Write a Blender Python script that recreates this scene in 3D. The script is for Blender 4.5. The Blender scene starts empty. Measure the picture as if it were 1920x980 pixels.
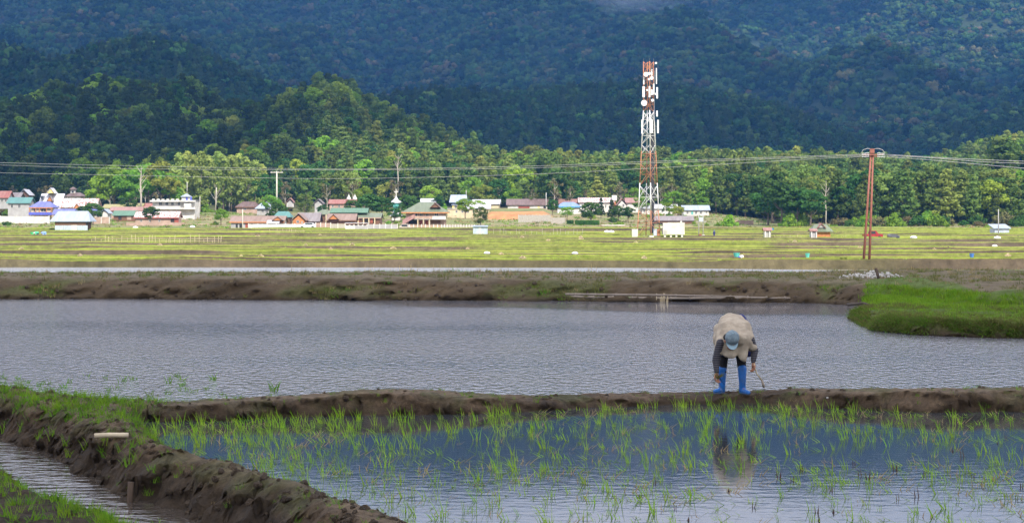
import bpy, bmesh, math, random
import numpy as np
from mathutils import Vector, Matrix, noise as mnoise

# ---------------------------------------------------------------- camera, world, sun, exposure
S = bpy.context.scene
COL = S.collection
F = 3733.0          # focal length in pixels of the 1920 px wide photograph (70 mm lens)
H = 2.37            # eye height over the pond
VH = 410.0          # row of the horizon
cam = bpy.data.objects.new('camera', bpy.data.cameras.new('camera'))
COL.objects.link(cam)
cam.location = (0, 0, H)
cam.rotation_euler = (math.radians(90), 0, 0)
cam.data.lens = 70.0
cam.data.sensor_width = 36.0
cam.data.shift_y = -(490.0 - VH) / 1920.0
cam.data.clip_start = 0.5
cam.data.clip_end = 20000
S.camera = cam
S.view_settings.view_transform = 'Standard'
S.view_settings.look = 'None'
S.view_settings.exposure = 0.45
S.view_settings.gamma = 1.0
S.cycles.max_bounces = 6
S.cycles.diffuse_bounces = 3
S.cycles.glossy_bounces = 3
S.cycles.transparent_max_bounces = 8
S.cycles.volume_bounces = 1
S.cycles.use_denoising = True
try:
    S.cycles.denoising_prefilter = 'ACCURATE'
except Exception:
    pass
SUN_EL, SUN_AZ = math.radians(43), math.radians(158)   # azimuth clockwise from +Y: behind the camera, to its right
sun = bpy.data.objects.new('sun', bpy.data.lights.new('sun', 'SUN'))
COL.objects.link(sun)
sun.data.energy = 5.0
sun.data.angle = math.radians(0.5)
sun.data.color = (1.0, 0.95, 0.86)
SD = Vector((math.sin(SUN_AZ) * math.cos(SUN_EL), math.cos(SUN_AZ) * math.cos(SUN_EL), math.sin(SUN_EL)))
sun.rotation_euler = SD.to_track_quat('Z', 'Y').to_euler()
W = bpy.data.worlds.new('World')
S.world = W
W.use_nodes = True
nt = W.node_tree
nt.nodes.clear()
def wn(t, **k):
    n = nt.nodes.new(t)
    for a, b in k.items():
        setattr(n, a, b)
    return n
w_out = wn('ShaderNodeOutputWorld')
w_sky = wn('ShaderNodeTexSky', sky_type='NISHITA', sun_disc=False)
w_sky.sun_elevation = SUN_EL
w_sky.sun_rotation = SUN_AZ
w_bg = wn('ShaderNodeBackground'); w_bg.inputs['Strength'].default_value = 0.1
w_cl = wn('ShaderNodeBackground'); w_cl.inputs['Strength'].default_value = 1.75
w_tc = wn('ShaderNodeTexCoord')
w_map = wn('ShaderNodeMapping'); w_map.inputs['Scale'].default_value = (1, 1, 3.0)
w_no = wn('ShaderNodeTexNoise'); w_no.inputs['Scale'].default_value = 2.2; w_no.inputs['Detail'].default_value = 6; w_no.inputs['Roughness'].default_value = 0.6
w_r = wn('ShaderNodeValToRGB'); w_r.color_ramp.elements[0].position = 0.36; w_r.color_ramp.elements[1].position = 0.56
w_r.color_ramp.elements[0].color = (0.35, 0.35, 0.35, 1); w_r.color_ramp.elements[1].color = (1, 1, 1, 1)
w_c = wn('ShaderNodeValToRGB')
w_c.color_ramp.elements[0].position = 0.35; w_c.color_ramp.elements[0].color = (0.60, 0.62, 0.76, 1)
w_c.color_ramp.elements[1].position = 0.65; w_c.color_ramp.elements[1].color = (1.0, 0.99, 1.05, 1)
w_mx = wn('ShaderNodeMixShader')
L = nt.links.new
L(w_tc.outputs['Generated'], w_map.inputs['Vector']); L(w_map.outputs[0], w_no.inputs['Vector'])
L(w_no.outputs['Fac'], w_r.inputs['Fac']); L(w_no.outputs['Fac'], w_c.inputs['Fac'])
L(w_sky.outputs[0], w_bg.inputs['Color'])
# an overcast sky is dimmer towards the horizon than overhead
w_sp = wn('ShaderNodeSeparateXYZ'); L(w_tc.outputs['Generated'], w_sp.inputs[0])
w_el = wn('ShaderNodeMapRange'); w_el.inputs['From Min'].default_value = 0.0; w_el.inputs['From Max'].default_value = 1.0
w_el.inputs['To Min'].default_value = 0.50; w_el.inputs['To Max'].default_value = 1.35
L(w_sp.outputs['Z'], w_el.inputs['Value'])
w_sc = wn('ShaderNodeVectorMath', operation='SCALE'); L(w_c.outputs['Color'], w_sc.inputs[0]); L(w_el.outputs[0], w_sc.inputs['Scale'])
L(w_sc.outputs[0], w_cl.inputs['Color'])
L(w_r.outputs['Color'], w_mx.inputs['Fac']); L(w_bg.outputs[0], w_mx.inputs[1]); L(w_cl.outputs[0], w_mx.inputs[2])
L(w_mx.outputs[0], w_out.inputs['Surface'])

# ---------------------------------------------------------------- helpers
R = random.Random(7)
RN = np.random.RandomState(11)

def P(u, v, d):
    """world point seen at photo pixel (u, v) at distance d"""
    return Vector(((u - 960.0) / F * d, d, H + (VH - v) / F * d))
def DZ(v, z):
    """distance at which height z is seen at row v"""
    return F * (H - z) / (v - VH)

def tag(o, label=None, cat=None, group=None, kind=None):
    if label: o['label'] = label
    if cat: o['category'] = cat
    if group: o['group'] = group
    if kind: o['kind'] = kind
    return o

def link(o, parent=None):
    COL.objects.link(o)
    if parent is not None:
        o.parent = parent
    return o

def empty(name, loc, label, cat, group=None, rz=0.0):
    o = bpy.data.objects.new(name, None)
    o.empty_display_size = 0.2
    o.location = loc
    o.rotation_euler = (0, 0, rz)
    link(o)
    return tag(o, label, cat, group)

def mesh_from(name, verts, faces, mats=None, smooth=False, midx=None):
    me = bpy.data.meshes.new(name)
    me.from_pydata([tuple(v) for v in verts], [], [tuple(f) for f in faces])
    for m in (mats or []):
        me.materials.append(m)
    if midx is not None:
        me.polygons.foreach_set('material_index', np.asarray(midx, dtype=np.int32))
    if smooth:
        me.polygons.foreach_set('use_smooth', np.ones(len(me.polygons), dtype=bool))
    me.update()
    return me

def obj(name, me, parent=None, loc=(0, 0, 0)):
    o = bpy.data.objects.new(name, me)
    o.location = loc
    return link(o, parent)

def fast_mesh(name, verts, quads, mat, smooth=True, attrs=None, face_n=4):
    """big meshes: numpy verts (n,3) and faces (m,face_n)"""
    me = bpy.data.meshes.new(name)
    n, m = len(verts), len(quads)
    me.vertices.add(n)
    me.vertices.foreach_set('co', np.ascontiguousarray(verts, dtype=np.float32).ravel())
    me.loops.add(m * face_n)
    me.loops.foreach_set('vertex_index', np.ascontiguousarray(quads, dtype=np.int32).ravel())
    me.polygons.add(m)
    me.polygons.foreach_set('loop_start', np.arange(0, m * face_n, face_n, dtype=np.int32))
    me.polygons.foreach_set('loop_total', np.full(m, face_n, dtype=np.int32))
    if smooth:
        me.polygons.foreach_set('use_smooth', np.ones(m, dtype=bool))
    me.update(calc_edges=True)
    if attrs:
        for an, (arr, typ) in attrs.items():
            a = me.attributes.new(an, typ, 'POINT')
            if typ == 'FLOAT_COLOR':
                a.data.foreach_set('color', np.ascontiguousarray(arr, dtype=np.float32).ravel())
            else:
                a.data.foreach_set('value', np.ascontiguousarray(arr).ravel())
    if mat:
        me.materials.append(mat)
    return me

def grid_faces(ny, nx):
    i = np.arange((ny - 1) * (nx - 1))
    r, c = i // (nx - 1), i % (nx - 1)
    a = r * nx + c
    return np.stack([a, a + 1, a + nx + 1, a + nx], 1)

def _hash(ix, iy, seed):
    n = (ix * 374761393 + iy * 668265263 + seed * 1442695041).astype(np.int64) & 0x7fffffff
    n = ((n ^ (n >> 13)) * 1274126177) & 0x7fffffff
    return ((n ^ (n >> 16)) & 0xffff) / 65535.0
def vnoise(x, y, seed=0):
    x = np.asarray(x, dtype=np.float64); y = np.asarray(y, dtype=np.float64)
    ix = np.floor(x).astype(np.int64); iy = np.floor(y).astype(np.int64)
    fx = x - ix; fy = y - iy
    fx = fx * fx * (3 - 2 * fx); fy = fy * fy * (3 - 2 * fy)
    a = _hash(ix, iy, seed); b = _hash(ix + 1, iy, seed); c = _hash(ix, iy + 1, seed); d = _hash(ix + 1, iy + 1, seed)
    return (a * (1 - fx) + b * fx) * (1 - fy) + (c * (1 - fx) + d * fx) * fy
def fbm(x, y, seed=0, oct=4):
    s = 0; a = 1.0; t = 0
    for k in range(oct):
        s = s + a * vnoise(x * 2 ** k, y * 2 ** k, seed + k * 17); t += a; a *= 0.5
    return s / t - 0.5
def sst(a, b, x):
    t = np.clip((x - a) / (b - a), 0, 1)
    return t * t * (3 - 2 * t)

# ---------------------------------------------------------------- materials
def new_mat(name):
    m = bpy.data.materials.new(name)
    m.use_nodes = True
    m.node_tree.nodes.clear()
    return m
def nd(m, t, **k):
    n = m.node_tree.nodes.new(t)
    for a, b in k.items():
        if a == 'ins':
            for kk, vv in b.items():
                n.inputs[kk].default_value = vv
        else:
            setattr(n, a, b)
    return n
def lk(m, a, b):
    m.node_tree.links.new(a, b)

def M(name, col, col2=None, scale=3.0, rough=0.8, bump=0.0, bscale=None, metal=0.0, coord='Object', detail=5, stretch=(1, 1, 1), lo=0.35, hi=0.65, rnd=0.0, spec=0.4):
    m = new_mat(name)
    out = nd(m, 'ShaderNodeOutputMaterial')
    b = nd(m, 'ShaderNodeBsdfPrincipled', ins={'Roughness': rough, 'Metallic': metal, 'Specular IOR Level': spec})
    lk(m, b.outputs[0], out.inputs[0])
    tc = nd(m, 'ShaderNodeTexCoord')
    mp = nd(m, 'ShaderNodeMapping', ins={'Scale': stretch})
    lk(m, tc.outputs[coord], mp.inputs[0])
    col2 = col2 or tuple(c * 0.72 for c in col)
    no = nd(m, 'ShaderNodeTexNoise', ins={'Scale': scale, 'Detail': detail, 'Roughness': 0.6})
    lk(m, mp.outputs[0], no.inputs['Vector'])
    cr = nd(m, 'ShaderNodeValToRGB')
    cr.color_ramp.elements[0].position = lo; cr.color_ramp.elements[1].position = hi
    cr.color_ramp.elements[0].color = (*col2, 1); cr.color_ramp.elements[1].color = (*col, 1)
    lk(m, no.outputs['Fac'], cr.inputs[0])
    last = cr.outputs[0]
    if rnd > 0:
        oi = nd(m, 'ShaderNodeObjectInfo')
        mr = nd(m, 'ShaderNodeMapRange', ins={'To Min': 1 - rnd, 'To Max': 1 + rnd})
        lk(m, oi.outputs['Random'], mr.inputs['Value'])
        hs = nd(m, 'ShaderNodeHueSaturation')
        lk(m, mr.outputs[0], hs.inputs['Value']); lk(m, last, hs.inputs['Color'])
        last = hs.outputs[0]
    lk(m, last, b.inputs['Base Color'])
    if bump > 0:
        nb = nd(m, 'ShaderNodeTexNoise', ins={'Scale': bscale or scale * 4, 'Detail': 6, 'Roughness': 0.65})
        lk(m, mp.outputs[0], nb.inputs['Vector'])
        bm_ = nd(m, 'ShaderNodeBump', ins={'Strength': 1.0, 'Distance': bump})
        lk(m, nb.outputs['Fac'], bm_.inputs['Height']); lk(m, bm_.outputs[0], b.inputs['Normal'])
    return m

def leaf_mat(name, c1, c2, c3=None, trans=0.35, hue=0.03, val=0.35, scale=0.5, attr=None):
    """foliage: diffuse plus light passing through, tint varies from tree to tree and inside the crown"""
    m = new_mat(name)
    out = nd(m, 'ShaderNodeOutputMaterial')
    tc = nd(m, 'ShaderNodeTexCoord'); oi = nd(m, 'ShaderNodeObjectInfo')
    no = nd(m, 'ShaderNodeTexNoise', ins={'Scale': scale, 'Detail': 3, 'Roughness': 0.7})
    lk(m, tc.outputs['Object'], no.inputs['Vector'])
    cr = nd(m, 'ShaderNodeValToRGB')
    cr.color_ramp.elements[0].position = 0.3; cr.color_ramp.elements[1].position = 0.7
    cr.color_ramp.elements[0].color = (*c1, 1); cr.color_ramp.elements[1].color = (*c2, 1)
    lk(m, no.outputs['Fac'], cr.inputs[0])
    last = cr.outputs[0]
    if c3:
        gt = nd(m, 'ShaderNodeMapRange', ins={'From Min': 0.82, 'From Max': 0.95})
        lk(m, oi.outputs['Random'], gt.inputs['Value'])
        mx = nd(m, 'ShaderNodeMixRGB', ins={'Color2': (*c3, 1)})
        lk(m, gt.outputs[0], mx.inputs['Fac']); lk(m, last, mx.inputs['Color1'])
        last = mx.outputs[0]
    ml = nd(m, 'ShaderNodeMath', operation='MULTIPLY', ins={1: 7.31})
    fr = nd(m, 'ShaderNodeMath', operation='FRACT')
    lk(m, oi.outputs['Random'], ml.inputs[0]); lk(m, ml.outputs[0], fr.inputs[0])
    vr = nd(m, 'ShaderNodeMapRange', ins={'To Min': 1 - val, 'To Max': 1 + val})
    lk(m, fr.outputs[0], vr.inputs['Value'])
    ml2 = nd(m, 'ShaderNodeMath', operation='MULTIPLY', ins={1: 31.7})
    fr2 = nd(m, 'ShaderNodeMath', operation='FRACT')
    lk(m, oi.outputs['Random'], ml2.inputs[0]); lk(m, ml2.outputs[0], fr2.inputs[0])
    hr = nd(m, 'ShaderNodeMapRange', ins={'To Min': 0.5 - hue, 'To Max': 0.5 + hue})
    lk(m, fr2.outputs[0], hr.inputs['Value'])
    hs = nd(m, 'ShaderNodeHueSaturation')
    lk(m, hr.outputs[0], hs.inputs['Hue']); lk(m, vr.outputs[0], hs.inputs['Value']); lk(m, last, hs.inputs['Color'])
    df = nd(m, 'ShaderNodeBsdfDiffuse'); tr = nd(m, 'ShaderNodeBsdfTranslucent')
    lk(m, hs.outputs[0], df.inputs[0]); lk(m, hs.outputs[0], tr.inputs[0])
    ms = nd(m, 'ShaderNodeMixShader', ins={0: trans})
    lk(m, df.outputs[0], ms.inputs[1]); lk(m, tr.outputs[0], ms.inputs[2])
    lk(m, ms.outputs[0], out.inputs[0])
    return m

def attr_mat(name, bump=0.05, bscale=3.0, rough=0.9, nscale=0.6, namp=0.25, coord='Object', stretch=(1, 1, 1), spec=0.2):
    """colour comes from the mesh attribute 'col' (what grows or lies there), broken up by noise"""
    m = new_mat(name)
    out = nd(m, 'ShaderNodeOutputMaterial')
    b = nd(m, 'ShaderNodeBsdfPrincipled', ins={'Roughness': rough, 'Specular IOR Level': spec})
    lk(m, b.outputs[0], out.inputs[0])
    at = nd(m, 'ShaderNodeAttribute', attribute_name='col')
    tc = nd(m, 'ShaderNodeTexCoord')
    mp = nd(m, 'ShaderNodeMapping', ins={'Scale': stretch})
    lk(m, tc.outputs[coord], mp.inputs[0])
    no = nd(m, 'ShaderNodeTexNoise', ins={'Scale': nscale, 'Detail': 8, 'Roughness': 0.7})
    lk(m, mp.outputs[0], no.inputs['Vector'])
    mr = nd(m, 'ShaderNodeMapRange', ins={'From Min': 0.3, 'From Max': 0.7, 'To Min': 1 - namp, 'To Max': 1 + namp})
    lk(m, no.outputs['Fac'], mr.inputs['Value'])
    mu = nd(m, 'ShaderNodeVectorMath', operation='SCALE')
    lk(m, at.outputs['Color'], mu.inputs[0]); lk(m, mr.outputs[0], mu.inputs['Scale'])
    lk(m, mu.outputs[0], b.inputs['Base Color'])
    nb = nd(m, 'ShaderNodeTexNoise', ins={'Scale': bscale, 'Detail': 8, 'Roughness': 0.8})
    lk(m, mp.outputs[0], nb.inputs['Vector'])
    bu = nd(m, 'ShaderNodeBump', ins={'Strength': 1.0, 'Distance': bump})
    lk(m, nb.outputs['Fac'], bu.inputs['Height']); lk(m, bu.outputs[0], b.inputs['Normal'])
    return m

def water_mat(name, base, amp, sx, sy, rough=0.03, patch=None):
    m = new_mat(name)
    out = nd(m, 'ShaderNodeOutputMaterial')
    b = nd(m, 'ShaderNodeBsdfPrincipled', ins={'Roughness': rough, 'IOR': 1.333, 'Base Color': (*base, 1), 'Specular IOR Level': 0.5})
    lk(m, b.outputs[0], out.inputs[0])
    tc = nd(m, 'ShaderNodeTexCoord')
    mp = nd(m, 'ShaderNodeMapping', ins={'Scale': (sx, sy, 1), 'Rotation': (0, 0, math.radians(9))})
    lk(m, tc.outputs['Object'], mp.inputs[0])
    n1 = nd(m, 'ShaderNodeTexNoise', ins={'Scale': 1.0, 'Detail': 2.5, 'Roughness': 0.5})
    lk(m, mp.outputs[0], n1.inputs['Vector'])
    bu = nd(m, 'ShaderNodeBump', ins={'Strength': 1.0, 'Distance': amp})
    lk(m, n1.outputs['Fac'], bu.inputs['Height'])
    if patch:
        # wind reaches the open water, the lee under the far bank stays calm
        at = nd(m, 'ShaderNodeAttribute', attribute_name='wind')
        np_ = nd(m, 'ShaderNodeTexNoise', ins={'Scale': patch[0], 'Detail': 3})
        mp2 = nd(m, 'ShaderNodeMapping', ins={'Scale': (0.35, 1, 1)})
        lk(m, tc.outputs['Object'], mp2.inputs[0]); lk(m, mp2.outputs[0], np_.inputs['Vector'])
        mr = nd(m, 'ShaderNodeMapRange', ins={'From Min': 0.35, 'From Max': 0.65, 'To Min': patch[1], 'To Max': 1.0})
        lk(m, np_.outputs['Fac'], mr.inputs['Value'])
        mm = nd(m, 'ShaderNodeMath', operation='MULTIPLY')
        lk(m, mr.outputs[0], mm.inputs[0]); lk(m, at.outputs['Fac'], mm.inputs[1])
        mm2 = nd(m, 'ShaderNodeMath', operation='MULTIPLY', ins={1: amp})
        lk(m, mm.outputs[0], mm2.inputs[0]); lk(m, mm2.outputs[0], bu.inputs['Distance'])
    lk(m, bu.outputs[0], b.inputs['Normal'])
    return m

# ---------------------------------------------------------------- lie of the land
def ip(x, pts):
    a = np.array(pts, dtype=float)
    return np.interp(x, a[:, 0], a[:, 1])
PROF = [(70, 0.0), (110, -0.95), (150, -1.89), (185, -2.49), (228, -2.94), (275, -2.79), (330, -2.05), (385, -1.03), (470, -0.15), (520, 0.98)]
RIDGE_B = [(-400, 270), (-100, 240), (0, 228), (60, 205), (120, 180), (200, 152), (300, 168), (370, 160), (410, 200), (460, 215), (510, 200), (560, 195), (600, 160), (640, 150), (690, 178), (740, 212), (800, 235), (850, 262), (900, 278), (940, 298), (1000, 306), (1300, 302), (1400, 290), (1600, 302), (1720, 308), (1800, 298), (1850, 265), (1920, 255), (2100, 250), (2400, 260)]
RIDGE_C = [(-500, 90), (-150, 60), (0, 75), (60, 88), (110, 118), (160, 105), (200, 85), (270, 65), (350, 75), (420, 108), (470, 135), (520, 155), (580, 180), (640, 190), (700, 185), (760, 168), (830, 160), (900, 170), (1000, 162), (1100, 158), (1180, 150), (1280, 158), (1340, 172), (1420, 190), (1500, 215), (1560, 245), (1610, 284), (1645, 300), (1680, 285), (1720, 262), (1780, 235), (1840, 212), (1900, 200), (2050, 175), (2500, 150)]
def upv(x, y):
    return 960 + x * F / np.maximum(y, 1)
def z_hill(x, y):
    """village slope and the first forested hill, y 470 to 1200"""
    x = np.asarray(x, float); y = np.asarray(y, float)
    u = 960 + x * F / 560.0
    s = 1 - 0.65 * sst(1330, 1500, u) - 0.35 * (1 - sst(60, 260, u))
    base = np.interp(y, [450, 470, 520], [-0.4, -0.15, 0.98]) + np.clip(y - 520, 0, 130) * 0.0375 * s
    ub = 960 + x * F / 900.0
    top = H + (VH - np.interp(ub, [p[0] for p in RIDGE_B], [p[1] for p in RIDGE_B])) / F * 900.0 - 13.0
    k = np.clip((y - 640) / 260.0, 0, 1)
    k = k ** 1.25
    k = k * (2 - k) if False else np.sin(k * math.pi / 2)
    back = sst(900, 1200, y)
    z = base + (np.maximum(top, base) - base) * k * (1 - 0.55 * back)
    z = z + fbm(x / 60, y / 60, 3) * 7 * sst(660, 800, y) * (1 - 0.6 * sst(870, 930, y)*0)
    z = z + fbm(x / 12, y / 12, 5) * 0.5 * sst(490, 540, y)
    return z
def z_mount(x, y):
    x = np.asarray(x, float); y = np.asarray(y, float)
    uc = 960 + x * F / 1450.0
    top = H + (VH - np.interp(uc, [p[0] for p in RIDGE_C], [p[1] for p in RIDGE_C])) / F * 1450.0 - 11.0
    a = np.clip((y - 1120) / 330.0, 0, 1)
    c = 12 + (top - 12) * np.sin(a * math.pi / 2) ** 1.1 * (1 - 0.5 * sst(1450, 1750, y))
    c = c + fbm(x / 90, y / 90, 31) * 16 * sst(1150, 1300, y) * (1 - 0.7 * sst(1350, 1450, y))
    vd = np.interp(y, [1120, 1500, 2000, 2500, 3300, 3900], [400, 300, 195, 95, -80, 80])
    dz = H + y * (VH - vd) / F
    # spurs running down towards the valley, bent sideways
    w = x + 0.35 * (y - 2000) * 1.0 + fbm(x / 500, y / 500, 41) * 500
    r = np.abs(((w / 620.0) % 1.0) - 0.5) * 2
    sp = (0.5 - np.abs(r)) * 90
    w2 = x - 0.25 * (y - 2000) + fbm(x / 300, y / 300, 43) * 300
    r2 = np.abs(((w2 / 260.0) % 1.0) - 0.5) * 2
    sp = sp + (0.5 - r2) * 34
    amp = sst(1400, 2000, y) * (1 - 0.85 * sst(2900, 3250, y))
    dz = dz + sp * amp + fbm(x / 120, y / 120, 47, 5) * 40 * sst(1400, 1900, y)
    return np.maximum(c, dz)

# ---------------------------------------------------------------- land near the camera
def seg_dist(px, py, a, b):
    ax, ay = a; bx, by = b
    dx, dy = bx - ax, by - ay
    t = np.clip(((px - ax) * dx + (py - ay) * dy) / (dx * dx + dy * dy + 1e-9), 0, 1)
    return np.hypot(px - ax - t * dx, py - ay - t * dy)
def line_dist(px, py, pts):
    d = np.full(px.shape, 1e9)
    for a, b in zip(pts[:-1], pts[1:]):
        d = np.minimum(d, seg_dist(px, py, a, b))
    return d
def inside(px, py, poly):
    r = np.zeros(px.shape, bool)
    n = len(poly)
    for i in range(n):
        x1, y1 = poly[i]; x2, y2 = poly[(i + 1) % n]
        if y1 == y2: continue
        c = ((y1 > py) != (y2 > py)) & (px < (x2 - x1) * (py - y1) / (y2 - y1) + x1)
        r ^= c
    return r
def W2(pts, z):
    """photo pixels of a line lying at height z -> world x, y"""
    o = []
    for u, v in pts:
        d = DZ(v, z)
        o.append(((u - 960) / F * d, d))
    return o
def land_h(px, py, land):
    """land = list of (groups, top) ; group = (points, water level, slope width)"""
    h = np.full(px.shape, -0.55)
    for groups, top in land:
        if callable(top):
            top = top(px)
        poly = [p for g in groups for p in g[0]]
        ins = inside(px, py, poly)
        hi = np.full(px.shape, 1e9); ho = np.full(px.shape, -1e9)
        for pts, wl, w in groups:
            d = line_dist(px, py, pts)
            t = np.clip(d / w, 0, 1)
            hi = np.minimum(hi, wl + (top - wl) * (1 - (1 - t) ** 2.2))
            ho = np.maximum(ho, wl - 0.7 * d)
        h = np.maximum(h, np.where(ins, hi, ho))
    return h

bund_front = W2([(2500, 778), (1920, 771), (1760, 772), (1600, 766), (1480, 760), (1400, 757), (1300, 757), (1200, 760), (1100, 765), (1000, 770), (900, 774), (800, 777), (700, 777), (600, 779), (500, 783), (400, 787), (330, 789), (200, 789)], 0.0)
bund_back = [(x, y + 1.0) for x, y in bund_front][::-1]
BTOP = [(-300, 757), (200, 757), (330, 753), (450, 745), (560, 739), (650, 732), (760, 729), (900, 738), (1000, 742), (1060, 741), (1200, 737), (1340, 736), (1440, 733), (1500, 728), (1600, 729), (1760, 728), (1920, 727), (2500, 727)]
def bund_top(x):
    xf = np.array([p[0] for p in bund_front])[::-1]; yf = np.array([p[1] for p in bund_front])[::-1]
    yy = np.interp(x, xf, yf) + 0.4
    vt = np.interp(960 + x * F / yy, [p[0] for p in BTOP], [p[1] for p in BTOP])
    return H - (vt - VH) / F * yy - 0.02
bank_pond = W2([(-700, 715), (-300, 725), (0, 734), (100, 742), (190, 751), (280, 757)], 0.17)
bank_pond = [(x, y + 0.22) for x, y in bank_pond]
bank_paddy = W2([(262, 792), (285, 815), (305, 845), (350, 868), (420, 886), (480, 902), (560, 932), (640, 955), (740, 990), (900, 1050), (1200, 1180)], 0.0)
bank_stream = W2([(700, 1120), (480, 1020), (400, 985), (330, 962), (270, 935), (210, 912), (165, 888), (125, 862), (60, 835), (0, 812), (-200, 800), (-700, 795)], -0.22)
plot_edge = W2([(-700, 770), (-200, 835), (0, 880), (60, 915), (120, 945), (190, 975), (300, 1030), (520, 1150)], -0.22)
plot_rest = [(-1.5, 11.0), (-12.0, 11.0), (-12.0, 22.0)]
LAND = [
    ([(bund_front, 0.0, 0.20), (bund_back, 0.0, 0.35)], bund_top),
    ([(bank_pond, 0.0, 0.25), (bank_paddy, 0.0, 0.45), (bank_stream, -0.22, 0.42)], 0.2),
    ([(plot_edge, -0.22, 0.3), (plot_rest, -0.22, 0.3)], -0.13),
]
NX, NY = 470, 400
gx = np.linspace(-9.4, 9.4, NX); gy = np.linspace(12.2, 28.0, NY)
GX, GY = np.meshgrid(gx, gy)
wx = GX + fbm(GX * 1.1, GY * 1.1, 61, 3) * 0.30 + fbm(GX * 5, GY * 5, 62, 2) * 0.10
wy = GY + fbm(GX * 1.1, GY * 1.1, 63, 3) * 0.22 + fbm(GX * 5, GY * 5, 64, 2) * 0.08
def ground_near(x, y):
    x = np.asarray(x, float); y = np.asarray(y, float)
    ax = x + fbm(x * 1.1, y * 1.1, 61, 3) * 0.30 + fbm(x * 5, y * 5, 62, 2) * 0.10
    ay = y + fbm(x * 1.1, y * 1.1, 63, 3) * 0.22 + fbm(x * 5, y * 5, 64, 2) * 0.08
    h = land_h(ax, ay, LAND)
    leftish = sst(0.2, -0.6, x + 3.3 + (y - 20) * 0.42) * (1 - 0.92 * inside(x, y, list(plot_edge) + plot_rest))
    side = sst(0.19, 0.05, h) * sst(-0.3, -0.1, h)
    # lumps of mud thrown up on the bank, cut sharply underneath
    lump = vnoise(x * 2.6, y * 2.6, 74); lump = np.abs(lump - 0.5) * 2
    h = h + leftish * (lump - 0.4) * (0.06 + 0.12 * side)
    h = h + fbm(x * 3.2, y * 3.2, 71, 4) * (0.025 + 0.13 * leftish)
    cl = np.abs(fbm(x * 7, y * 7, 72, 3)) * 4
    h = h + (0.5 - np.clip(cl, 0, 1)) * (0.012 + 0.03 * leftish + 0.02 * side) + fbm(x * 20, y * 20, 73, 2) * 0.022
    return h
GZ = ground_near(GX, GY)
slope = np.hypot(*np.gradient(GZ, gy[1] - gy[0], gx[1] - gx[0]))
mud_lo = np.array([0.055, 0.036, 0.020]); mud_hi = np.array([0.150, 0.103, 0.062]); moss = np.array([0.055, 0.085, 0.018]); dry = np.array([0.20, 0.148, 0.095])
t = np.clip(0.5 + fbm(GX * 2, GY * 2, 75, 4) * 1.6, 0, 1)[..., None]
cc = mud_lo * (1 - t) + mud_hi * t
wet = sst(0.10, -0.01, GZ)[..., None] * 0.45
cc = cc * (1 - wet)
topness = (sst(0.13, 0.2, GZ) * sst(0.8, 0.2, slope))[..., None]
cc = cc * (1 - 0.55 * topness) + dry * 0.55 * topness
lf = sst(-2.0, -3.2, GX + (GY - 20) * 0.35)
mz = (sst(0.0, 0.18, fbm(GX * 1.5, GY * 1.5, 77, 4) + 0.16 * lf * sst(18, 23, GY)) * sst(0.03, 0.1, GZ))[..., None]
cc = cc * (1 - 0.38 * mz) + moss * 0.38 * mz
col = np.concatenate([cc, np.ones_like(cc[..., :1])], -1).reshape(-1, 4)
MUD = attr_mat('mud', bump=0.07, bscale=16, nscale=9, namp=0.6, rough=0.85, spec=0.25)
sl = np.clip(slope, 0, 1.2)
DXn = fbm(GY * 5 + 7, GZ * 13, 401, 3) * 0.10 * sl; DYn = fbm(GX * 4.5, GZ * 12 + GY * 2, 402, 3) * 0.34 * sl
me = fast_mesh('mud_bank', np.stack([GX + DXn, GY + DYn, GZ], -1).reshape(-1, 3), grid_faces(NY, NX), MUD, attrs={'col': (col, 'FLOAT_COLOR')})
tag(obj('mud_bank', me), kind='structure')

# land on the far side of the pond
emb_front = W2([(-1600, 558), (-400, 560), (0, 560), (300, 561), (700, 563), (1000, 564), (1300, 566), (1540, 568), (1640, 574), (1740, 588), (1800, 596), (1900, 600), (2300, 604), (3100, 606)], 0.0)
emb_back = [(45, 62), (20, 62), (14, 66.5), (11, 68), (-45, 68)]
isl_front = W2([(1604, 598), (1608, 610), (1640, 619), (1700, 626), (1780, 630), (1920, 635), (2300, 642), (3000, 650)], 0.0)
isl_back = [(40, 48.0), (11.6, 48.6), (11.6, 57.0), (10.6, 58.0), (9.6, 54.5), (9.0, 50.0), (8.3, 47.2)]
LAND2 = [
    ([(emb_front, 0.0, 1.7), (emb_back, -0.3, 3.0)], 0.62),
    ([(isl_front, 0.0, 0.5), (isl_back, 0.05, 0.6)], 0.27),
]
NX2, NY2 = 560, 270
gx2 = np.linspace(-40, 40, NX2); gy2 = np.linspace(37.5, 71, NY2)
BX, BY = np.meshgrid(gx2, gy2)
def ground_far(x, y):
    x = np.asarray(x, float); y = np.asarray(y, float)
    ax = x + fbm(x * 0.5, y * 0.5, 81, 3) * 0.5
    ay = y + fbm(x * 0.25, y * 0.25, 83, 3) * 0.7 + fbm(x * 1.3, y * 1.3, 84, 2) * 0.3
    h = land_h(ax, ay, LAND2)
    k = sst(-0.05, 0.15, h)
    h = h + fbm(x * 0.22, y * 0.5, 85, 3) * 0.16 * k + fbm(x * 2.2, y * 2.2, 86, 4) * 0.10 * k * sst(0.7, 0.4, h)
    h = h + 0.13 * sst(9.5, 14, x) * sst(49, 53, y) * k
    return h
BZ = ground_far(BX, BY)
slope = np.hypot(*np.gradient(BZ, gy2[1] - gy2[0], gx2[1] - gx2[0]))
t = np.clip(0.5 + fbm(BX * 0.8, BY * 0.8, 87, 4) * 1.6, 0, 1)[..., None]
cc = np.array([0.055, 0.038, 0.020]) * (1 - t) + np.array([0.12, 0.085, 0.048]) * t
cc *= 1 - 0.5 * sst(0.14, 0.0, BZ)[..., None]
top = (sst(0.42, 0.52, BZ) * sst(0.35, 0.15, slope))[..., None]
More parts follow.
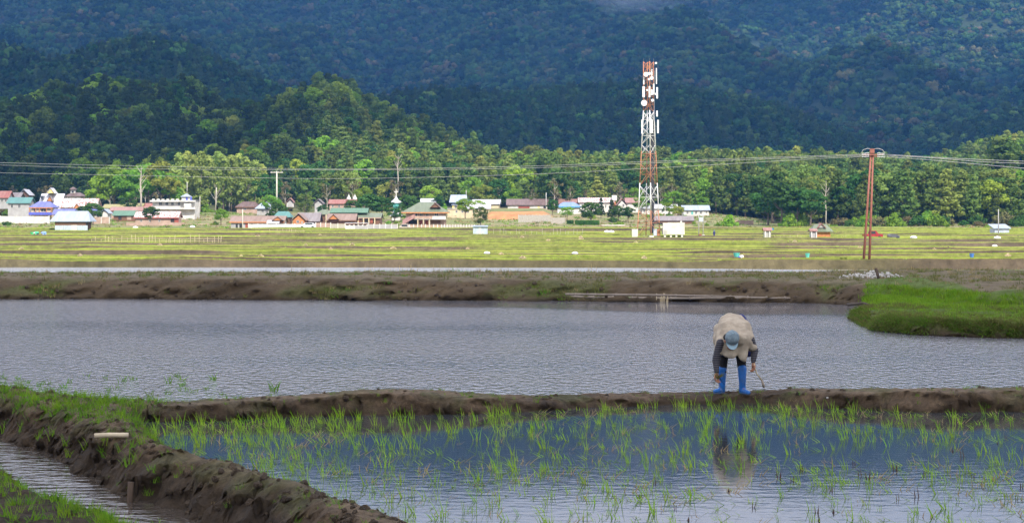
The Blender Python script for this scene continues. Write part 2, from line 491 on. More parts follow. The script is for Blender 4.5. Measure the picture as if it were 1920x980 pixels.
cc = cc * (1 - top) + np.array([0.16, 0.128, 0.08]) * top
g = (sst(-0.02, 0.12, fbm(BX * 0.5, BY * 0.9, 88, 4)) * sst(0.05, 0.2, BZ) * (1 - 0.75 * top[..., 0]))[..., None]
cc = cc * (1 - 0.75 * g) + np.array([0.10, 0.11, 0.035]) * 0.75 * g
isl = inside(BX, BY, [p for gg in LAND2[1][0] for p in gg[0]])
ig = (isl * sst(0.18, 0.3, BZ))[..., None]
cc = cc * (1 - 0.8 * ig) + np.array([0.09, 0.15, 0.02]) * 0.8 * ig
col = np.concatenate([cc, np.ones_like(cc[..., :1])], -1).reshape(-1, 4)
EARTH = attr_mat('bank_earth', bump=0.12, bscale=4, nscale=2.5, namp=0.35)
sl = np.clip(slope, 0, 1)
BYd = fbm(BX * 1.6, BZ * 7, 403, 3) * 1.3 * sl
me = fast_mesh('embankment', np.stack([BX, BY + BYd, BZ], -1).reshape(-1, 3), grid_faces(NY2, NX2), EARTH, attrs={'col': (col, 'FLOAT_COLOR')})
tag(obj('embankment', me), kind='structure')

# ---------------------------------------------------------------- waters
def poly_sheet(name, pts, z, mat, kind='structure'):
    me = mesh_from(name, [(x, y, z) for x, y in pts], [tuple(range(len(pts)))], [mat])
    return tag(obj(name, me), kind=kind)
yc = [(x, (y + yy) / 2) for (x, y), (x2, yy) in zip(bund_front, bund_back[::-1])] + [(-5.6, 24.6), (-6.4, 25.0), (-7.7, 25.5), (-12, 26.1)]
POND = water_mat('pond_ripples', (0.14, 0.14, 0.155), 0.095, 9.5, 3.9, rough=0.09, patch=(0.13, 0.3))
gxw = np.linspace(-60, 60, 241); gyw = np.linspace(23.0, 61, 90)
QX, QY = np.meshgrid(gxw, gyw)
mid = np.interp(QX, [p[0] for p in yc][::-1], [p[1] for p in yc][::-1])
# the sheet begins under the middle of the dike
QY = mid + (QY - 23.0) / 38.0 * (61 - mid)
wind = 1 - 0.985 * sst(45.5, 49.5, QY - 5.5 * (1 - sst(-1, 6, QX)) + fbm(QX * 0.12, QY * 0.12, 91) * 3) * sst(-7, 0, QX + fbm(QX * .1, QY * .2, 92) * 3)
wind = wind * (1 - 0.75 * sst(46.5, 42.5, QY) * 0) * (1 - 0.8 * sst(9.3, 11.5, QX) * sst(38.8, 41, QY))
me = fast_mesh('pond_water', np.stack([QX, QY, np.zeros_like(QX)], -1).reshape(-1, 3), grid_faces(90, 241), POND, attrs={'wind': (wind.astype(np.float32).ravel(), 'FLOAT')})
tag(obj('pond_water', me), kind='structure')
bank_mid = [((a[0] + b[0]) / 2, (a[1] + b[1]) / 2) for a, b in zip(W2([(262, 792), (305, 845), (420, 886), (560, 932), (740, 990), (1000, 1120)], 0.0), W2([(0, 812), (125, 862), (210, 912), (330, 962), (480, 1020), (700, 1120)], -0.22))]
PADDY = water_mat('paddy_ripples', (0.036, 0.042, 0.048), 0.0012, 5.0, 8.0, rough=0.05)
poly_sheet('paddy_water', [(p[0], p[1]) for p in bank_mid] + [(9.5, 11.0), (9.5, 25.2)] + [p for p in yc if p[0] < 9.4 and p[0] > -4.6] + [(-5.2, 23.6)], -0.004, PADDY)
STREAM = water_mat('stream_ripples', (0.060, 0.050, 0.042), 0.028, 4.0, 7.0, rough=0.06)
poly_sheet('stream_water', [(-12, 27), (-12, 11), (-1.6, 11)] + [(p[0], p[1]) for p in bank_mid[::-1]] + [(-7.0, 27)], -0.22, STREAM)

# ---------------------------------------------------------------- ground sheet under everything, seen between the dikes and the hills
GRASSY = attr_mat('field_ground', bump=0.25, bscale=0.6, nscale=0.25, namp=0.35)
ys = np.array([-600, -200, -50, 0, 11, 30, 60, 66, 67.5, 75, 90, 110, 130, 150, 185, 228, 275, 330, 385, 430, 470, 520, 600, 700, 900, 1200, 1500, 2000, 3000, 3950.])
zs = np.array([-1, -1, -1, -1, -1, -1, -1, -1, -0.6, -0.1, -0.45, -0.95, -1.4, -1.9, -3.4, -3.9, -3.9, -3.3, -2.6, -2.2, -1.4, -1.2, -1, -1, -1, -1, -1, -1, -1, -1])
xs = np.linspace(-2300, 2300, 93)
AX, AY = np.meshgrid(xs, ys)
AZ = np.repeat(zs[:, None], len(xs), 1)
colg = np.tile(np.array([0.16, 0.15, 0.05, 1.0]), (AX.size, 1))
me = fast_mesh('ground', np.stack([AX, AY, AZ], -1).reshape(-1, 3), grid_faces(len(ys), len(xs)), GRASSY, smooth=False, attrs={'col': (colg, 'FLOAT_COLOR')})
tag(obj('ground', me), kind='structure')

# ---------------------------------------------------------------- stepped rice fields, y 150 to 476
FC = {'bright': (0.27, 0.32, 0.022), 'lime': (0.32, 0.33, 0.03), 'green': (0.16, 0.25, 0.025), 'olive': (0.20, 0.18, 0.05), 'mud': (0.10, 0.075, 0.045), 'stub': (0.22, 0.18, 0.09), 'wet': (0.15, 0.14, 0.10), 'reed': (0.19, 0.19, 0.085)}
edges = [150.0, 165.0, 184.0]
kinds = ['reed', 'reed2']
y = 184.0
kinds.append('waterbed'); y = 208.0; edges.append(y)
kinds.append('mud'); y = 233.0; edges.append(y)
while y < 476:
    y += R.uniform(8.0, 14.0) if y < 330 else R.uniform(6.0, 11.0)
    kinds.append('x'); edges.append(y)
NXF = 361
fx = np.linspace(-185, 185, NXF)
rows = []; rcol = []
TERR = []      # (y line, z line) of every dike, for tufts
prevz = None
for k in range(len(edges) - 1):
    y0, y1 = edges[k], edges[k + 1]
    wl = lambda yy: yy + fbm(fx / 45, np.full_like(fx, yy / 30), 100 + k % 3 * 0, 3) * (7 if yy > 215 else 2.5) + fx * 0.012
    zb = np.interp(y0 + 0.4 * (y1 - y0), [p[0] for p in PROF], [p[1] for p in PROF])
    if kinds[k] == 'reed': zb = -2.25
    if kinds[k] == 'reed2': zb = -2.78
    if kinds[k] == 'waterbed': zb = -2.90
    if kinds[k] == 'mud': zb = -2.75
    seg = np.floor(fx / 52.0 + k * 0.37 + fbm(fx / 60, np.full_like(fx, k * 3.3), 120) * 0.6).astype(int)
    names = []
    for s in seg:
        rr = random.Random(int(s) * 7919 + k * 104729)
        names.append(rr.choices(['bright', 'lime', 'green', 'olive', 'mud', 'stub', 'wet'], [3.8, 3.2, 3, 3.4, 3.6, 2.4, 1.2] if y0 < 400 else [2.5, 2, 3, 5, 0.8, 4, 0.3])[0] if kinds[k] == 'x' else {'reed': 'reed', 'reed2': 'reed', 'waterbed': 'wet', 'mud': 'mud'}[kinds[k]])
    crop = np.array([{'bright': 0.34, 'lime': 0.30, 'green': 0.26, 'olive': 0.1, 'mud': 0.0, 'stub': 0.08, 'wet': -0.04, 'reed': 0.1}[n] for n in names]) * 1.0
    fcol = np.array([FC[n] for n in names])
    fcol = fcol * (1 + 0.35 * fbm(fx / 7, np.full_like(fx, k * 5.1), 130, 3))[:, None] ** 1.0
    ya = wl(y0); yb = wl(y1)
    bh = (0.24 + 0.30 * vnoise(fx / 9, np.full_like(fx, k * 2.7), 140) + R.choice([0, .05, .3]) * sst(.35, .6, vnoise(fx / 45, np.full_like(fx, k * 1.3), 141))) * (1.25 if y0 < 300 else 0.9) * (0.55 if kinds[k] in ('reed2', 'reed') else 1.0)
    if kinds[k] == 'waterbed': bh = bh * 0.25
    if kinds[k] == 'reed2': bh = bh * 0.4
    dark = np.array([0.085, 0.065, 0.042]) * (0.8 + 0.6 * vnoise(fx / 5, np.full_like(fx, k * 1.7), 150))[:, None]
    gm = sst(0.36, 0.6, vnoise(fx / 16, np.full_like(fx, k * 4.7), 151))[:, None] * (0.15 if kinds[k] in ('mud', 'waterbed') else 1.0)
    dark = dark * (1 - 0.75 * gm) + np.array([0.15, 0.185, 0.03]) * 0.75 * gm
    bt = np.array([0.27, 0.32, 0.035]) * (0.7 + 0.5 * vnoise(fx / 6, np.full_like(fx, k * 6.7), 160))[:, None]
    dull = sst(.56, .74, vnoise(fx / 34 + k * 3.1, np.full_like(fx, k * 8.3), 165))[:, None]
    bt = bt * (1 - dull) + np.array([0.17, 0.14, 0.06]) * dull
    bt = bt if kinds[k] == 'x' else bt * 0.55
    mz = 0.06 * fbm(fx / 3, np.full_like(fx, k * 9.0), 170, 2)
    TERR.append((ya + 0.4, zb + bh, kinds[k], dull[:, 0]))
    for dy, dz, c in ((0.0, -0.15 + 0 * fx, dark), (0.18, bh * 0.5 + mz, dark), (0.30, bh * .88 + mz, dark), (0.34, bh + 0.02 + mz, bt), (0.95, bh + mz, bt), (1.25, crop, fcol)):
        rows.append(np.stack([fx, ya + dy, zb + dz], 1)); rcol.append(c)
    for f_ in (0.4, 0.7, 1.0):
        yy = ya + 1.25 + (yb - 0.02 - ya - 1.25) * f_
        rows.append(np.stack([fx, yy, zb + crop + 0.05 * fbm(fx / 2, yy / 2, 180, 2)], 1)); rcol.append(fcol)
V = np.concatenate(rows); C_ = np.concatenate(rcol)
C_ = np.concatenate([np.clip(C_, 0.01, 1), np.ones((len(C_), 1))], 1)
FIELD = attr_mat('rice_terrace', bump=0.12, bscale=1.6, nscale=0.9, namp=0.4, stretch=(1, 0.6, 1))
me = fast_mesh('rice_terraces', V, grid_faces(len(rows), NXF), FIELD, smooth=False, attrs={'col': (C_, 'FLOAT_COLOR')})
tag(obj('rice_terraces', me), kind='structure')
CHAN = water_mat('channel_ripples', (0.22, 0.22, 0.23), 0.30, 1.6, 1.0, rough=0.2)
poly_sheet('channel_water', [(-185, 187), (-20, 186.5), (27, 188.5), (33, 192), (29, 197), (12, 204), (-40, 207.5), (-185, 207.5)], -2.66, CHAN)
def field_z(x, y):
    i = max(0, min(len(TERR) - 1, sum(1 for e in edges[:-1] if e + 2 < y) - 1))
    return float(np.interp(x, fx, TERR[i][1])) - 0.15

# ---------------------------------------------------------------- village slope, first hill, mountain
hx = np.linspace(-420, 420, 281); hy = np.concatenate([np.linspace(466, 640, 88), np.linspace(645, 1190, 90)])
HX, HY = np.meshgrid(hx, hy)
HZ = z_hill(HX, HY)
t = np.clip(0.5 + fbm(HX / 14, HY / 9, 201, 4) * 2.0, 0, 1)[..., None]
cc = np.array([0.14, 0.17, 0.05]) * t + np.array([0.25, 0.20, 0.11]) * (1 - t)
uu = 960 + HX * F / HY
earth = (sst(905, 925, uu) * sst(1035, 1020, uu) * sst(548, 556, HY) * sst(578, 572, HY))[..., None]
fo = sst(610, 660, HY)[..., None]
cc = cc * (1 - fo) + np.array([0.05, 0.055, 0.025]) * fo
cc = cc * (1 - earth) + np.array([0.42, 0.20, 0.085]) * earth
cutb = sst(900, 915, uu) * sst(1040, 1030, uu)
HZ = HZ + cutb * (1.5 * sst(556, 566, HY) * sst(640, 600, HY))
col = np.concatenate([cc, np.ones_like(cc[..., :1])], -1).reshape(-1, 4)
SLOPE = attr_mat('hillside_ground', bump=0.4, bscale=0.5, nscale=0.3, namp=0.4)
me = fast_mesh('hillside', np.stack([HX, HY, HZ], -1).reshape(-1, 3), grid_faces(len(hy), len(hx)), SLOPE, attrs={'col': (col, 'FLOAT_COLOR')})
tag(obj('hillside', me), kind='structure')
mx_ = np.linspace(-1500, 1500, 251); my = np.linspace(1110, 3900, 235)
MX, MY = np.meshgrid(mx_, my)
MZ = z_mount(MX, MY)
cc = np.tile(np.array([0.03, 0.045, 0.02, 1.0]), (MX.size, 1))
me = fast_mesh('mountain', np.stack([MX, MY, MZ], -1).reshape(-1, 3), grid_faces(len(my), len(mx_)), SLOPE, attrs={'col': (cc, 'FLOAT_COLOR')})
tag(obj('mountain', me), kind='structure')

# ---------------------------------------------------------------- haze in the air over the valley
hz = bpy.data.meshes.new('haze')
b = bmesh.new(); bmesh.ops.create_cube(b, size=1.0); b.to_mesh(hz); b.free()
HAZE = new_mat('haze_air')
_o = nd(HAZE, 'ShaderNodeOutputMaterial')
_v = nd(HAZE, 'ShaderNodeVolumePrincipled', ins={'Color': (0.13, 0.40, 0.95, 1), 'Density': 0.00009, 'Anisotropy': 0.0})
lk(HAZE, _v.outputs[0], _o.inputs['Volume'])
hz.materials.append(HAZE)
haze = obj('haze', hz, loc=(0, 1650, 260)); haze.scale = (4800, 4700, 536)
tag(haze, kind='stuff')

# ---------------------------------------------------------------- unseen clouds towards the sun, outlined to shade the dikes and the mountain
CLOUD = new_mat('cloud')
_o = nd(CLOUD, 'ShaderNodeOutputMaterial'); _t = nd(CLOUD, 'ShaderNodeBsdfTranslucent', ins={'Color': (0.95, 0.95, 0.97, 1)}); _d = nd(CLOUD, 'ShaderNodeBsdfDiffuse', ins={'Color': (0.9, 0.9, 0.92, 1)})
_m = nd(CLOUD, 'ShaderNodeMixShader', ins={0: 0.5})
lk(CLOUD, _t.outputs[0], _m.inputs[1]); lk(CLOUD, _d.outputs[0], _m.inputs[2]); 
_x = nd(CLOUD, 'ShaderNodeBsdfTransparent'); _y = nd(CLOUD, 'ShaderNodeMixShader', ins={0: 0.23})
lk(CLOUD, _m.outputs[0], _y.inputs[1]); lk(CLOUD, _x.outputs[0], _y.inputs[2]); lk(CLOUD, _y.outputs[0], _o.inputs[0])
CH = 2600.0
OX, OY = SD.x / SD.z * CH, SD.y / SD.z * CH       # a cloud over p+O shades p
def cloud_mesh(pts, thick, seed, step=60.0):
    """a flat-based lumpy cloud over the outline pts"""
    a = np.array(pts, float)
    x0, y0 = a.min(0) - 100; x1, y1 = a.max(0) + 100
    nx, ny = int((x1 - x0) / step) + 2, int((y1 - y0) / step) + 2
    X, Y = np.meshgrid(np.linspace(x0, x1, nx), np.linspace(y0, y1, ny))
    d = line_dist(X, Y, pts + [pts[0]]) * np.where(inside(X, Y, pts), 1, -1) + fbm(X / 300, Y / 300, seed, 4) * 50
    k = np.clip(d / 250, 0, 1)
    lump = 0.7 + 1.2 * vnoise(X / 220, Y / 220, seed + 5) + 0.5 * vnoise(X / 90, Y / 90, seed + 6)
    top = thick * np.sqrt(k) * lump
    bot = -thick * 0.25 * np.sqrt(k) * (0.4 + vnoise(X / 120, Y / 120, seed + 8))
    n = nx * ny
    Fq = grid_faces(ny, nx)
    keep = (d.ravel()[Fq].max(1) > 0)
    Fq = Fq[keep]
    verts = np.concatenate([np.stack([X, Y, top], -1).reshape(-1, 3), np.stack([X, Y, bot], -1).reshape(-1, 3)])
    return verts, np.concatenate([Fq, Fq[:, ::-1] + n])
def cloud(pts, thick, seed, label):
    v, q = cloud_mesh(pts, thick, seed)
    o = obj('cloud', fast_mesh('cloud', v, q, CLOUD), loc=(0, 0, CH))
    tag(o, kind='structure')
def shade(pts):
    return [(x + OX, y + OY) for x, y in pts]
cloud(shade([(-900, -900), (900, -900), (900, 100), (300, 118), (0, 112), (-900, 104)]), 90, 301, '')
cloud(shade([(-900, 650), (-170, 665), (-120, 668), (-98, 690), (-88, 800), (-88, 905), (-60, 1075), (120, 1100), (400, 1100), (1200, 1000), (1600, 1500), (1600, 2330), (900, 2470), (700, 2620), (420, 2450), (200, 2620), (110, 3000), (0, 4300), (-1600, 4200), (-1600, 900)]), 110, 302, '')
cloud(shade([(60, 3120), (330, 3080), (600, 3010), (800, 3120), (1700, 3080), (1700, 4300), (0, 4300)]), 110, 303, '')

# ---------------------------------------------------------------- trees
def quads_cloud(cent, nrm, size, rs):
    """leaf-sized quads at cent facing nrm (numpy)"""
    n = len(cent)
    a = np.cross(nrm, rs.normal(size=(n, 3))); a /= np.linalg.norm(a, axis=1, keepdims=True) + 1e-9
    b_ = np.cross(nrm, a); b_ /= np.linalg.norm(b_, axis=1, keepdims=True) + 1e-9
    s = size * rs.uniform(0.6, 1.3, (n, 1))
    s2 = s * rs.uniform(0.45, 0.9, (n, 1))
    v = np.stack([cent - a * s, cent - b_ * s2, cent + a * s, cent + b_ * s2], 1).reshape(-1, 3)
    return v, np.arange(n * 4).reshape(-1, 4)
def tubes(paths, seg=6):
    """tapered limbs; paths = [(points, radii)]"""
    V, Q = [], []
    for pts, rad in paths:
        pts = [Vector(p) for p in pts]
        base = len(V)
        for i, p in enumerate(pts):
            d = (pts[min(i + 1, len(pts) - 1)] - pts[max(i - 1, 0)]).normalized()
            a = d.cross(Vector((0.3, 1, 0.2))).normalized(); c = d.cross(a)
            for j in range(seg):
                t_ = 2 * math.pi * j / seg
                V.append(p + (a * math.cos(t_) + c * math.sin(t_)) * rad[i])
        for i in range(len(pts) - 1):
            for j in range(seg):
                j2 = (j + 1) % seg
                Q.append((base + i * seg + j, base + i * seg + j2, base + (i + 1) * seg + j2, base + (i + 1) * seg + j))
        Q.append(tuple(base + (len(pts) - 1) * seg + j for j in range(seg)))
        Q.append(tuple(base + j for j in reversed(range(seg))))
    return V, Q
def crown_mesh(name, kind, seed, mat, leaves=1500, leaf=0.30):
    """crown of leaf clumps for a tree 10 m high (base of the trunk at 0)"""
    rs = np.random.RandomState(seed)
    cl = []   # clump centres and radii
    if kind == 'broad':
        for i in range(34):
            t_ = rs.uniform(0, 2 * math.pi); zz = rs.uniform(-0.8, 1) ; r = math.sqrt(max(0, 1 - zz * zz)) * rs.uniform(0.55, 1.0)
            cl.append((r * math.cos(t_) * 3.5, r * math.sin(t_) * 3.5, 6.2 + zz * 2.7 + rs.normal() * 0.25, rs.uniform(0.75, 1.35)))
    elif kind == 'round':
        for i in range(36):
            t_ = rs.uniform(0, 2 * math.pi); zz = rs.uniform(-0.95, 1); r = math.sqrt(max(0, 1 - zz * zz)) * rs.uniform(0.6, 1.0)
            cl.append((r * math.cos(t_) * 2.9, r * math.sin(t_) * 2.9, 5.5 + zz * 3.6, rs.uniform(0.7, 1.2)))
    elif kind == 'pine':
        nl = 9
        for l in range(nl):
            f_ = l / (nl - 1)
            zz = 1.7 + f_ * 7.6
            rr = 2.35 * (1 - f_) ** 0.62 * (0.75 + 0.25 * math.sin(f_ * 3.0 + 0.6)) + 0.1
            nb = max(1, int(3 + 5 * (1 - f_)))
            o_ = rs.uniform(0, 6.28)
            for j in range(nb):
                if rs.rand() < 0.12: continue
                t_ = o_ + 2 * math.pi * j / nb + rs.uniform(-0.35, 0.35)
                q = rr * rs.uniform(0.55, 1.08)
                cl.append((q * math.cos(t_), q * math.sin(t_), zz + 0.25 * q + rs.normal() * 0.22, rs.uniform(0.55, 0.85)))
            cl.append((0, 0, zz, 0.75))
    elif kind == 'column':
        for i in range(30):
            f_ = i / 29.0; t_ = rs.uniform(0, 6.28); r = 1.5 * math.sin(math.pi * min(1, 0.18 + f_ * 0.82)) ** 0.7 * rs.uniform(0.4, 1)
            cl.append((r * math.cos(t_), r * math.sin(t_), 1.6 + f_ * 8.0, rs.uniform(0.55, 0.9)))
    elif kind == 'bush':
        for i in range(14):
            t_ = rs.uniform(0, 6.28); r = rs.uniform(0, 3.6)
            cl.append((r * math.cos(t_), r * math.sin(t_), rs.uniform(0.8, 4.5) * (1 - r / 7), rs.uniform(1.0, 1.7)))
    elif kind == 'dry':
        for i in range(14):
            t_ = rs.uniform(0, 6.28); r = rs.uniform(0.3, 2.2)
            cl.append((r * math.cos(t_), r * math.sin(t_), rs.uniform(4.5, 9.2), rs.uniform(0.4, 0.8)))
    c = np.array(cl)
    n = leaves
    k = rs.randint(0, len(c), n)
    d = rs.normal(size=(n, 3)); d[:, 2] += 0.35
    d /= np.linalg.norm(d, axis=1, keepdims=True)
    rad = c[k, 3:4] * rs.uniform(0.72, 1.12, (n, 1))
    sq = np.array([1.0, 1.0, 0.62 if kind in ('pine', 'broad') else 0.9])
    pos = c[k, :3] + d * rad * sq
    nr = d + rs.normal(size=(n, 3)) * 0.38
    nr /= np.linalg.norm(nr, axis=1, keepdims=True)
    v, q = quads_cloud(pos, nr, leaf, rs)
    return fast_mesh(name, v, q, mat, smooth=False)
def trunk_mesh(name, kind, seed, mat):
    rs = random.Random(seed)
    lean = rs.uniform(-0.25, 0.25)
    topz = {'broad': 6.3, 'round': 6.0, 'pine': 8.8, 'column': 7.5, 'bush': 2.2, 'dry': 9.4}[kind]
    pts = [(lean * f_ ** 2, 0.12 * math.sin(f_ * 4 + seed), -0.5 + (topz + 0.5) * f_) for f_ in (0, .25, .5, .75, 1)]
    r0 = {'broad': 0.26, 'round': 0.22, 'pine': 0.19, 'column': 0.15, 'bush': 0.16, 'dry': 0.17}[kind]
    paths = [(pts, [r0 * 1.15, r0 * 0.85, r0 * 0.66, r0 * 0.42, r0 * 0.15])]
    for i in range({'broad': 6, 'round': 5, 'pine': 7, 'column': 4, 'bush': 4, 'dry': 9}[kind]):
        f_ = rs.uniform(0.38, 0.85) if kind != 'bush' else rs.uniform(0.2, 0.6)
        z0 = -0.5 + (topz + 0.5) * f_; t_ = rs.uniform(0, 6.28)
        ln = {'broad': 2.6, 'round': 2.0, 'pine': 1.5, 'column': 0.9, 'bush': 2.0, 'dry': 1.8}[kind] * rs.uniform(0.7, 1.1)
        up = {'broad': 0.9, 'round': 0.8, 'pine': 0.25, 'column': 1.0, 'bush': 0.9, 'dry': 1.0}[kind]
        b0 = Vector((lean * f_ ** 2, 0, z0)); dr = Vector((math.cos(t_), math.sin(t_), up)).normalized()
        paths.append(([b0, b0 + dr * ln * 0.5, b0 + dr * ln + Vector((0, 0, 0.3))], [r0 * 0.4, r0 * 0.25, r0 * 0.08]))
    V, Q = tubes(paths, 5)
    return mesh_from(name, V, Q, [mat], smooth=True)

L_PINE = leaf_mat('pine_needles', (0.065, 0.11, 0.024), (0.175, 0.235, 0.055), (0.20, 0.23, 0.05), trans=0.3, val=0.38, hue=0.025)
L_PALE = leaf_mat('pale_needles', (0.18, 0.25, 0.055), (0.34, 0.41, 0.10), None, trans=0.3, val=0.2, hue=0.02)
L_PINED = leaf_mat('dark_shaded_pine_needles', (0.030, 0.050, 0.022), (0.062, 0.092, 0.036), (0.08, 0.13, 0.04), trans=0.25, val=0.28, hue=0.02)  # darker copy of the needles: cloud shade put into the colour, plus dark conifers
L_BROAD = leaf_mat('broad_leaves', (0.13, 0.25, 0.028), (0.26, 0.42, 0.05), (0.26, 0.36, 0.05), trans=0.42, val=0.2, hue=0.02)
L_DEEP = leaf_mat('deep_green_leaves', (0.04, 0.095, 0.022), (0.075, 0.15, 0.035), None, trans=0.3, val=0.25, hue=0.02)
L_YEL = leaf_mat('yellow_green_leaves', (0.17, 0.22, 0.035), (0.27, 0.30, 0.05), None, trans=0.35, val=0.2, hue=0.02)
L_DRY = leaf_mat('dry_brush_leaves', (0.13, 0.12, 0.055), (0.19, 0.17, 0.075), None, trans=0.3, val=0.25, hue=0.02)
L_FAR = leaf_mat('rainforest_leaves', (0.013, 0.032, 0.009), (0.060, 0.105, 0.022), (0.09, 0.075, 0.035), trans=0.15, val=0.7, hue=0.03, scale=0.12)
L_MID = leaf_mat('slope_forest_leaves', (0.013, 0.032, 0.010), (0.048, 0.090, 0.022), (0.07, 0.13, 0.03), trans=0.15, val=0.6, hue=0.03, scale=0.15)
BARK = M('bark', (0.22, 0.17, 0.12), (0.12, 0.09, 0.065), scale=4, rough=0.9, stretch=(3, 3, 0.5))
BARKP = M('pale_bark', (0.48, 0.43, 0.36), (0.30, 0.26, 0.20), scale=3, rough=0.9, stretch=(3, 3, 0.5))
TREE = {}
for key, kind, mat, nv, lv, lf in (('pine', 'pine', L_PINE, 4, 1700, 0.27), ('dpine', 'pine', L_PINED, 4, 1700, 0.27), ('broad', 'broad', L_BROAD, 3, 1900, 0.29), ('deep', 'broad', L_DEEP, 3, 2100, 0.30),
                                  ('round', 'round', L_PINE, 3, 1800, 0.28), ('yellow', 'broad', L_YEL, 2, 1700, 0.29), ('column', 'column', L_PALE, 2, 1300, 0.24), ('bush', 'bush', L_BROAD, 3, 900, 0.42), ('dbush', 'bush', L_DEEP, 2, 900, 0.42), ('dry', 'dry', L_DRY, 3, 420, 0.25), ('drybush', 'bush', L_DRY, 2, 700, 0.42)):
    TREE[key] = [(crown_mesh(key + '_crown', kind, 1000 + 31 * i + len(key) * 7, mat, lv, lf), trunk_mesh(key + '_trunk', kind, 50 + i, BARKP if key in ('dry',) else BARK)) for i in range(nv)]
NTREE = [0]
def tree(key, x, y, z, h, label, group=None, name=None, cat='tree', width=1.0, rnd=None):
    rnd = rnd or R
    crown, trunk = rnd.choice(TREE[key])
    o = empty(name or {'pine': 'pine_tree', 'dpine': 'pine_tree', 'column': 'conifer_tree', 'bush': 'bush', 'dbush': 'bush', 'drybush': 'bush', 'dry': 'thin_tree'}.get(key, 'broadleaf_tree'), (x, y, z), label, cat, group, rnd.uniform(0, 6.28))
    s = h / 10.0
    o.scale = (s * width, s * width, s)
    obj('crown', crown, o); obj('trunk', trunk, o)
    NTREE[0] += 1
    return o

# far forest: one stuff object per slope, its trees are geometry-node instances of unplaced source crowns
def blob_crown(name, seed, mat, n=150, leaf=1.0, tall=1.0):
    rs = np.random.RandomState(seed)
    cl = np.array([[rs.normal() * 2.0, rs.normal() * 2.0, rs.uniform(2.5, 6.5) * tall, rs.uniform(1.4, 2.3)] for _ in range(7)])
    k = rs.randint(0, 7, n)
    d = rs.normal(size=(n, 3)); d[:, 2] = np.abs(d[:, 2]) * 1.1 - 0.25
    d /= np.linalg.norm(d, axis=1, keepdims=True)
    pos = cl[k, :3] + d * cl[k, 3:4]
    nr = d + rs.normal(size=(n, 3)) * 0.25; nr /= np.linalg.norm(nr, axis=1, keepdims=True)
    v, q = quads_cloud(pos, nr, leaf, rs)
    # a closed core keeps the crown solid
    bm_ = bmesh.new()
    for c in cl:
        bmesh.ops.create_icosphere(bm_, subdivisions=1, radius=c[3] * 0.86, matrix=Matrix.Translation(c[:3]))
    bm_.verts.ensure_lookup_table()
    cv = np.array([x.co[:] for x in bm_.verts]); ct = [[y_.index for y_ in f.verts] for f in bm_.faces]
    bm_.free()
    V = np.concatenate([v, cv]); Fc = [tuple(x) for x in q] + [tuple(a_ + len(v) for a_ in t_) for t_ in ct]
    return mesh_from(name, V, Fc, [mat])
def scatter(name, pts, scales, rots, picks, sources):
    coll = bpy.data.collections.new(name + '_sources')
    for i, me_ in enumerate(sources):
        coll.objects.link(bpy.data.objects.new('%s_source_%02d' % (name, i), me_))
    n = len(pts)
    me_ = bpy.data.meshes.new(name)
    me_.vertices.add(n); me_.vertices.foreach_set('co', np.ascontiguousarray(pts, dtype=np.float32).ravel())
    for an, arr, ty in (('sc', scales, 'FLOAT'), ('rz', rots, 'FLOAT')):
        a = me_.attributes.new(an, ty, 'POINT'); a.data.foreach_set('value', np.asarray(arr, dtype=np.float32))
    a = me_.attributes.new('pk', 'INT', 'POINT'); a.data.foreach_set('value', np.asarray(picks, dtype=np.int32))
    me_.update()
    o = obj(name, me_)
    ng = bpy.data.node_groups.new(name + '_scatter', 'GeometryNodeTree')
    ng.interface.new_socket('Geometry', in_out='INPUT', socket_type='NodeSocketGeometry')
    ng.interface.new_socket('Geometry', in_out='OUTPUT', socket_type='NodeSocketGeometry')
    N = ng.nodes.new
    gi, go = N('NodeGroupInput'), N('NodeGroupOutput')
    ci = N('GeometryNodeCollectionInfo'); ci.inputs['Collection'].default_value = coll
    ci.inputs['Separate Children'].default_value = True; ci.inputs['Reset Children'].default_value = True
    iop = N('GeometryNodeInstanceOnPoints'); iop.inputs['Pick Instance'].default_value = True
    def na(nm, ty):
        q_ = N('GeometryNodeInputNamedAttribute'); q_.data_type = ty; q_.inputs['Name'].default_value = nm
        return q_
    s_, r_, p_ = na('sc', 'FLOAT'), na('rz', 'FLOAT'), na('pk', 'INT')
    cx = N('ShaderNodeCombineXYZ')
    lk2 = ng.links.new
    lk2(gi.outputs[0], iop.inputs['Points']); lk2(ci.outputs[0], iop.inputs['Instance'])
    lk2(p_.outputs[0], iop.inputs['Instance Index']); lk2(s_.outputs[0], iop.inputs['Scale'])
    lk2(r_.outputs[0], cx.inputs['Z']); lk2(cx.outputs[0], iop.inputs['Rotation'])
    lk2(iop.outputs[0], go.inputs[0])
    md = o.modifiers.new('scatter', 'NODES'); md.node_group = ng
    return o
def visible_mask(x, y, ztop, groundf, y_from, pad=0.0035, steps=26):
    """keep what rises above the land between the camera and it (a little more, for other viewpoints)"""
    ok = np.ones(len(x), bool)
    el = (ztop - H) / y
    for f_ in np.linspace(0.5, 0.985, steps):
        yy = y * f_
        m_ = yy > y_from
        zz = groundf(x * f_, yy)
        ok &= ~(m_ & ((zz - H) / yy > el + pad))
    return ok
def jgrid(x0, x1, y0, y1, s, seed):
    rs = np.random.RandomState(seed)
    X, Y = np.meshgrid(np.arange(x0, x1, s), np.arange(y0, y1, s))
    X = X + rs.uniform(-0.5, 0.5, X.shape) * s * 0.95; Y = Y + rs.uniform(-0.5, 0.5, Y.shape) * s * 0.95
    return X.ravel(), Y.ravel(), rs
far_src = [blob_crown('rainforest_crown', 400 + i, L_FAR, 150, 0.62, R.uniform(0.8, 1.3)) for i in range(7)]
X, Y, rs = jgrid(-1150, 1150, 1500, 3560, 9.6, 5)
k = np.abs(X) < Y * 0.285 + 20
X, Y = X[k], Y[k]; Z = z_mount(X, Y)
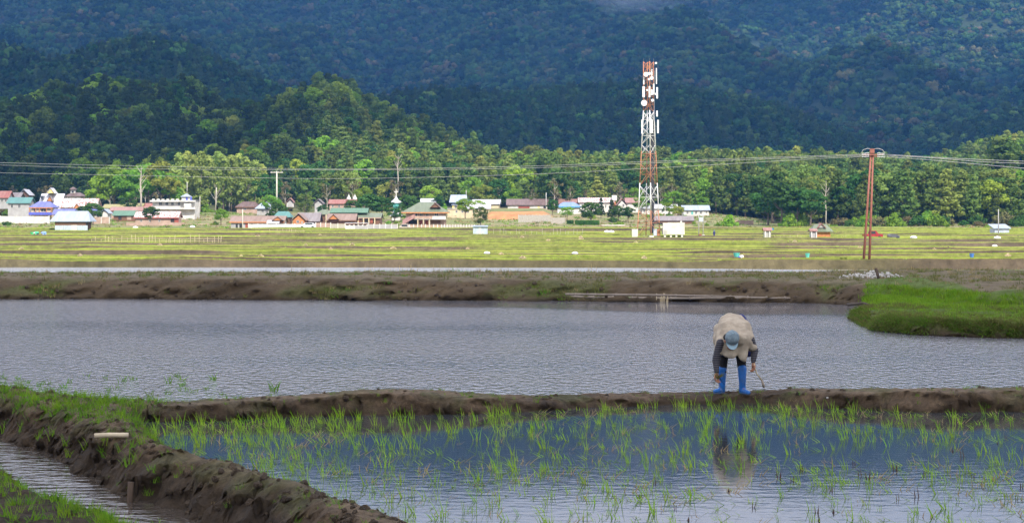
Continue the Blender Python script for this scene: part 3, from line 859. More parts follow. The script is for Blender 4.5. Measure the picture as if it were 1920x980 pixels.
k = visible_mask(X, Y, Z + 10, z_mount, 1250)
X, Y, Z = X[k], Y[k], Z[k]
sc = rs.uniform(0.8, 1.75, len(X)) * (1 + 0.3 * (rs.rand(len(X)) < 0.06)) * (0.85 + 0.4 * vnoise(X / 60, Y / 60, 9))
print('far forest', len(X))
o = scatter('mountain_rainforest', np.stack([X, Y, Z - 0.5], 1), sc, rs.uniform(0, 6.28, len(X)), rs.randint(0, 7, len(X)), far_src)
tag(o, 'dense blue green rainforest covering the far mountain', 'forest', kind='stuff')
mid_src = [blob_crown('slope_crown', 500 + i, L_MID, 260, 0.45, 1.25) for i in range(5)] + [TREE['dpine'][0][0], TREE['dpine'][1][0]]
X, Y, rs = jgrid(-430, 430, 1130, 1560, 6.4, 6)
k = np.abs(X) < Y * 0.285 + 15
X, Y = X[k], Y[k]; Z = z_mount(X, Y)
hm = lambda x, y: np.where(y < 1190, z_hill(x, np.minimum(y, 1189)) + 8, z_mount(x, y))
k = visible_mask(X, Y, Z + 10, hm, 660)
X, Y, Z = X[k], Y[k], Z[k]
print('mid forest', len(X))
pk = rs.randint(0, 7, len(X))
sc = np.where(pk < 5, rs.uniform(0.7, 1.15, len(X)), rs.uniform(0.9, 1.35, len(X)))
o = scatter('middle_hill_forest', np.stack([X, Y, Z - 0.5], 1), sc, rs.uniform(0, 6.28, len(X)), pk, mid_src)
tag(o, 'dark mixed forest on the shaded middle hills', 'forest', kind='stuff')

# first hill: the largest 300 pines are things of their own, the rest one mass
X, Y, rs = jgrid(-235, 235, 500, 985, 5.4, 8)
u = 960 + X * F / Y
k = (u > -130) & (u < 2050) & ((Y > 648) | ((u > 1425 + 50 * vnoise(X / 20, Y / 20, 3)) & (Y > 508 + 16 * vnoise(X / 12, X * 0, 4))) | ((u > 1290) & (Y > 600)))
X, Y, u = X[k], Y[k], u[k]; Z = z_hill(X, Y)
k = visible_mask(X, Y, Z + 13, z_hill, 560, pad=0.002)
X, Y, Z, u = X[k], Y[k], Z[k], u[k]
hgt = rs.uniform(9, 15.5, len(X)) * (1 + 0.12 * (rs.rand(len(X)) < 0.08))
# fewer of them on the low ground behind the village
order = np.argsort(Y / hgt)
inview = (u > -20) & (u < 1940)
print('hill forest', len(X), inview.sum())
dens = {}
pick = []
single = set()
for i in order:
    if inview[i] and len(single) < 285:
        single.add(i)
ZONES = [(70, 'above the left end of the village'), (190, 'behind the blue and rust streaked roofs'), (340, 'above the rounded bright trees'), (510, 'above the tight pale conifer row'), (640, 'left of the white finials'), (790, 'above the church turret'), (950, 'above the spired hall'), (1080, 'above the dark brown long roof'), (1200, 'left of the telecom tower'), (1300, 'just right of the telecom tower'), (1430, 'right of the white cabin'), (1560, 'behind the orange walled hut'), (1640, 'just left of the double power pole'), (1740, 'just right of the double power pole'), (1840, 'above the metal shed'), (9999, 'at the right border of the view')]
LOOK = {'pine': 'light olive pointed pine', 'dpine': 'shade-toned dark pointed pine', 'round': 'rounded olive tree', 'deep': 'deep green tree', 'broad': 'bright green tree'}
for i in sorted(single):
    kind = 'pine' if u[i] > 560 + 120 * (rs.rand() - 0.5) else ('dpine' if rs.rand() < 0.8 else 'pine')  # pines on the left mostly take the needles coloured for cloud shade
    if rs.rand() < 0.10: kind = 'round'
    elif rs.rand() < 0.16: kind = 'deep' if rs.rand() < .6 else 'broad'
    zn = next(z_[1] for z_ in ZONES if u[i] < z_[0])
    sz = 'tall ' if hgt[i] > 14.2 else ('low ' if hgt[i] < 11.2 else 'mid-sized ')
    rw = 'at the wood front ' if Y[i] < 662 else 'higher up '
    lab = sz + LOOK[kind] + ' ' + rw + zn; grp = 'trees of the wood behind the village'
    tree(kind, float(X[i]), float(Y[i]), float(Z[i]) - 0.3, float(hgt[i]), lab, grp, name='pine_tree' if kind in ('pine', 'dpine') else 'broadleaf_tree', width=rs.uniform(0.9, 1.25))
rest = np.array([i for i in range(len(X)) if i not in single])
rk = rs.rand(len(rest))
lit = (u[rest] > 560 + 160 * (rs.rand(len(rest)) - 0.5))  # right part gets the sunlit needle colour, left part the cloud-shade colour
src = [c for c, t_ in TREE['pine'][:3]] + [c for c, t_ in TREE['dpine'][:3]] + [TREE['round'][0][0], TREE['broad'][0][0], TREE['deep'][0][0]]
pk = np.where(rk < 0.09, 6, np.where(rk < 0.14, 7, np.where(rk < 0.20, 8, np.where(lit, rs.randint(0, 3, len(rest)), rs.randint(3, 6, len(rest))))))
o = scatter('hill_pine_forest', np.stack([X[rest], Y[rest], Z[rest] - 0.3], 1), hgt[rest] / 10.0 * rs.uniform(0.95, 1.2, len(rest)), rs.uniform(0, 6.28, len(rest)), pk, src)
tag(o, 'mass of pines further up the first hill behind the village', 'forest', kind='stuff')

# ---------------------------------------------------------------- building kit
def box_v(x0, x1, y0, y1, z0, z1):
    return [(x0, y0, z0), (x1, y0, z0), (x1, y1, z0), (x0, y1, z0), (x0, y0, z1), (x1, y0, z1), (x1, y1, z1), (x0, y1, z1)]
BOXF = [(0, 3, 2, 1), (4, 5, 6, 7), (0, 1, 5, 4), (1, 2, 6, 5), (2, 3, 7, 6), (3, 0, 4, 7)]
def boxes(name, bl, mat, parent=None, loc=(0, 0, 0)):
    V, Fc = [], []
    for b_ in bl:
        n = len(V); V += box_v(*b_); Fc += [tuple(i + n for i in f) for f in BOXF]
    return obj(name, mesh_from(name, V, Fc, [mat]), parent, loc)
def tube(name, pts, rad, mat, parent=None, seg=6, loc=(0, 0, 0)):
    if not isinstance(rad, (list, tuple)): rad = [rad] * len(pts)
    V, Q = tubes([(pts, rad)], seg)
    return obj(name, mesh_from(name, V, Q, [mat], smooth=True), parent, loc)
def lathe(name, prof, mat, parent=None, seg=12, loc=(0, 0, 0)):
    V, Q = [], []
    for r, z in prof:
        V += [(r * math.cos(2 * math.pi * j / seg), r * math.sin(2 * math.pi * j / seg), z) for j in range(seg)]
    for i in range(len(prof) - 1):
        for j in range(seg):
            j2 = (j + 1) % seg
            Q.append((i * seg + j, i * seg + j2, (i + 1) * seg + j2, (i + 1) * seg + j))
    Q.append(tuple(range(seg - 1, -1, -1))); Q.append(tuple((len(prof) - 1) * seg + j for j in range(seg)))
    return obj(name, mesh_from(name, V, Q, [mat], smooth=False), parent, loc)
def gz(x, y):
    if y < 472: return field_z(x, y)
    return float(z_hill(np.array([x]), np.array([y]))[0])
def find_d(u, v):
    """distance at which the land is seen at row v in column u"""
    for y_ in np.arange(150, 680, 1.0):
        x_ = (u - 960) / F * y_
        z_ = float(np.interp(y_, [p[0] for p in PROF], [p[1] for p in PROF])) if y_ < 471 else float(z_hill(np.array([x_]), np.array([y_]))[0])
        if VH + (H - z_) / y_ * F <= v: return float(y_)
    return 640.0

def roof_mat(name, c, c2=None, scale=0.6, rough=0.5, lo=0.3, hi=0.7):
    """corrugated sheet: fine ridges down the slope, weathered in streaks"""
    m = M(name, c, c2, scale=scale, rough=rough, lo=lo, hi=hi, stretch=(3.0, 0.5, 0.5), spec=0.3)
    b_ = [n for n in m.node_tree.nodes if n.type == 'BSDF_PRINCIPLED'][0]
    tc = nd(m, 'ShaderNodeTexCoord'); wv = nd(m, 'ShaderNodeTexWave', bands_direction='X', ins={'Scale': 1.6, 'Distortion': 0.0})
    lk(m, tc.outputs['Object'], wv.inputs['Vector'])
    bu = nd(m, 'ShaderNodeBump', ins={'Strength': 0.7, 'Distance': 0.05})
    lk(m, wv.outputs['Fac'], bu.inputs['Height']); lk(m, bu.outputs[0], b_.inputs['Normal'])
    return m
RM = {
    'steel': roof_mat('steel_roof_sheet', (0.36, 0.41, 0.50), (0.26, 0.30, 0.38)),
    'white': roof_mat('white_roof_sheet', (0.56, 0.56, 0.60), (0.40, 0.39, 0.42)),
    'rusty': roof_mat('rust_streaked_roof_sheet', (0.56, 0.53, 0.53), (0.30, 0.09, 0.05), scale=1.6, lo=0.44, hi=0.52),
    'red': roof_mat('red_roof_sheet', (0.26, 0.075, 0.06), (0.30, 0.15, 0.12)),
    'pink': roof_mat('faded_pink_roof_sheet', (0.33, 0.19, 0.165), (0.24, 0.12, 0.10)),
    'brown': roof_mat('brown_roof_sheet', (0.18, 0.12, 0.11), (0.11, 0.07, 0.06)),
    'tan': roof_mat('tan_brown_roof_sheet', (0.28, 0.19, 0.15), (0.19, 0.12, 0.09)),
    'blue': roof_mat('blue_roof_sheet', (0.16, 0.17, 0.42), (0.10, 0.11, 0.32)),
    'sky': roof_mat('light_blue_roof_sheet', (0.20, 0.28, 0.50), (0.15, 0.22, 0.42)),
    'teal': roof_mat('teal_roof_sheet', (0.09, 0.23, 0.21), (0.08, 0.17, 0.16)),
    'green': roof_mat('dark_green_roof_sheet', (0.10, 0.20, 0.13), (0.08, 0.15, 0.10)),
    'moss': roof_mat('grey_green_roof_sheet', (0.17, 0.20, 0.13), (0.12, 0.14, 0.09)),
    'olive': roof_mat('straw_coloured_roof_sheet', (0.32, 0.29, 0.12), (0.24, 0.21, 0.09)),
    'slate': roof_mat('grey_roof_sheet', (0.25, 0.22, 0.22), (0.16, 0.13, 0.13)),
}
WM = {
    'white': M('white_wall_paint', (0.66, 0.64, 0.60), (0.46, 0.43, 0.39), scale=0.8),
    'cream': M('cream_wall_paint', (0.60, 0.50, 0.32), (0.46, 0.37, 0.24), scale=0.7),
    'pinkw': M('pale_pink_wall', (0.44, 0.31, 0.24), (0.30, 0.20, 0.15), scale=0.8),
    'grey': M('grey_plaster', (0.40, 0.39, 0.38), (0.30, 0.29, 0.28), scale=0.8),
    'wood': M('dark_timber', (0.20, 0.10, 0.055), (0.12, 0.06, 0.035), scale=2, stretch=(3, 1, 1)),
    'orange': M('orange_timber', (0.52, 0.22, 0.08), (0.38, 0.14, 0.05), scale=2),
    'red': M('red_brown_boards', (0.34, 0.09, 0.06), (0.24, 0.06, 0.04), scale=2),
    'blue': M('blue_paint', (0.10, 0.12, 0.50), (0.08, 0.09, 0.38), scale=2),
    'sky': M('sky_blue_paint', (0.06, 0.30, 0.58), None, scale=2),
    'teal': M('teal_paint', (0.14, 0.48, 0.45), None, scale=2),
    'yellow': M('yellow_paint', (0.80, 0.64, 0.25), None, scale=2),
    'metal': M('zinc_sheet', (0.50, 0.55, 0.62), (0.34, 0.38, 0.45), scale=1.5, rough=0.45, stretch=(3, 1, 0.6)),
    'dark': M('dark_opening', (0.035, 0.032, 0.03), None, scale=2),
    'glass': M('window_glass', (0.05, 0.06, 0.07), (0.03, 0.035, 0.04), scale=1, rough=0.12, spec=0.6),
    'conc': M('weathered_concrete', (0.50, 0.48, 0.44), (0.36, 0.34, 0.31), scale=1.5),
    'bam': M('dry_bamboo', (0.50, 0.42, 0.27), (0.36, 0.29, 0.18), scale=3),
    'picket': M('weathered_pickets', (0.42, 0.38, 0.33), (0.30, 0.27, 0.22), scale=3),
}

def roof_shape(kind, w, dp, rise, ov, th, hipf=0.25, slant=0.0):
    """closed roof shell; local: x centred, y 0 (front wall) to dp, z 0 at the eave"""
    x0, x1, y0, y1, ym = -w / 2, w / 2, -ov, dp + ov, dp / 2
    if kind == 'gx':
        t = [(x0, y0, 0), (x1, y0, 0), (x1, ym, rise), (x0, ym, rise), (x1, y1, 0), (x0, y1, 0)]
        f = [(0, 1, 2, 3), (3, 2, 4, 5)]; rim = [0, 1, 2, 4, 5, 3]
    elif kind == 'gy':
        t = [(x0, y0, 0), (0, y0, rise), (x1, y0, 0), (x1, y1, 0), (0, y1, rise), (x0, y1, 0)]
        f = [(0, 1, 4, 5), (1, 2, 3, 4)]; rim = [0, 1, 2, 3, 4, 5]
    elif kind == 'hip':
        a = w * hipf
        t = [(x0, y0, 0), (x1, y0, 0), (x1, y1, 0), (x0, y1, 0), (x0 + a, ym, rise), (x1 - a, ym, rise)]
        f = [(0, 1, 5, 4), (1, 2, 5), (2, 3, 4, 5), (3, 0, 4)]; rim = [0, 1, 2, 3]
    elif kind == 'mono':
        t = [(x0, y0, 0), (x1, y0, 0), (x1, y1, rise), (x0, y1, rise)]
        f = [(0, 1, 2, 3)]; rim = [0, 1, 2, 3]
    elif kind == 'flat':
        t = [(x0, y0, rise), (x1, y0, rise), (x1, y1, rise), (x0, y1, rise)]
        f = [(0, 1, 2, 3)]; rim = [0, 1, 2, 3]
    n = len(t)
    V = t + [(x, y, z - th) for x, y, z in t]
    Fc = list(f) + [tuple(i + n for i in reversed(q)) for q in f]
    for i in range(len(rim)):
        a_, b_ = rim[i], rim[(i + 1) % len(rim)]
        Fc.append((a_, a_ + n, b_ + n, b_))
    return V, Fc

def house(name, label, uL, uR, vb, ve, vr, kind='gx', wall='white', roof='white', dp=6.0, ov=3.0, wins=(), doors=(), d=None, rz=0.0, cat='house', group=None, hipf=0.25, fmat='white', trim=None, extra=(), sink=1.5):
    d = d or find_d((uL + uR) / 2, vb)
    k = F / d
    c = P((uL + uR) / 2, vb, d)
    o = empty(name, c, label, cat, group, math.radians(rz))
    w = (uR - uL) / k; ovm = ov / k
    ww = w - 2 * ovm
    he = (vb - ve) / k; rise = (ve - vr) / k
    wl = [(-ww / 2, ww / 2, 0, dp, -sink, he - 0.02)]
    wo = boxes('wall', wl, WM[wall], o)
    if kind in ('gx', 'gy'):
        # gable triangles
        if kind == 'gx':
            V = [(-ww / 2, 0, he - .02), (-ww / 2, dp, he - .02), (-ww / 2, dp / 2, he + rise * (dp / (dp + 2 * ovm)) - .15), (ww / 2, 0, he - .02), (ww / 2, dp, he - .02), (ww / 2, dp / 2, he + rise * (dp / (dp + 2 * ovm)) - .15)]
        else:
            r_ = rise * (ww / w) - .12
            V = [(-ww / 2, 0, he - .02), (ww / 2, 0, he - .02), (0, 0, he + r_), (-ww / 2, dp, he - .02), (ww / 2, dp, he - .02), (0, dp, he + r_)]
        obj('gable', mesh_from('gable', V, [(0, 1, 2), (5, 4, 3), (0, 3, 4, 1), (1, 4, 5, 2), (2, 5, 3, 0)], [WM[wall]]), o)
    V, Fc = roof_shape(kind, w, dp, rise, max(ovm, 0.3), 0.14, hipf)
    ro = obj('roof', mesh_from('roof', [(x, y, z + he + 0.06) for x, y, z in V], Fc, [RM[roof] if roof in RM else WM[roof]]), o)
    if trim:
        boxes('fascia', [(-w / 2 + .02, w / 2 - .02, -max(ovm, .3) - .05, -max(ovm, .3) + .03, he - .22, he + 0.04)], WM[trim], o)
    def lx(u): return (u - (uL + uR) / 2) / k
    def lz(v): return (vb - v) / k
    for (u0, v0, u1, v1) in wins:
        x0, x1, z0, z1 = lx(u0), lx(u1), lz(v1), lz(v0)
        e = 0.07
        fo_ = boxes('window', [(x0, x1, -.06, -.003, z1 - e, z1), (x0, x1, -.06, -.003, z0, z0 + e), (x0, x0 + e, -.06, -.003, z0 + e, z1 - e), (x1 - e, x1, -.06, -.003, z0 + e, z1 - e), ((x0 + x1) / 2 - .03, (x0 + x1) / 2 + .03, -.05, -.003, z0 + e, z1 - e)], WM[fmat], o)
        boxes('pane', [(x0 + e, x1 - e, -.03, -.006, z0 + e, z1 - e)], WM['glass'], fo_)
    for (u0, v0, u1, v1, dm) in doors:
        boxes('door', [(lx(u0), lx(u1), -.05, -.003, lz(v1), lz(v0))], WM[dm], o)
    for e in extra:
        nm, u0, v0, u1, v1, ya, yb, mt = e
        boxes(nm, [(lx(u0), lx(u1), ya, yb, lz(v1), lz(v0))], WM.get(mt) or RM[mt], o)
    o['_k'] = k
    del o['_k']
    return o, lx, lz
def add_gable(o, lx, lz, uc, uw, ve, vr, yf, dp, wall, roof, vb=None):
    """a small gable or dormer facing the field, part of its house"""
    w = lx(uc + uw) - lx(uc - uw); x = lx(uc); he = lz(ve); rise = lz(vr) - lz(ve)
    V, Fc = roof_shape('gy', w, dp, rise, 0.25, 0.12)
    a = obj('dormer', mesh_from('dormer', [(p[0] + x, p[1] + yf, p[2] + he) for p in V], Fc, [RM[roof]]), o)
    w2 = w * 0.84; r2 = rise * .84 - .06
    V = [(x - w2 / 2, yf, he), (x + w2 / 2, yf, he), (x, yf, he + r2), (x - w2 / 2, yf + dp, he), (x + w2 / 2, yf + dp, he), (x, yf + dp, he + r2)]
    obj('dormer_front', mesh_from('dormer_front', V, [(0, 1, 2), (5, 4, 3), (0, 3, 4, 1), (1, 4, 5, 2), (2, 5, 3, 0)], [WM[wall]]), o)

# ---------------------------------------------------------------- the village, from left to right
house('house', 'small house with red roof at the far left of the village', -14, 18, 382, 371, 358, 'gx', 'grey', 'red', 6, wins=((2, 373, 6, 379), (9, 373, 13, 379)), d=590)
house('house', 'low house with teal green roof behind bushes, left of the blue roofed house', 12, 58, 396, 381, 370, 'gx', 'grey', 'teal', 6, wins=((20, 383, 25, 390), (34, 383, 39, 390)), d=560)
house('house', 'little house with white roof and brown gable at the left edge of the village', 34, 56, 372, 366, 355, 'gy', 'wood', 'white', 6, d=610)
house('house', 'grey roofed low house behind the teal roofed one', 16, 40, 378, 370, 361, 'gx', 'wood', 'slate', 5, d=600)
h, lx, lz = house('house', 'tall white metal roofed house with two pointed yellow gables', 72, 116, 400, 386, 363, 'gx', 'white', 'white', 8, wins=((76, 388, 81, 396), (104, 388, 109, 396)), d=572)
add_gable(h, lx, lz, 93, 8, 362, 352, 1.2, 4, 'yellow', 'white')
add_gable(h, lx, lz, 94, 6, 377, 367, -0.3, 4, 'orange', 'slate')
boxes('attic_window', [(lx(76), lx(80), 0.3, 3.2, lz(373), lz(367))], WM['glass'], h)
h, lx, lz = house('house', 'house with blue hipped roof, orange posts and a blue balcony', 55, 100, 405, 389, 378, 'hip', 'cream', 'blue', 7, ov=4, wins=((63, 391, 69, 397), (77, 391, 87, 397)), d=548, trim='orange')
boxes('balcony', [(lx(56), lx(99), -1.4, -1.28, lz(403), lz(398)), (lx(56), lx(99), -1.28, -.01, lz(403), lz(402.3))], WM['blue'], h)
for u_ in (57, 69, 76, 89, 98):
    boxes('post', [(lx(u_ - .6), lx(u_ + .6), -1.25, -1.08, lz(405), lz(389.5))], WM['orange'], h)
h, lx, lz = house('longhouse', 'long building with white roof streaked by rust, orange gable on its front', 112, 181, 402, 389, 372, 'gx', 'white', 'rusty', 8, d=562, wins=((120, 392, 124, 398), (130, 392, 134, 398)))
add_gable(h, lx, lz, 146, 7, 391, 381, -1.2, 3, 'orange', 'rusty')
house('house', 'low blue roofed wing in front of the rust streaked long building', 98, 184, 408, 402, 392, 'gx', 'white', 'blue', 5, d=541, wins=((160, 403.5, 164, 407),))
h, lx, lz = house('house', 'brown roofed house with a little tower on its ridge', 122, 154, 378, 368, 361, 'hip', 'white', 'brown', 7, d=606, wins=((127, 370, 131, 374), (140, 370, 144, 374)))
boxes('lantern', [(lx(129), lx(137), 2.5, 4.2, lz(362), lz(355))], WM['white'], h)
boxes('lantern_opening', [(lx(131), lx(135), 2.44, 2.52, lz(361), lz(357.5))], WM['dark'], h)
V, Fc = roof_shape('hip', lx(138.5) - lx(127.5), 2.4, 0.7, 0.2, 0.1, 0.4)
obj('lantern_roof', mesh_from('lantern_roof', [(x + lx(133), y_ + 2.1, z + lz(355) + .1) for x, y_, z in V], Fc, [RM['brown']]), h)
# walls round the left compounds
def wall_thing(name, label, u0, u1, vb, vt, mat, d=None, th=0.25, posts=0, postmat='white', cat='wall', panel='panel'):
    d = d or find_d((u0 + u1) / 2, vb)
    k = F / d; c = P((u0 + u1) / 2, vb, d)
    o = empty(name, c, label, cat)
    n = max(1, posts)
    w = (u1 - u0) / k
    for i in range(n):
        a, b_ = -w / 2 + w * i / n, -w / 2 + w * (i + 1) / n
        boxes(panel, [(a + .1, b_ - .1, 0, th, -1.2, (vb - vt) / k)] if posts else [(a, b_, 0, th, -1.2, (vb - vt) / k)], WM[mat], o)
    if posts:
        for i in range(n + 1):
            a = -w / 2 + w * i / n
            boxes('post', [(a - .099, a + .099, -.05, th + .05, -1.2, (vb - vt) / k + .15)], WM[postmat], o)
    return o
wall_thing('compound_wall', 'long whitewashed wall at the field edge, left of the metal field hut', -60, 92, 417, 405.5, 'white', d=525, posts=5)
wall_thing('compound_wall', 'whitewashed wall with rust stains behind the right end of the field hut', 160, 205, 417, 407, 'pinkw', d=523, posts=3)
# cream and green roofs
house('house', 'low house with straw yellow roof behind the green roofed one', 192, 236, 395, 390, 383, 'gx', 'white', 'olive', 6, d=570)
house('house', 'low house with straw yellow roof beside a red roofed house', 232, 268, 396, 388, 381, 'gx', 'cream', 'olive', 6, d=578)
house('house', 'small red roofed house left of the white two-storey building', 264, 288, 396, 388, 381, 'gx', 'wood', 'red', 5, d=580)
house('house', 'long low house with rust red roof behind the green roof', 205, 282, 400, 395, 388, 'gx', 'pinkw', 'pink', 5, d=556)
house('house', 'open sided house with dark green roof left of the white long shed', 210, 256, 413, 404, 395, 'gx', 'wood', 'green', 6, d=540, doors=((222, 405, 228, 412, 'dark'), (238, 405, 246, 412, 'pinkw')))
house('house', 'small white house beside the green roofed house', 186, 205, 410, 400, 392, 'gy', 'white', 'steel', 5, d=545)
# white two-storey building with parapets and corner tower
h, lx, lz = house('building', 'white two-storey building with toothed parapet and a small corner tower', 285, 366, 410, 377.5, 375.5, 'flat', 'white', 'white', 9, ov=1, d=552, cat='building',
    wins=((298, 379, 304, 385), (310, 379, 316, 385), (321, 379, 326, 385), (333, 379, 338, 385), (326, 396, 330, 402), (334, 396, 339, 402)),
    extra=(('floor_slab', 283, 389.5, 368, 392.3, -1.6, -.01, 'white'), ('floor_slab', 283, 375.5, 368, 378.4, -1.6, -.4, 'white'), ('tower_room', 341.5, 368.5, 357, 378.4, -.8, 2.2, 'white'), ('wing', 347, 381.5, 360, 392.4, -1.7, -.02, 'white')))
for i, u_ in enumerate(range(287, 341, 9)):
    boxes('merlon', [(lx(u_), lx(u_ + 5), -1.58, -1.4, lz(375.4), lz(372.8))], WM['white'], h)
boxes('railing', [(lx(285), lx(340), -1.6, -1.5, lz(389.6), lz(386.5))], WM['white'], h)
V, Fc = roof_shape('hip', lx(358) - lx(340), 3.4, (368.5 - 363) / (F / 552), 0.2, 0.1, 0.45)
obj('tower_roof', mesh_from('tower_roof', [(x + lx(349), y_ - 1.1, z + lz(368.5)) for x, y_, z in V], Fc, [RM['steel']]), h)
for a_, b_ in ((349.5, 353), (357.8, 361)):
    w_ = boxes('window', [(lx(a_), lx(b_), -.88, -.81, lz(376), lz(369.5))], WM['blue'], h)
tube('flagpole', [(lx(350), .8, lz(363)), (lx(350), .8, lz(341))], 0.09, WM['white'], h)
V, Fc = roof_shape('gx', lx(368) - lx(356), 2.6, 0.4, 0.1, 0.1)
house('longhouse', 'long shed with white roof and red ridge in front of the white building', 251, 336, 419, 408, 396.5, 'gx', 'pinkw', 'rusty', 6, d=520, trim='red', wins=((263, 411, 267, 416), (279, 411, 283, 416), (297, 411, 301, 416)), doors=((320, 409, 327, 418, 'dark'), (327, 409, 335, 418, 'red')))
wall_thing('brick_wall', 'low brown brick wall in front of the long white shed', 237, 345, 423, 417, 'pinkw', d=503)
house('house', 'house with dark brown hipped roof between the utility pole and the white building', 441, 487, 396, 388, 378, 'hip', 'pinkw', 'brown', 7, d=600, trim='wood', wins=((458, 389.5, 462, 394),))
house('house', 'house with pale blue-white hipped roof left of the tall wooden pole', 478, 525, 401, 391, 379, 'hip', 'grey', 'steel', 7, d=585, wins=((490, 393, 495, 398), (505, 393, 511, 398)), ov=4)
h, lx, lz = house('shrine', 'small house on white stilts with a red gable roof', 536, 552, 388, 380, 371, 'gy', 'grey', 'pink', 3.5, d=598, cat='shrine', sink=0, extra=(('leg', 537.5, 380, 540.5, 388, 0.001, .5, 'white'), ('leg', 547.5, 380, 550.5, 388, 0.001, .5, 'white')))
h.children[0].location.z = 0.0
house('house', 'small grey house with gable front between the stilt house and the red roof', 587, 607, 392, 382, 373, 'gy', 'grey', 'slate', 6, d=596)
h, lx, lz = house('house', 'long red roofed house with two white pointed finials on the ridge', 615, 668, 392, 382, 374, 'gx', 'pinkw', 'red', 6, d=598, wins=((622, 384, 626, 389), (634, 384, 638, 389), (648, 384, 652, 389)))
for u_ in (652.5, 664):
    lathe('finial', [(.55, 0), (.75, .3), (.45, .8), (.3, 1.1), (.1, 1.5), (0.02, 1.9)], WM['white'], h, 8, (lx(u_), 3, lz(374.5)))
# brown long house with curved gable end
h, lx, lz = house('longhouse', 'long brown roofed house with orange fascia and a porch gable, behind a white wall', 430, 534, 431, 416, 405, 'gx', 'grey', 'tan', 8, d=478, trim='orange', wins=((470, 418, 475, 424), (486, 418, 491, 424), (508, 419, 512, 424)), doors=((460, 418, 465, 428, 'red'), (442, 420, 446, 429, 'dark'), (449, 420, 454, 429, 'dark')))
add_gable(h, lx, lz, 522, 11, 413, 405.5, -1.5, 5, 'orange', 'tan')
V, Fc = roof_shape('mono', lx(526) - lx(502), 2.2, 0.7, 0, 0.1)
obj('porch_roof', mesh_from('porch_roof', [(x + lx(514), y_ - 2.6, z + lz(418)) for x, y_, z in V], Fc, [RM['white']]), h)
for u_ in (504, 524): boxes('post', [(lx(u_) - .07, lx(u_) + .07, -2.55, -2.4, lz(431), lz(418.6))], WM['white'], h)
house('house', 'house with bright teal roof beside the brown gabled house', 512, 546, 414, 407, 396.5, 'hip', 'wood', 'teal', 6, d=500, hipf=0.2)
h, lx, lz = house('house', 'timber house with steep brown roof and orange gable wall', 546, 574, 424, 413, 400, 'gy', 'orange', 'tan', 9, d=486, wins=((556, 413, 561, 418), (565, 415, 568, 419)))
house('house', 'wide grey-brown roof adjoining the orange gabled timber house', 555, 600, 420, 415, 399, 'gx', 'wood', 'slate', 8, d=492)
wall_thing('compound_wall', 'white wall in front of the brown long house, ending at the parked car', 466, 570, 428, 420, 'white', d=474, posts=6)
h, lx, lz = house('pavilion', 'open pavilion with grey-green hipped roof on white columns', 587, 628, 416, 402, 393, 'hip', 'wood', 'moss', 5, d=500, cat='pavilion', hipf=.4)
for u_ in (591, 601.5, 612, 623):
    boxes('column', [(lx(u_) - .18, lx(u_) + .18, -.5, -.14, lz(416), lz(402.2))], WM['cream'], h)
h, lx, lz = house('longhouse', 'long building with two-tier green roof and open brown veranda', 618, 715, 420, 408, 399.5, 'gx', 'wood', 'moss', 9, d=494, trim='pinkw',
    doors=((668, 409.5, 674, 418, 'red'), (684, 409.5, 690, 418, 'dark'), (694, 409.5, 699, 418, 'red')))
V, Fc = roof_shape('gx', lx(689) - lx(617), 5.0, 1.1, .3, .12)
obj('upper_roof', mesh_from('upper_roof', [(x + lx(653), y_ + 2.0, z + lz(398)) for x, y_, z in V], Fc, [RM['green']]), h)
for u_ in (662, 672, 682, 692, 703):
    boxes('column', [(lx(u_) - .14, lx(u_) + .14, -.9, -.6, lz(420), lz(408.3))], WM['cream'], h)
h, lx, lz = house('house', 'low wing with tan roof and ivy grown gable, in front of the green-roofed long building', 612, 668, 423, 413, 401, 'gx', 'wood', 'tan', 7, d=484, trim='wood')
add_gable(h, lx, lz, 626, 10, 411, 401, -1.0, 3, 'orange', 'tan')
wall_thing('fence', 'pinkish low wall with red and white blocks beside the parked silver car', 592, 620, 429, 418, 'pinkw', d=472, posts=3, cat='fence')
wall_thing('gate', 'wooden yard gate between white posts, left of the white kiosk', 620, 647, 432, 419.5, 'picket', d=462, posts=2, cat='gate')
h, lx, lz = house('kiosk', 'low flat-roofed white and grey kiosk with slatted top', 647, 690, 436, 421, 418, 'flat', 'white', 'white', 4, ov=.5, d=452, cat='kiosk', extra=(('panel', 666, 423.5, 689, 435.5, -.06, -.003, 'grey'), ('base_slab', 645, 434, 692, 437, -.5, 4.3, 'conc')))
for i in range(5):
    boxes('vent_slot', [(lx(649 + i * 8.2), lx(654 + i * 8.2), -.05, -.003, lz(422.6), lz(421.2))], WM['dark'], h)
wall_thing('fence', 'grey panel fence with white posts between the kiosk and the parked vans', 690, 745, 433, 420.5, 'grey', d=460, posts=5, cat='fence')
# church lantern
c0 = P(743, 411, 545)
o = empty('church', c0, 'white and teal church turret with a cross rising above dark green trees', 'church')
k5 = F / 545
boxes('turret', [(-1.1, 1.1, -1.1, 1.1, -4, 1.2)], WM['white'], o)
lathe('skirt_roof', [(1.9, 0.9), (1.0, 1.7), (.9, 2.2)], RM['white'], o, 8)
lathe('drum', [(.8, 2.1), (.8, 3.4), (1.2, 3.41), (1.35, 3.9), (1.45, 4.5)], WM['teal'], o, 8)
lathe('dome', [(1.75, 4.45), (1.6, 4.7), (.9, 5.3), (.35, 5.8), (.12, 6.4)], RM['white'], o, 12)
boxes('cross', [(-.1, .1, -.08, .08, 6.3, 8.3), (-.55, .55, -.079, .079, 7.35, 7.6)], WM['white'], o)
boxes('side_chapel', [(-4.2, -1.3, -.5, 4, -4, -1.5), (1.3, 2.2, -.5, 4, -4, -1.9)], WM['white'], o)
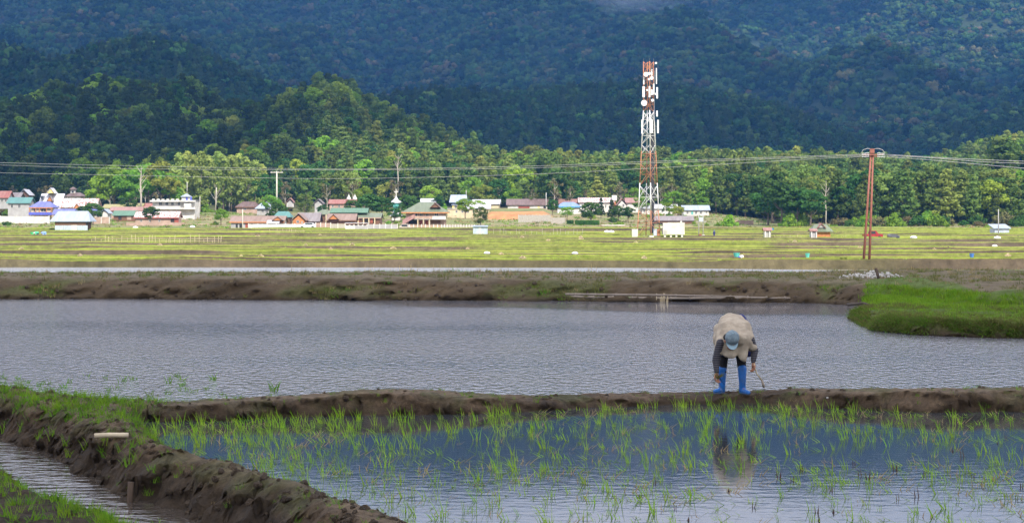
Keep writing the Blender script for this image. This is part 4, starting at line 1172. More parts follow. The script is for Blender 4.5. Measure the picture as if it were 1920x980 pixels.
# big green roofed house
h, lx, lz = house('house', 'large two-storey house with wide grey-green hipped roof, white balcony and arched ground floor', 753, 842, 431, 398, 379, 'hip', 'pinkw', 'moss', 10, ov=8, d=478, trim='orange', hipf=.36,
    wins=((776, 400, 783, 405.5), (787, 400, 793, 405.5), (798, 400, 804, 405.5), (815, 399.5, 822, 405)),
    doors=((787, 413, 792, 421, 'red'), (797, 413, 803, 421, 'red'), (808, 412.5, 826, 419, 'wood'), (766, 411, 782, 420, 'dark')),
    extra=(('balcony', 772, 405, 811, 410.5, -1.6, -1.45, 'pinkw'), ('balcony', 811, 405, 836, 411.5, -1.6, -.01, 'white'), ('balcony_floor', 772, 410, 811, 411.3, -1.6, -.01, 'white')))
add_gable(h, lx, lz, 816, 10, 389, 379.5, .2, 5, 'wood', 'tan')
for u_ in (784, 794.5, 805.5):
    boxes('column', [(lx(u_) - .13, lx(u_) + .13, -1.5, -1.2, lz(421), lz(411.2))], WM['cream'], h)
V, Fc = roof_shape('mono', lx(778) - lx(755), 1.6, 1.1, 0, 0.08)
obj('stair_awning', mesh_from('stair_awning', [(x + lx(767), y_ - 2.2, z + lz(416.5) + (x + .5) * .55) for x, y_, z in V], Fc, [RM['pink']]), h)
house('house', 'small white roofed house peeking over the green hipped roof', 787, 818, 392, 379, 372, 'mono', 'pinkw', 'white', 5, d=600)
wall_thing('fence', 'white fence with green shrubs in front of the large hipped-roof house', 768, 828, 430.5, 421.5, 'pinkw', d=470, posts=8, cat='fence')
wall_thing('fence', 'weathered picket fence right of the large hipped-roof house', 828, 890, 430, 422, 'picket', d=472, posts=12, cat='fence', panel='picket_panel')
# temple and hall
h, lx, lz = house('temple', 'two-tier hall with grey-blue roof and spire, rising behind the cream hall', 846, 873, 392, 384, 380, 'hip', 'yellow', 'steel', 6, d=590, ov=2, cat='temple', wins=((852, 385, 857, 390), (861, 385, 867, 390)))
V, Fc = roof_shape('gx', lx(877) - lx(842), 6, (379 - 365) / (F / 590), .6, .14)
obj('upper_roof', mesh_from('upper_roof', [(x * (1 - .14 * (z > .5)) + lx(859.5), y_, z + lz(379)) for x, y_, z in V], Fc, [RM['steel']]), h)
tube('spire', [(lx(873.5), 3, lz(366)), (lx(873.8), 3, lz(356))], [.13, .04], WM['white'], h)
h, lx, lz = house('hall', 'long cream hall with small windows along the orange earth bank', 838, 918, 405, 392, 391, 'flat', 'cream', 'white', 7, d=576, ov=1, cat='hall',
    wins=((854, 394, 858, 399), (865, 394, 869, 399), (875.5, 394, 879.5, 399), (886, 394, 890, 399), (897, 395, 901, 398)))
V, Fc = roof_shape('gx', lx(921) - lx(874), 7.4, (391 - 383) / (F / 576), .4, .12)
obj('upper_roof', mesh_from('upper_roof', [(x + lx(897), y_, z + lz(391)) for x, y_, z in V], Fc, [RM['white']]), h)
house('house', 'long white roofed building behind the cream hall', 884, 938, 392, 382.5, 374, 'gx', 'cream', 'white', 8, d=612, rz=-3)
house('house', 'little house with green roof behind the cream hall', 876, 890, 390, 379, 375, 'gx', 'white', 'green', 5, d=618)
wall_thing('retaining_wall', 'low cream retaining wall running below the cream hall', 812, 975, 409.5, 405.5, 'cream', d=564, posts=9, postmat='cream')
h, lx, lz = house('longhouse', 'long house with dark brown weathered roof on top of the orange earth bank', 949, 1029, 392, 384.5, 373, 'gx', 'white', 'brown', 8, d=606, doors=((972, 386, 993, 391.5, 'red'), (1008, 386, 1012, 391.5, 'yellow'), (1019, 386, 1024, 391.5, 'dark')))
house('house', 'small red roofed house hidden behind the blue roofed white house', 1047, 1087, 390, 382, 373, 'gx', 'pinkw', 'pink', 6, d=612)
h, lx, lz = house('house', 'white house with blue hipped roof and two bright blue windows', 1042, 1091, 399, 387.5, 379, 'hip', 'white', 'sky', 7, ov=3.5, d=592, trim='sky', hipf=.3)
for u_ in (1052, 1066.5):
    w_ = boxes('window', [(lx(u_), lx(u_ + 4), -.08, -.003, lz(393), lz(387.8))], WM['sky'], h)
    boxes('pane', [(lx(u_ + .8), lx(u_ + 3.2), -.1, -.081, lz(392.2), lz(388.4))], WM['glass'], w_)
h, lx, lz = house('longhouse', 'long white house with patchy white and red roof, right of the blue roofed house', 1084, 1152, 393, 379.5, 370.5, 'gx', 'white', 'rusty', 8, d=604, wins=((1090, 383, 1093, 387), (1099, 383, 1102, 387), (1108, 383, 1112, 389), (1134, 383, 1137, 390)))
boxes('water_tank', [(lx(1148), lx(1157), 1.0, 3.2, lz(376), lz(366))], WM['white'], h)
boxes('tank_stand', [(lx(1150), lx(1155), 1.4, 2.8, lz(392), lz(376.2))], WM['orange'], h)
h, lx, lz = house('house', 'white gable-fronted house with pale pink roof beside the tower', 1156, 1177, 397, 384, 372, 'gy', 'white', 'pink', 8, d=598, wins=((1167, 382, 1171, 388),))
house('house', 'pale roofed wing right of the white gable-fronted house', 1172, 1202, 394, 380, 371, 'gx', 'white', 'pink', 7, d=606)
house('longhouse', 'long low white roofed building seen through the legs of the tower', 1200, 1272, 401, 391, 383, 'gx', 'white', 'white', 7, d=592, wins=((1206, 393, 1210, 398), (1240, 393, 1244, 398)))
h, lx, lz = house('house', 'white house with teal door and grey gable roof at the right end of the village', 1279, 1332, 405, 394, 385, 'gx', 'white', 'steel', 7, d=580, doors=((1296, 395.5, 1299.5, 402, 'teal'),), wins=((1287, 396, 1291, 401), (1303, 396, 1307, 401), (1312, 396, 1316, 401), (1323, 396, 1326, 400)))
house('longhouse', 'low shed with pale grey-pink roof behind the white tower cabin', 1227, 1302, 421, 413.5, 405, 'gx', 'wood', 'slate', 6, d=520, ov=1)
# field huts
h, lx, lz = house('field_hut', 'open metal field hut with light blue-grey roof standing in the rice fields', 94, 170, 435, 415, 396, 'hip', 'wood', 'steel', 5.5, ov=9, d=438, cat='hut', hipf=.13, sink=.6)
h.children[0].scale = (1, .9, 1); h.children[0].location.y = .5
for i, (a_, b_) in enumerate(((103, 111), (111, 119), (119, 127), (127, 134.2), (145, 155), (155, 164.5))):
    boxes('metal_sheet', [(lx(a_) + .02, lx(b_) - .02, -.05, .0, lz(435), lz(422.5))], WM['metal'], h)
boxes('white_sheet', [(lx(134.3), lx(144.9), -.06, .0, lz(435), lz(422))], WM['white'], h)
for u_ in (103.4, 116, 134, 145, 155, 160, 164):
    boxes('post', [(lx(u_) - .06, lx(u_) + .06, .02, .14, lz(435), lz(415.3))], WM['dark'], h)
h, lx, lz = house('field_hut', 'narrow zinc hut with flat dark roof alone in the fields', 886, 915, 441, 424.5, 423, 'mono', 'metal', 'steel', 3, ov=1, d=395, cat='hut', sink=.2, extra=(('dark_side', 888, 424.7, 896, 440, -.02, -.003, 'metal'), ('white_sheet', 897.5, 425.5, 902, 440, -.06, -.003, 'white')))
h, lx, lz = house('field_hut', 'orange walled hut with grey-green roof and red ridge at the forest edge', 1521, 1562, 447, 434, 421, 'hip', 'orange', 'moss', 4.5, ov=5, d=370, cat='hut', hipf=.22, sink=.3)
add_gable(h, lx, lz, 1541, 8, 427, 418.5, .4, 3, 'grey', 'red')
h, lx, lz = house('shelter', 'tiny pink roofed shelter on white posts leaning against the orange hut', 1518, 1533, 447, 433, 429, 'gx', 'grey', 'pink', 1.6, ov=2, d=364, cat='shelter', sink=.2, extra=(('post', 1520.5, 433.5, 1522.5, 447, -.2, -.02, 'white'), ('post', 1529.5, 433.5, 1531.5, 447, -.2, -.02, 'white')))
h, lx, lz = house('shelter', 'tiny red roofed shelter on two white posts standing alone in the field', 1431, 1448, 447, 432, 427, 'gx', 'grey', 'pink', 1.6, ov=2.5, d=366, cat='shelter', sink=.2, extra=(('post', 1433.5, 432.5, 1436, 447, -.2, -.02, 'white'), ('post', 1441.5, 432.5, 1443.5, 447, -.2, -.02, 'white')))
h, lx, lz = house('shed', 'grey-blue metal shed with sloping roof at the far right forest edge', 1862, 1895, 442, 428, 420.5, 'mono', 'metal', 'steel', 4, ov=3, d=392, cat='shed', sink=.3, extra=(('door', 1880, 431, 1887, 442, -.05, -.003, 'metal'),))

# ---------------------------------------------------------------- telecom tower
TW = 372.0
tk = F / TW
OR_ = M('orange_tower_paint', (0.46, 0.20, 0.10), (0.34, 0.14, 0.07), scale=2, rough=.6)
TWH = M('white_tower_paint', (0.78, 0.77, 0.76), (0.64, 0.63, 0.62), scale=2, rough=.6)
GAL = M('galvanised_steel', (0.30, 0.30, 0.31), (0.22, 0.22, 0.23), scale=3, rough=.5)
BLK = M('black_cable', (0.035, 0.035, 0.04), (0.02, 0.02, 0.024), scale=3, rough=.6)
c0 = P(1216, 444, TW)
tw = empty('telecom_tower', c0, 'tall red and white lattice telecom tower with antennas and dishes', 'tower', None, math.radians(9))
TH = (444 - 116) / tk
def tr(z):       # half the diagonal of the square plan at height z
    return np.interp(z, [0, TH * .5, TH * .72, TH], [2.15, 1.35, 0.98, 0.96])
bands = [(0, (444 - 395) / tk, OR_), ((444 - 395) / tk, (444 - 343) / tk, TWH), ((444 - 343) / tk, (444 - 283) / tk, OR_), ((444 - 283) / tk, (444 - 207) / tk, TWH), ((444 - 207) / tk, TH, OR_)]
def bandmat(z):
    for a_, b_, m_ in bands:
        if z < b_: return m_
    return OR_
def corner(i, z):
    r = tr(z); a = math.radians(90 * i - 90)
    return Vector((r * math.cos(a), r * math.sin(a), z))
for i in range(4):
    for a_, b_, m_ in bands:
        tube('leg', [corner(i, a_), corner(i, b_)], 0.088, m_, tw, 6)
z = 0.0
levels = [0.0]
while z < TH - .2:
    z += max(1.15, 2.6 - z * 0.055)
    levels.append(min(z, TH))
for j in range(len(levels) - 1):
    z0, z1 = levels[j], levels[j + 1]
    m_ = bandmat((z0 + z1) / 2)
    for i in range(4):
        a_, b_ = corner(i, z0), corner((i + 1) % 4, z1)
        c_, d_ = corner((i + 1) % 4, z0), corner(i, z1)
        tube('brace', [a_, b_] if (j + i) % 2 else [c_, d_], 0.04, m_, tw, 4)
        if j % 2 == 1: tube('brace', [c_, d_] if (j + i) % 2 else [a_, b_], 0.032, m_, tw, 4)
        if j % 2 == 0: tube('crossbar', [d_, b_], 0.045, m_, tw, 4)
boxes('cable_ladder', [(.30, .95, -.35, -.15, .7, TH * .66)], BLK, tw)
for x_ in (.22, 1.02):
    tube('cable', [(x_, -.28, .8), (x_, -.28, TH * .95)], .035, GAL, tw, 4)
tube('cable_tray', [(.5, -.25, (444 - 418) / tk), (4.6, -.9, (444 - 420.5) / tk), (6.4, -1.0, (444 - 420) / tk)], .14, BLK, tw, 6)
def lzt(v): return (444 - v) / tk
def panel(u, v0, v1, y_, w_=.34):
    x = (u - 1216) / tk
    o_ = boxes('antenna_panel', [(x - w_ / 2, x + w_ / 2, y_ - .12, y_ + .06, lzt(v1), lzt(v0))], TWH, tw)
    tube('bracket', [(x, y_ + .06, (lzt(v0) + lzt(v1)) / 2), (x * .35, 0, (lzt(v0) + lzt(v1)) / 2)], .03, GAL, o_, 4)
for u_, a_, b_, y_, w_ in ((1205.2, 163, 183, -.5, .42), (1215, 163, 183.5, -1.15, .3), (1231.3, 164, 185, -.4, .3), (1223.5, 158, 178, -1.0, .25), (1219.5, 169, 179, -1.1, .32), (1202.3, 225, 251, -.6, .3), (1216.2, 222, 250, -1.5, .3), (1219.4, 226, 250, -1.35, .28), (1232.5, 225, 250, -.6, .3), (1230.4, 208, 219, -.7, .28), (1206, 145, 159, -.3, .2), (1230, 128, 158, -.4, .18), (1221.5, 130, 150, -.2, .25)):
    panel(u_, a_, b_, y_, w_)
def dish(u, v, r, y_):
    x = (u - 1216) / tk
    me_ = lathe('dish', [(r, 0), (r, .1), (r * .96, .22), (r * .4, .42), (.1, .46)], TWH, tw, 14, (x, y_, lzt(v)))
    me_.rotation_euler = (math.radians(-90), 0, 0)
for u_, v_, r_, y_ in ((1205.3, 194, .56, -1.0), (1208.8, 140.5, .44, -1.0), (1215, 139, .27, -1.1), (1219.4, 147.4, .32, -1.3), (1214, 149.8, .22, -1.3), (1220.8, 189, .27, -1.3), (1211, 170, .18, -1.1), (1228.6, 119, .2, -.8), (1228, 177, .2, -1)):
    dish(u_, v_, r_, y_)
for i, du in enumerate((0, 1, 2)):
    tube('lightning_rod', [corner((0, 1, 3)[i], TH), corner((0, 1, 3)[i], TH) + Vector((0, 0, .55))], .02, GAL, tw, 4)
for i in range(4):
    p = corner(i, 0)
    boxes('footing', [(p.x - .4, p.x + .4, p.y - .4, p.y + .4, -1.0, .25)], WM['white'], tw)
boxes('meter_box', [(.75, 1.35, -1.0, -.6, .15, 1.5)], WM['metal'], tw)
boxes('meter_box', [(1.45, 2.0, -1.0, -.6, .1, 1.4)], OR_, tw)
c0 = P(1264, 444, 370)
o = empty('equipment_cabin', c0, 'white windowless equipment cabin on short piers beside the lattice tower', 'cabin')
boxes('cabin_shell', [(-2.05, 1.95, 0, 2.6, .45, 2.6)], WM['white'], o)
boxes('roof_slab', [(-1.0, 2.0, -.05, 2.65, 2.603, 2.68)], WM['white'], o)
boxes('vent', [(-1.9, -1.75, -.06, -.003, .55, 1.3), (-1.6, -1.45, -.06, -.003, .55, 1.3)], WM['grey'], o)
boxes('roof_unit', [(1.2, 1.5, .3, .8, 2.685, 2.95)], WM['white'], o)
boxes('pier', [(-1.9, -1.5, .1, .5, -.6, .445)], WM['conc'], o)
for x_ in (-.75, .25, 1.3):
    boxes('pier', [(x_, x_ + .35, .1, .5, -.6, .445)], WM['white'], o)
boxes('antenna_box', [(-2.5, -2.1, .2, .6, 1.7, 1.95)], WM['white'], o)
o = empty('electric_cabinet', P(1190.5, 444.5, 371), 'white metal cabinet standing left of the tower legs', 'cabinet')
boxes('cabinet_body', [(-.55, .55, 0, .6, -.3, 1.45)], WM['white'], o)
boxes('cabinet_lid', [(-.6, .6, -.05, .65, 1.453, 1.52)], WM['white'], o)
boxes('cabinet_door', [(-.45, .45, -.04, -.003, .05, 1.35)], WM['white'], o)

# ---------------------------------------------------------------- poles and wires
RUST = M('rust_red_steel', (0.30, 0.11, 0.075), (0.22, 0.08, 0.055), scale=2, rough=.7)
INS = M('porcelain', (0.62, 0.62, 0.64), None, scale=3, rough=.3)
WIRE = M('aluminium_wire', (0.50, 0.48, 0.46), None, scale=1, rough=.5)
PD = 228.0
pk_ = F / PD
pb = P(1624, 497, PD)
o = empty('power_pole', pb, 'tall rust red double power pole joined at the top, carrying the wires', 'power pole')
lt = lambda u, v: Vector(((u - 1624) / pk_, 0, (497 - v) / pk_))
for u0, u1 in ((1618.5, 1633.2), (1629.5, 1637.2)):
    a_, b_ = lt(u0, 500), lt(u1, 283)
    tube('pole', [a_, a_ * .5 + b_ * .5, b_], [.15, .125, .10], RUST, o, 8)
boxes('crossarm', [(lt(1617, 0).x, lt(1655, 0).x, -.32, -.2, (497 - 291) / pk_, (497 - 289) / pk_)], RUST, o)
boxes('crossarm', [(lt(1622, 0).x, lt(1650, 0).x, .2, .32, (497 - 294) / pk_, (497 - 292.3) / pk_)], RUST, o)
boxes('pole_cap', [(lt(1631, 0).x, lt(1639, 0).x, -.19, .19, (497 - 287) / pk_, (497 - 279) / pk_)], RUST, o)
boxes('junction_box', [(lt(1623, 0).x, lt(1626, 0).x, -.25, .05, -.1, .45)], BLK, o)
for s_, vs in ((-1, (287.5, 290.5, 293.5)), (1, (287.5, 290.5, 294))):
    for v_ in vs:
        for j in range(5):
            x_ = lt(1636, 0).x + s_ * (.55 + j * .17); z_ = (497 - v_) / pk_ - j * .012
            lathe('insulator', [(.035, -.05), (.085, -.02), (.085, .02), (.035, .05)], INS, o, 6, (x_, -.34, z_))
# jumpers over the top
for s_ in (-1, 1):
    x_ = lt(1636, 0).x
    tube('jumper', [(x_, -.1, (497 - 280) / pk_), (x_ + s_ * .6, -.12, (497 - 278.5) / pk_), (x_ + s_ * 1.1, -.2, (497 - 281) / pk_), (x_ + s_ * 1.35, -.3, (497 - 287) / pk_)], .03, WIRE, o, 5)
def wire(label, pts, group=None, r=.028):
    """pts: (u, v, distance)"""
    w = [P(*p) for p in pts]
    # smooth the sag
    out = []
    for i in range(len(w) - 1):
        for f_ in (0, .25, .5, .75):
            p0 = w[max(i - 1, 0)]; p1 = w[i]; p2 = w[i + 1]; p3 = w[min(i + 2, len(w) - 1)]
            out.append(.5 * ((2 * p1) + (p2 - p0) * f_ + (2 * p0 - 5 * p1 + 4 * p2 - p3) * f_ ** 2 + (3 * p1 - p0 - 3 * p2 + p3) * f_ ** 3))
    out.append(w[-1])
    n_ = len(out)
    t_ = tube('power_wire', out, [r * (1 + .0 * i) for i in range(n_)], WIRE, None, 5)
    tag(t_, label, 'wire', group)
wire('uppermost power wire running left from the double pole', [(1615, 289.5, 228), (1500, 293.5, 240), (1230, 302.5, 270), (960, 312.5, 300), (640, 317, 335), (400, 314, 365), (200, 310, 390), (0, 305, 412), (-150, 300, 430)])
wire('second power wire running left, just under the uppermost one', [(1615, 291.5, 229), (1500, 296, 241), (1230, 305.5, 271), (960, 316, 301), (640, 318.6, 336), (400, 318, 366), (200, 315.5, 391), (0, 309.5, 413), (-150, 305, 431)])
wire('lowest power wire running left, sagging below the other two', [(1613, 294, 228.5), (1500, 299.5, 240), (1230, 315, 270), (960, 328, 300), (640, 335, 335), (400, 332, 365), (200, 328, 390), (0, 324, 412), (-150, 320, 430)])
wire('upper power wire running right from the double pole', [(1659, 289.5, 228), (1750, 295, 222), (1850, 300, 216), (1920, 302.5, 212), (2050, 308, 205)])
wire('second power wire running right, close under the upper one', [(1659, 291.5, 229), (1750, 296.5, 223), (1850, 304, 217), (1920, 306.5, 213), (2050, 312, 206)])
wire('lowest power wire running right from the double pole', [(1657, 294, 228.5), (1750, 300.5, 222), (1850, 309.5, 216), (1920, 315.5, 212), (2050, 326, 205)])
def pole(name, label, u, vt, vb, d, r, mat, arm=None, cat='pole', group=None, vis=None):
    k = F / d; b_ = P(u, vb, d)
    o = empty(name, b_, label, cat, group)
    h_ = (vb - vt) / k
    tube('shaft', [(0, 0, -1), (0, 0, h_ * .5), (0, 0, h_)], [r * 1.15, r, r * .8], mat, o, 6)
    if arm:
        boxes('crossarm', [(-arm / k, arm / k, -.12, -.02 - .001, h_ - .45, h_ - .25)], mat, o)
        for s_ in (-.85, -.3, .3, .85):
            lathe('insulator', [(.05, 0), (.09, .06), (.05, .16)], INS, o, 6, (s_ * arm / k, -.07, h_ - .25))
    return o
PALE = M('pale_pole', (0.60, 0.56, 0.48), (0.48, 0.44, 0.36), scale=2)
pole('utility_pole', 'tall pale wooden utility pole with short crossarm beside the bright tree row', 519, 321, 392, 575, .24, PALE, 12)
pole('utility_pole', 'thin concrete pole in front of the brown long house', 455, 392, 434, 470, .12, PALE)
pole('utility_pole', 'thin white pole between the white building and the brown roofs', 375, 368, 393, 580, .12, PALE)
pole('utility_pole', 'slim pale post standing in dry brush, left of the dark brown hipped roof', 406, 352, 378, 590, .13, PALE)
pole('lamp_post', 'thin white lamp post at the corner of the long brown roofed house', 1024, 361, 392, 600, .1, WM['white'], cat='lamp post')
pole('utility_pole', 'thin pole standing between the tower and the small yellow green tree', 1247, 385, 418, 545, .09, PALE)
pole('utility_pole', 'thin bare pole beside the metal shed at the right forest edge', 1872, 392, 442, 388, .1, WM['grey'])
o = empty('transformer_pole', P(1314, 446, 372), 'pair of thin dark poles carrying a transformer right of the cabin', 'power pole')
for x_ in (-.38, .42): tube('pole', [(x_, 0, -.6), (x_, 0, 5.8)], [.09, .07], WM['grey'], o, 6)
boxes('platform', [(-.9, 1.0, -.3, .3, 3.0, 3.12)], WM['grey'], o)
boxes('transformer', [(-.3, .4, -.28, .28, 3.13, 3.85)], WM['metal'], o)
boxes('crossarm', [(-1.5, 1.5, -.1, .1, 5.0, 5.12)], WM['dark'], o)
boxes('base_box', [(-.35, .12, -.3, .2, 0, .75)], WM['red'], o)
o2 = obj('barrel', None) if False else None
lathe_o = lathe('white_barrel', [(.22, 0), (.26, .2), (.26, .45), (.2, .6)], WM['white'], None, 10, P(1319, 446, 371))
tag(lathe_o, 'small white barrel beside the red box under the transformer', 'barrel')
# bare and dead trunks
def bare_tree(label, u, vt, vb, d, r, fork=None, mat=None):
    k = F / d; o = empty('bare_tree', P(u, vb, d), label, 'tree')
    h_ = (vb - vt) / k
    tube('trunk', [(0, 0, -1), (.1, 0, h_ * .3), (-.1, 0, h_ * .6), (.15, 0, h_ * .85), (0.1, 0, h_)], [r * 1.2, r, r * .8, r * .45, r * .12], mat or BARKP, o, 6)
    rr = random.Random(int(u))
    for j in range(9):
        f_ = rr.uniform(.35, .92); s_ = rr.choice((-1, 1)); l_ = rr.uniform(.8, 2.4) * (1.1 - f_ * .6)
        z_ = h_ * f_
        tube('limb', [(0, 0, z_), (s_ * l_ * .5, rr.uniform(-.4, .4), z_ + l_ * .7), (s_ * l_, rr.uniform(-.6, .6), z_ + l_ * 1.5)], [r * .45, r * .3, r * .08], mat or BARKP, o, 5)
bare_tree('tall pale leafless tree in front of the round bright trees', 264, 312, 392, 575, .3)
bare_tree('tall pale bare trunk at the edge of the forest, left of the power pole', 1548, 338, 424, 500, .17)
bare_tree('thin pale dead tree above the dark wood, right of the power pole', 1752, 327, 424, 560, .16)
bare_tree('slender bare trunk rising between the pines above the church', 746, 290, 352, 640, .2)
bare_tree('leafless grey tree near the pale wood pole', 404, 345, 396, 585, .12)

# ---------------------------------------------------------------- trees one can tell apart
def tree_px(key, u, vt, vb, d, label, group=None, name=None, width=1.0, cat='tree'):
    c = P(u, vb, d); g_ = gz(c.x, d)
    h_ = (vb - vt) / F * d
    z_ = c.z
    if g_ < z_:           # stand it on the slope and keep the top where it is seen
        h_ += z_ - g_; z_ = g_
    return tree(key, c.x, d, z_, h_, label, group, name, cat, width)
GB = 'broad bright trees left of the tall pale row'
for u, vt, vb, key, w_, lab in ((188, 322, 384, 'broad', 1.0, 'bright green tree at the left end of the sunlit clump above the village'),
        (214, 306, 386, 'broad', 1.15, 'largest bright green rounded tree left of the pale leafless tree'),
        (243, 314, 386, 'broad', 1.05, 'bright green rounded tree just left of the pale leafless tree'),
        (279, 304, 384, 'broad', 1.05, 'bright green tree just right of the pale leafless tree'),
        (302, 300, 380, 'yellow', 1.0, 'yellow green rounded tree at the foot of the pale conifer row'),
        (318, 322, 384, 'broad', 1.0, 'lower bright green tree touching the pale conifer row')):
    tree_px(key, u, vt, vb, 600 + R.uniform(-6, 6), lab, None, 'broadleaf_tree', w_)
for i, (u, vt) in enumerate(((336, 290), (350, 286), (364, 291), (378, 287), (392, 289), (406, 284), (420, 288), (434, 287), (448, 291), (462, 297), (476, 303), (489, 312))):
    tree_px('column', u + R.uniform(-3, 3), vt + R.uniform(-3, 7), 380, 612 + 5 * (i % 3), 'pale olive conifer in the tight row above the white two-storey building', 'tight row of pale conifers', 'conifer_tree', 1.0)
specs = [
    ('deep', 500, 322, 378, 606, 1.0, 'green tree closing the right end of the pale conifer row'),
    ('round', 575, 330, 378, 612, 1.1, 'rounded green tree right of the tall pale wooden pole'),
    ('round', 618, 322, 380, 616, 1.2, 'wide olive tree with flat layered branches above the red roofed house'),
    ('round', 655, 318, 376, 620, 1.1, 'olive tree behind the two white finials'),
    ('broad', 683, 347, 384, 604, 1.0, 'light green tree between the finials and the church turret'),
    ('deep', 690, 362, 412, 530, 1.35, 'dark green spreading tree left of the church turret'),
    ('deep', 662, 372, 408, 536, 1.2, 'dark green tree covering the right end of the red roof'),
    ('deep', 716, 366, 410, 532, 1.2, 'dark green tree touching the church turret on its left'),
    ('deep', 740, 388, 414, 528, 1.3, 'dark green bushy tree hiding the foot of the church turret'),
    ('deep', 768, 362, 404, 545, 1.15, 'dark green tree just right of the church turret'),
    ('round', 724, 338, 378, 620, 1.1, 'light green tree above the church cross'),
    ('deep', 822, 366, 396, 600, 1.0, 'dark green tree between the green hipped roof and the spired hall'),
    ('broad', 806, 346, 388, 622, 1.1, 'green tree behind the small white roof'),
    ('yellow', 905, 342, 380, 624, 1.25, 'yellow green rounded tree above the long white roof'),
    ('broad', 884, 330, 384, 632, 1.0, 'bright green tree left of the yellow green rounded one'),
    ('deep', 934, 332, 380, 628, 1.1, 'mid green tree right of the yellow green rounded one'),
    ('broad', 962, 352, 378, 618, 1.1, 'bright green low tree above the left end of the dark brown roof'),
    ('round', 987, 334, 376, 626, 1.2, 'pale green rounded tree above the dark brown roof'),
    ('deep', 1042, 310, 376, 616, 1.15, 'tall deep green tree above the blue roofed white house'),
    ('deep', 1066, 334, 378, 618, 1.1, 'deep green tree above the red and white patched roof'),
    ('pine', 1120, 330, 380, 622, 1.2, 'dark olive pine above the patched long house'),
    ('pine', 1150, 322, 384, 625, 1.1, 'olive pine behind the white water tank'),
    ('broad', 1188, 350, 388, 618, 1.1, 'bright green tree just left of the tower'),
    ('broad', 1262, 354, 396, 600, 1.2, 'bright green tree just right of the tower'),
    ('broad', 1293, 358, 398, 604, 1.1, 'bright green tree above the house with the teal door'),
    ('broad', 1318, 366, 400, 600, 1.0, 'green tree above the right gable of the white house with the teal door'),
    ('yellow', 1271, 383, 408, 545, 1.1, 'small yellow green tree in front of the long low white building'),
    ('dpine', 1147, 374, 414, 545, 1.0, 'dark conifer in front of the patched long house'),
    ('deep', 1160, 384, 416, 536, 1.3, 'dark green bushy tree left of the tower foot'),
    ('deep', 1178, 386, 418, 532, 1.2, 'dark green bushy tree seen through the left side of the tower'),
    ('dpine', 1127, 370, 402, 560, .8, 'thin dark conifer against the long white house'),
    ('deep', 1036, 372, 402, 575, .9, 'dark shrubby tree at the left corner of the blue roofed white house'),
    ('deep', 1440, 352, 424, 505, 1.2, 'deep green tree at the left end of the dark wood edge'),
    ('deep', 1466, 340, 424, 500, 1.25, 'large deep green tree in the dark wood edge, second from its left end'),
    ('deep', 1494, 346, 424, 498, 1.2, 'deep green tree in the middle of the dark wood edge'),
    ('deep', 1520, 350, 424, 498, 1.2, 'deep green tree just left of the tall bare trunk'),
    ('round', 1030, 275, 320, 655, .9, 'single rounded pine standing out above the wood skyline, left of the tower'),
    ('round', 1386, 276, 320, 655, .95, 'single rounded pine standing out above the wood skyline, right of the tower'),
    ('pine', 850, 244, 300, 800, 1.0, 'lone pointed pine on the end of the first hill ridge'),
    ('pine', 822, 230, 290, 815, 1.0, 'pointed pine on the ridge just left of the lone one'),
    ('pine', 1876, 254, 330, 640, 1.3, 'large pale pine at the far right skyline'),
    ('round', 1905, 252, 330, 640, 1.25, 'rounded pale tree beside the large pine at the right border'),
]
for key, u, vt, vb, d, w_, lab in specs:
    tree_px(key, u, vt, vb, d, lab, None, {'pine': 'pine_tree', 'dpine': 'conifer_tree', 'round': 'broadleaf_tree'}.get(key, 'broadleaf_tree'), w_)
rb = random.Random(21)
for i in range(100):
    u = rb.uniform(-20, 1360); d = rb.uniform(606, 650)
    x = (u - 960) / F * d
    key = rb.choices(['drybush', 'bush', 'dry'], [5, 2, 4])[0]
    h_ = {'drybush': 5.5, 'bush': 5, 'dry': 8}[key] * rb.uniform(.8, 1.4)
    lab = {'drybush': 'brownish brush at the foot of the wooded hill behind the village', 'bush': 'green bush at the foot of the wooded hill behind the village', 'dry': 'thin half bare tree at the foot of the wooded hill behind the village'}[key]
    tree(key, x, d, gz(x, d) - .2, h_, lab, {'drybush': 'dry brush behind the village', 'bush': 'green bushes behind the village', 'dry': 'thin half bare trees behind the village'}[key], cat='tree' if key == 'dry' else 'bush', rnd=rb)
for i in range(46):
    u = rb.uniform(1350, 1960); d = 498 + rb.uniform(-4, 10)
    if 1430 < u < 1560 and rb.random() < .7: continue
    x = (u - 960) / F * d
    key = rb.choices(['bush', 'dbush', 'drybush'], [5, 4, 3])[0]
    tree(key, x, d, gz(x, d) - .2, rb.uniform(3.2, 7.5), {'bush': 'bright green bush along the edge of the forest on the right', 'dbush': 'dark green bush along the edge of the forest on the right', 'drybush': 'brownish bush along the edge of the forest on the right'}[key], {'bush': 'bright bushes along the forest edge', 'dbush': 'dark bushes along the forest edge', 'drybush': 'brown bushes along the forest edge'}[key], cat='bush', rnd=rb)
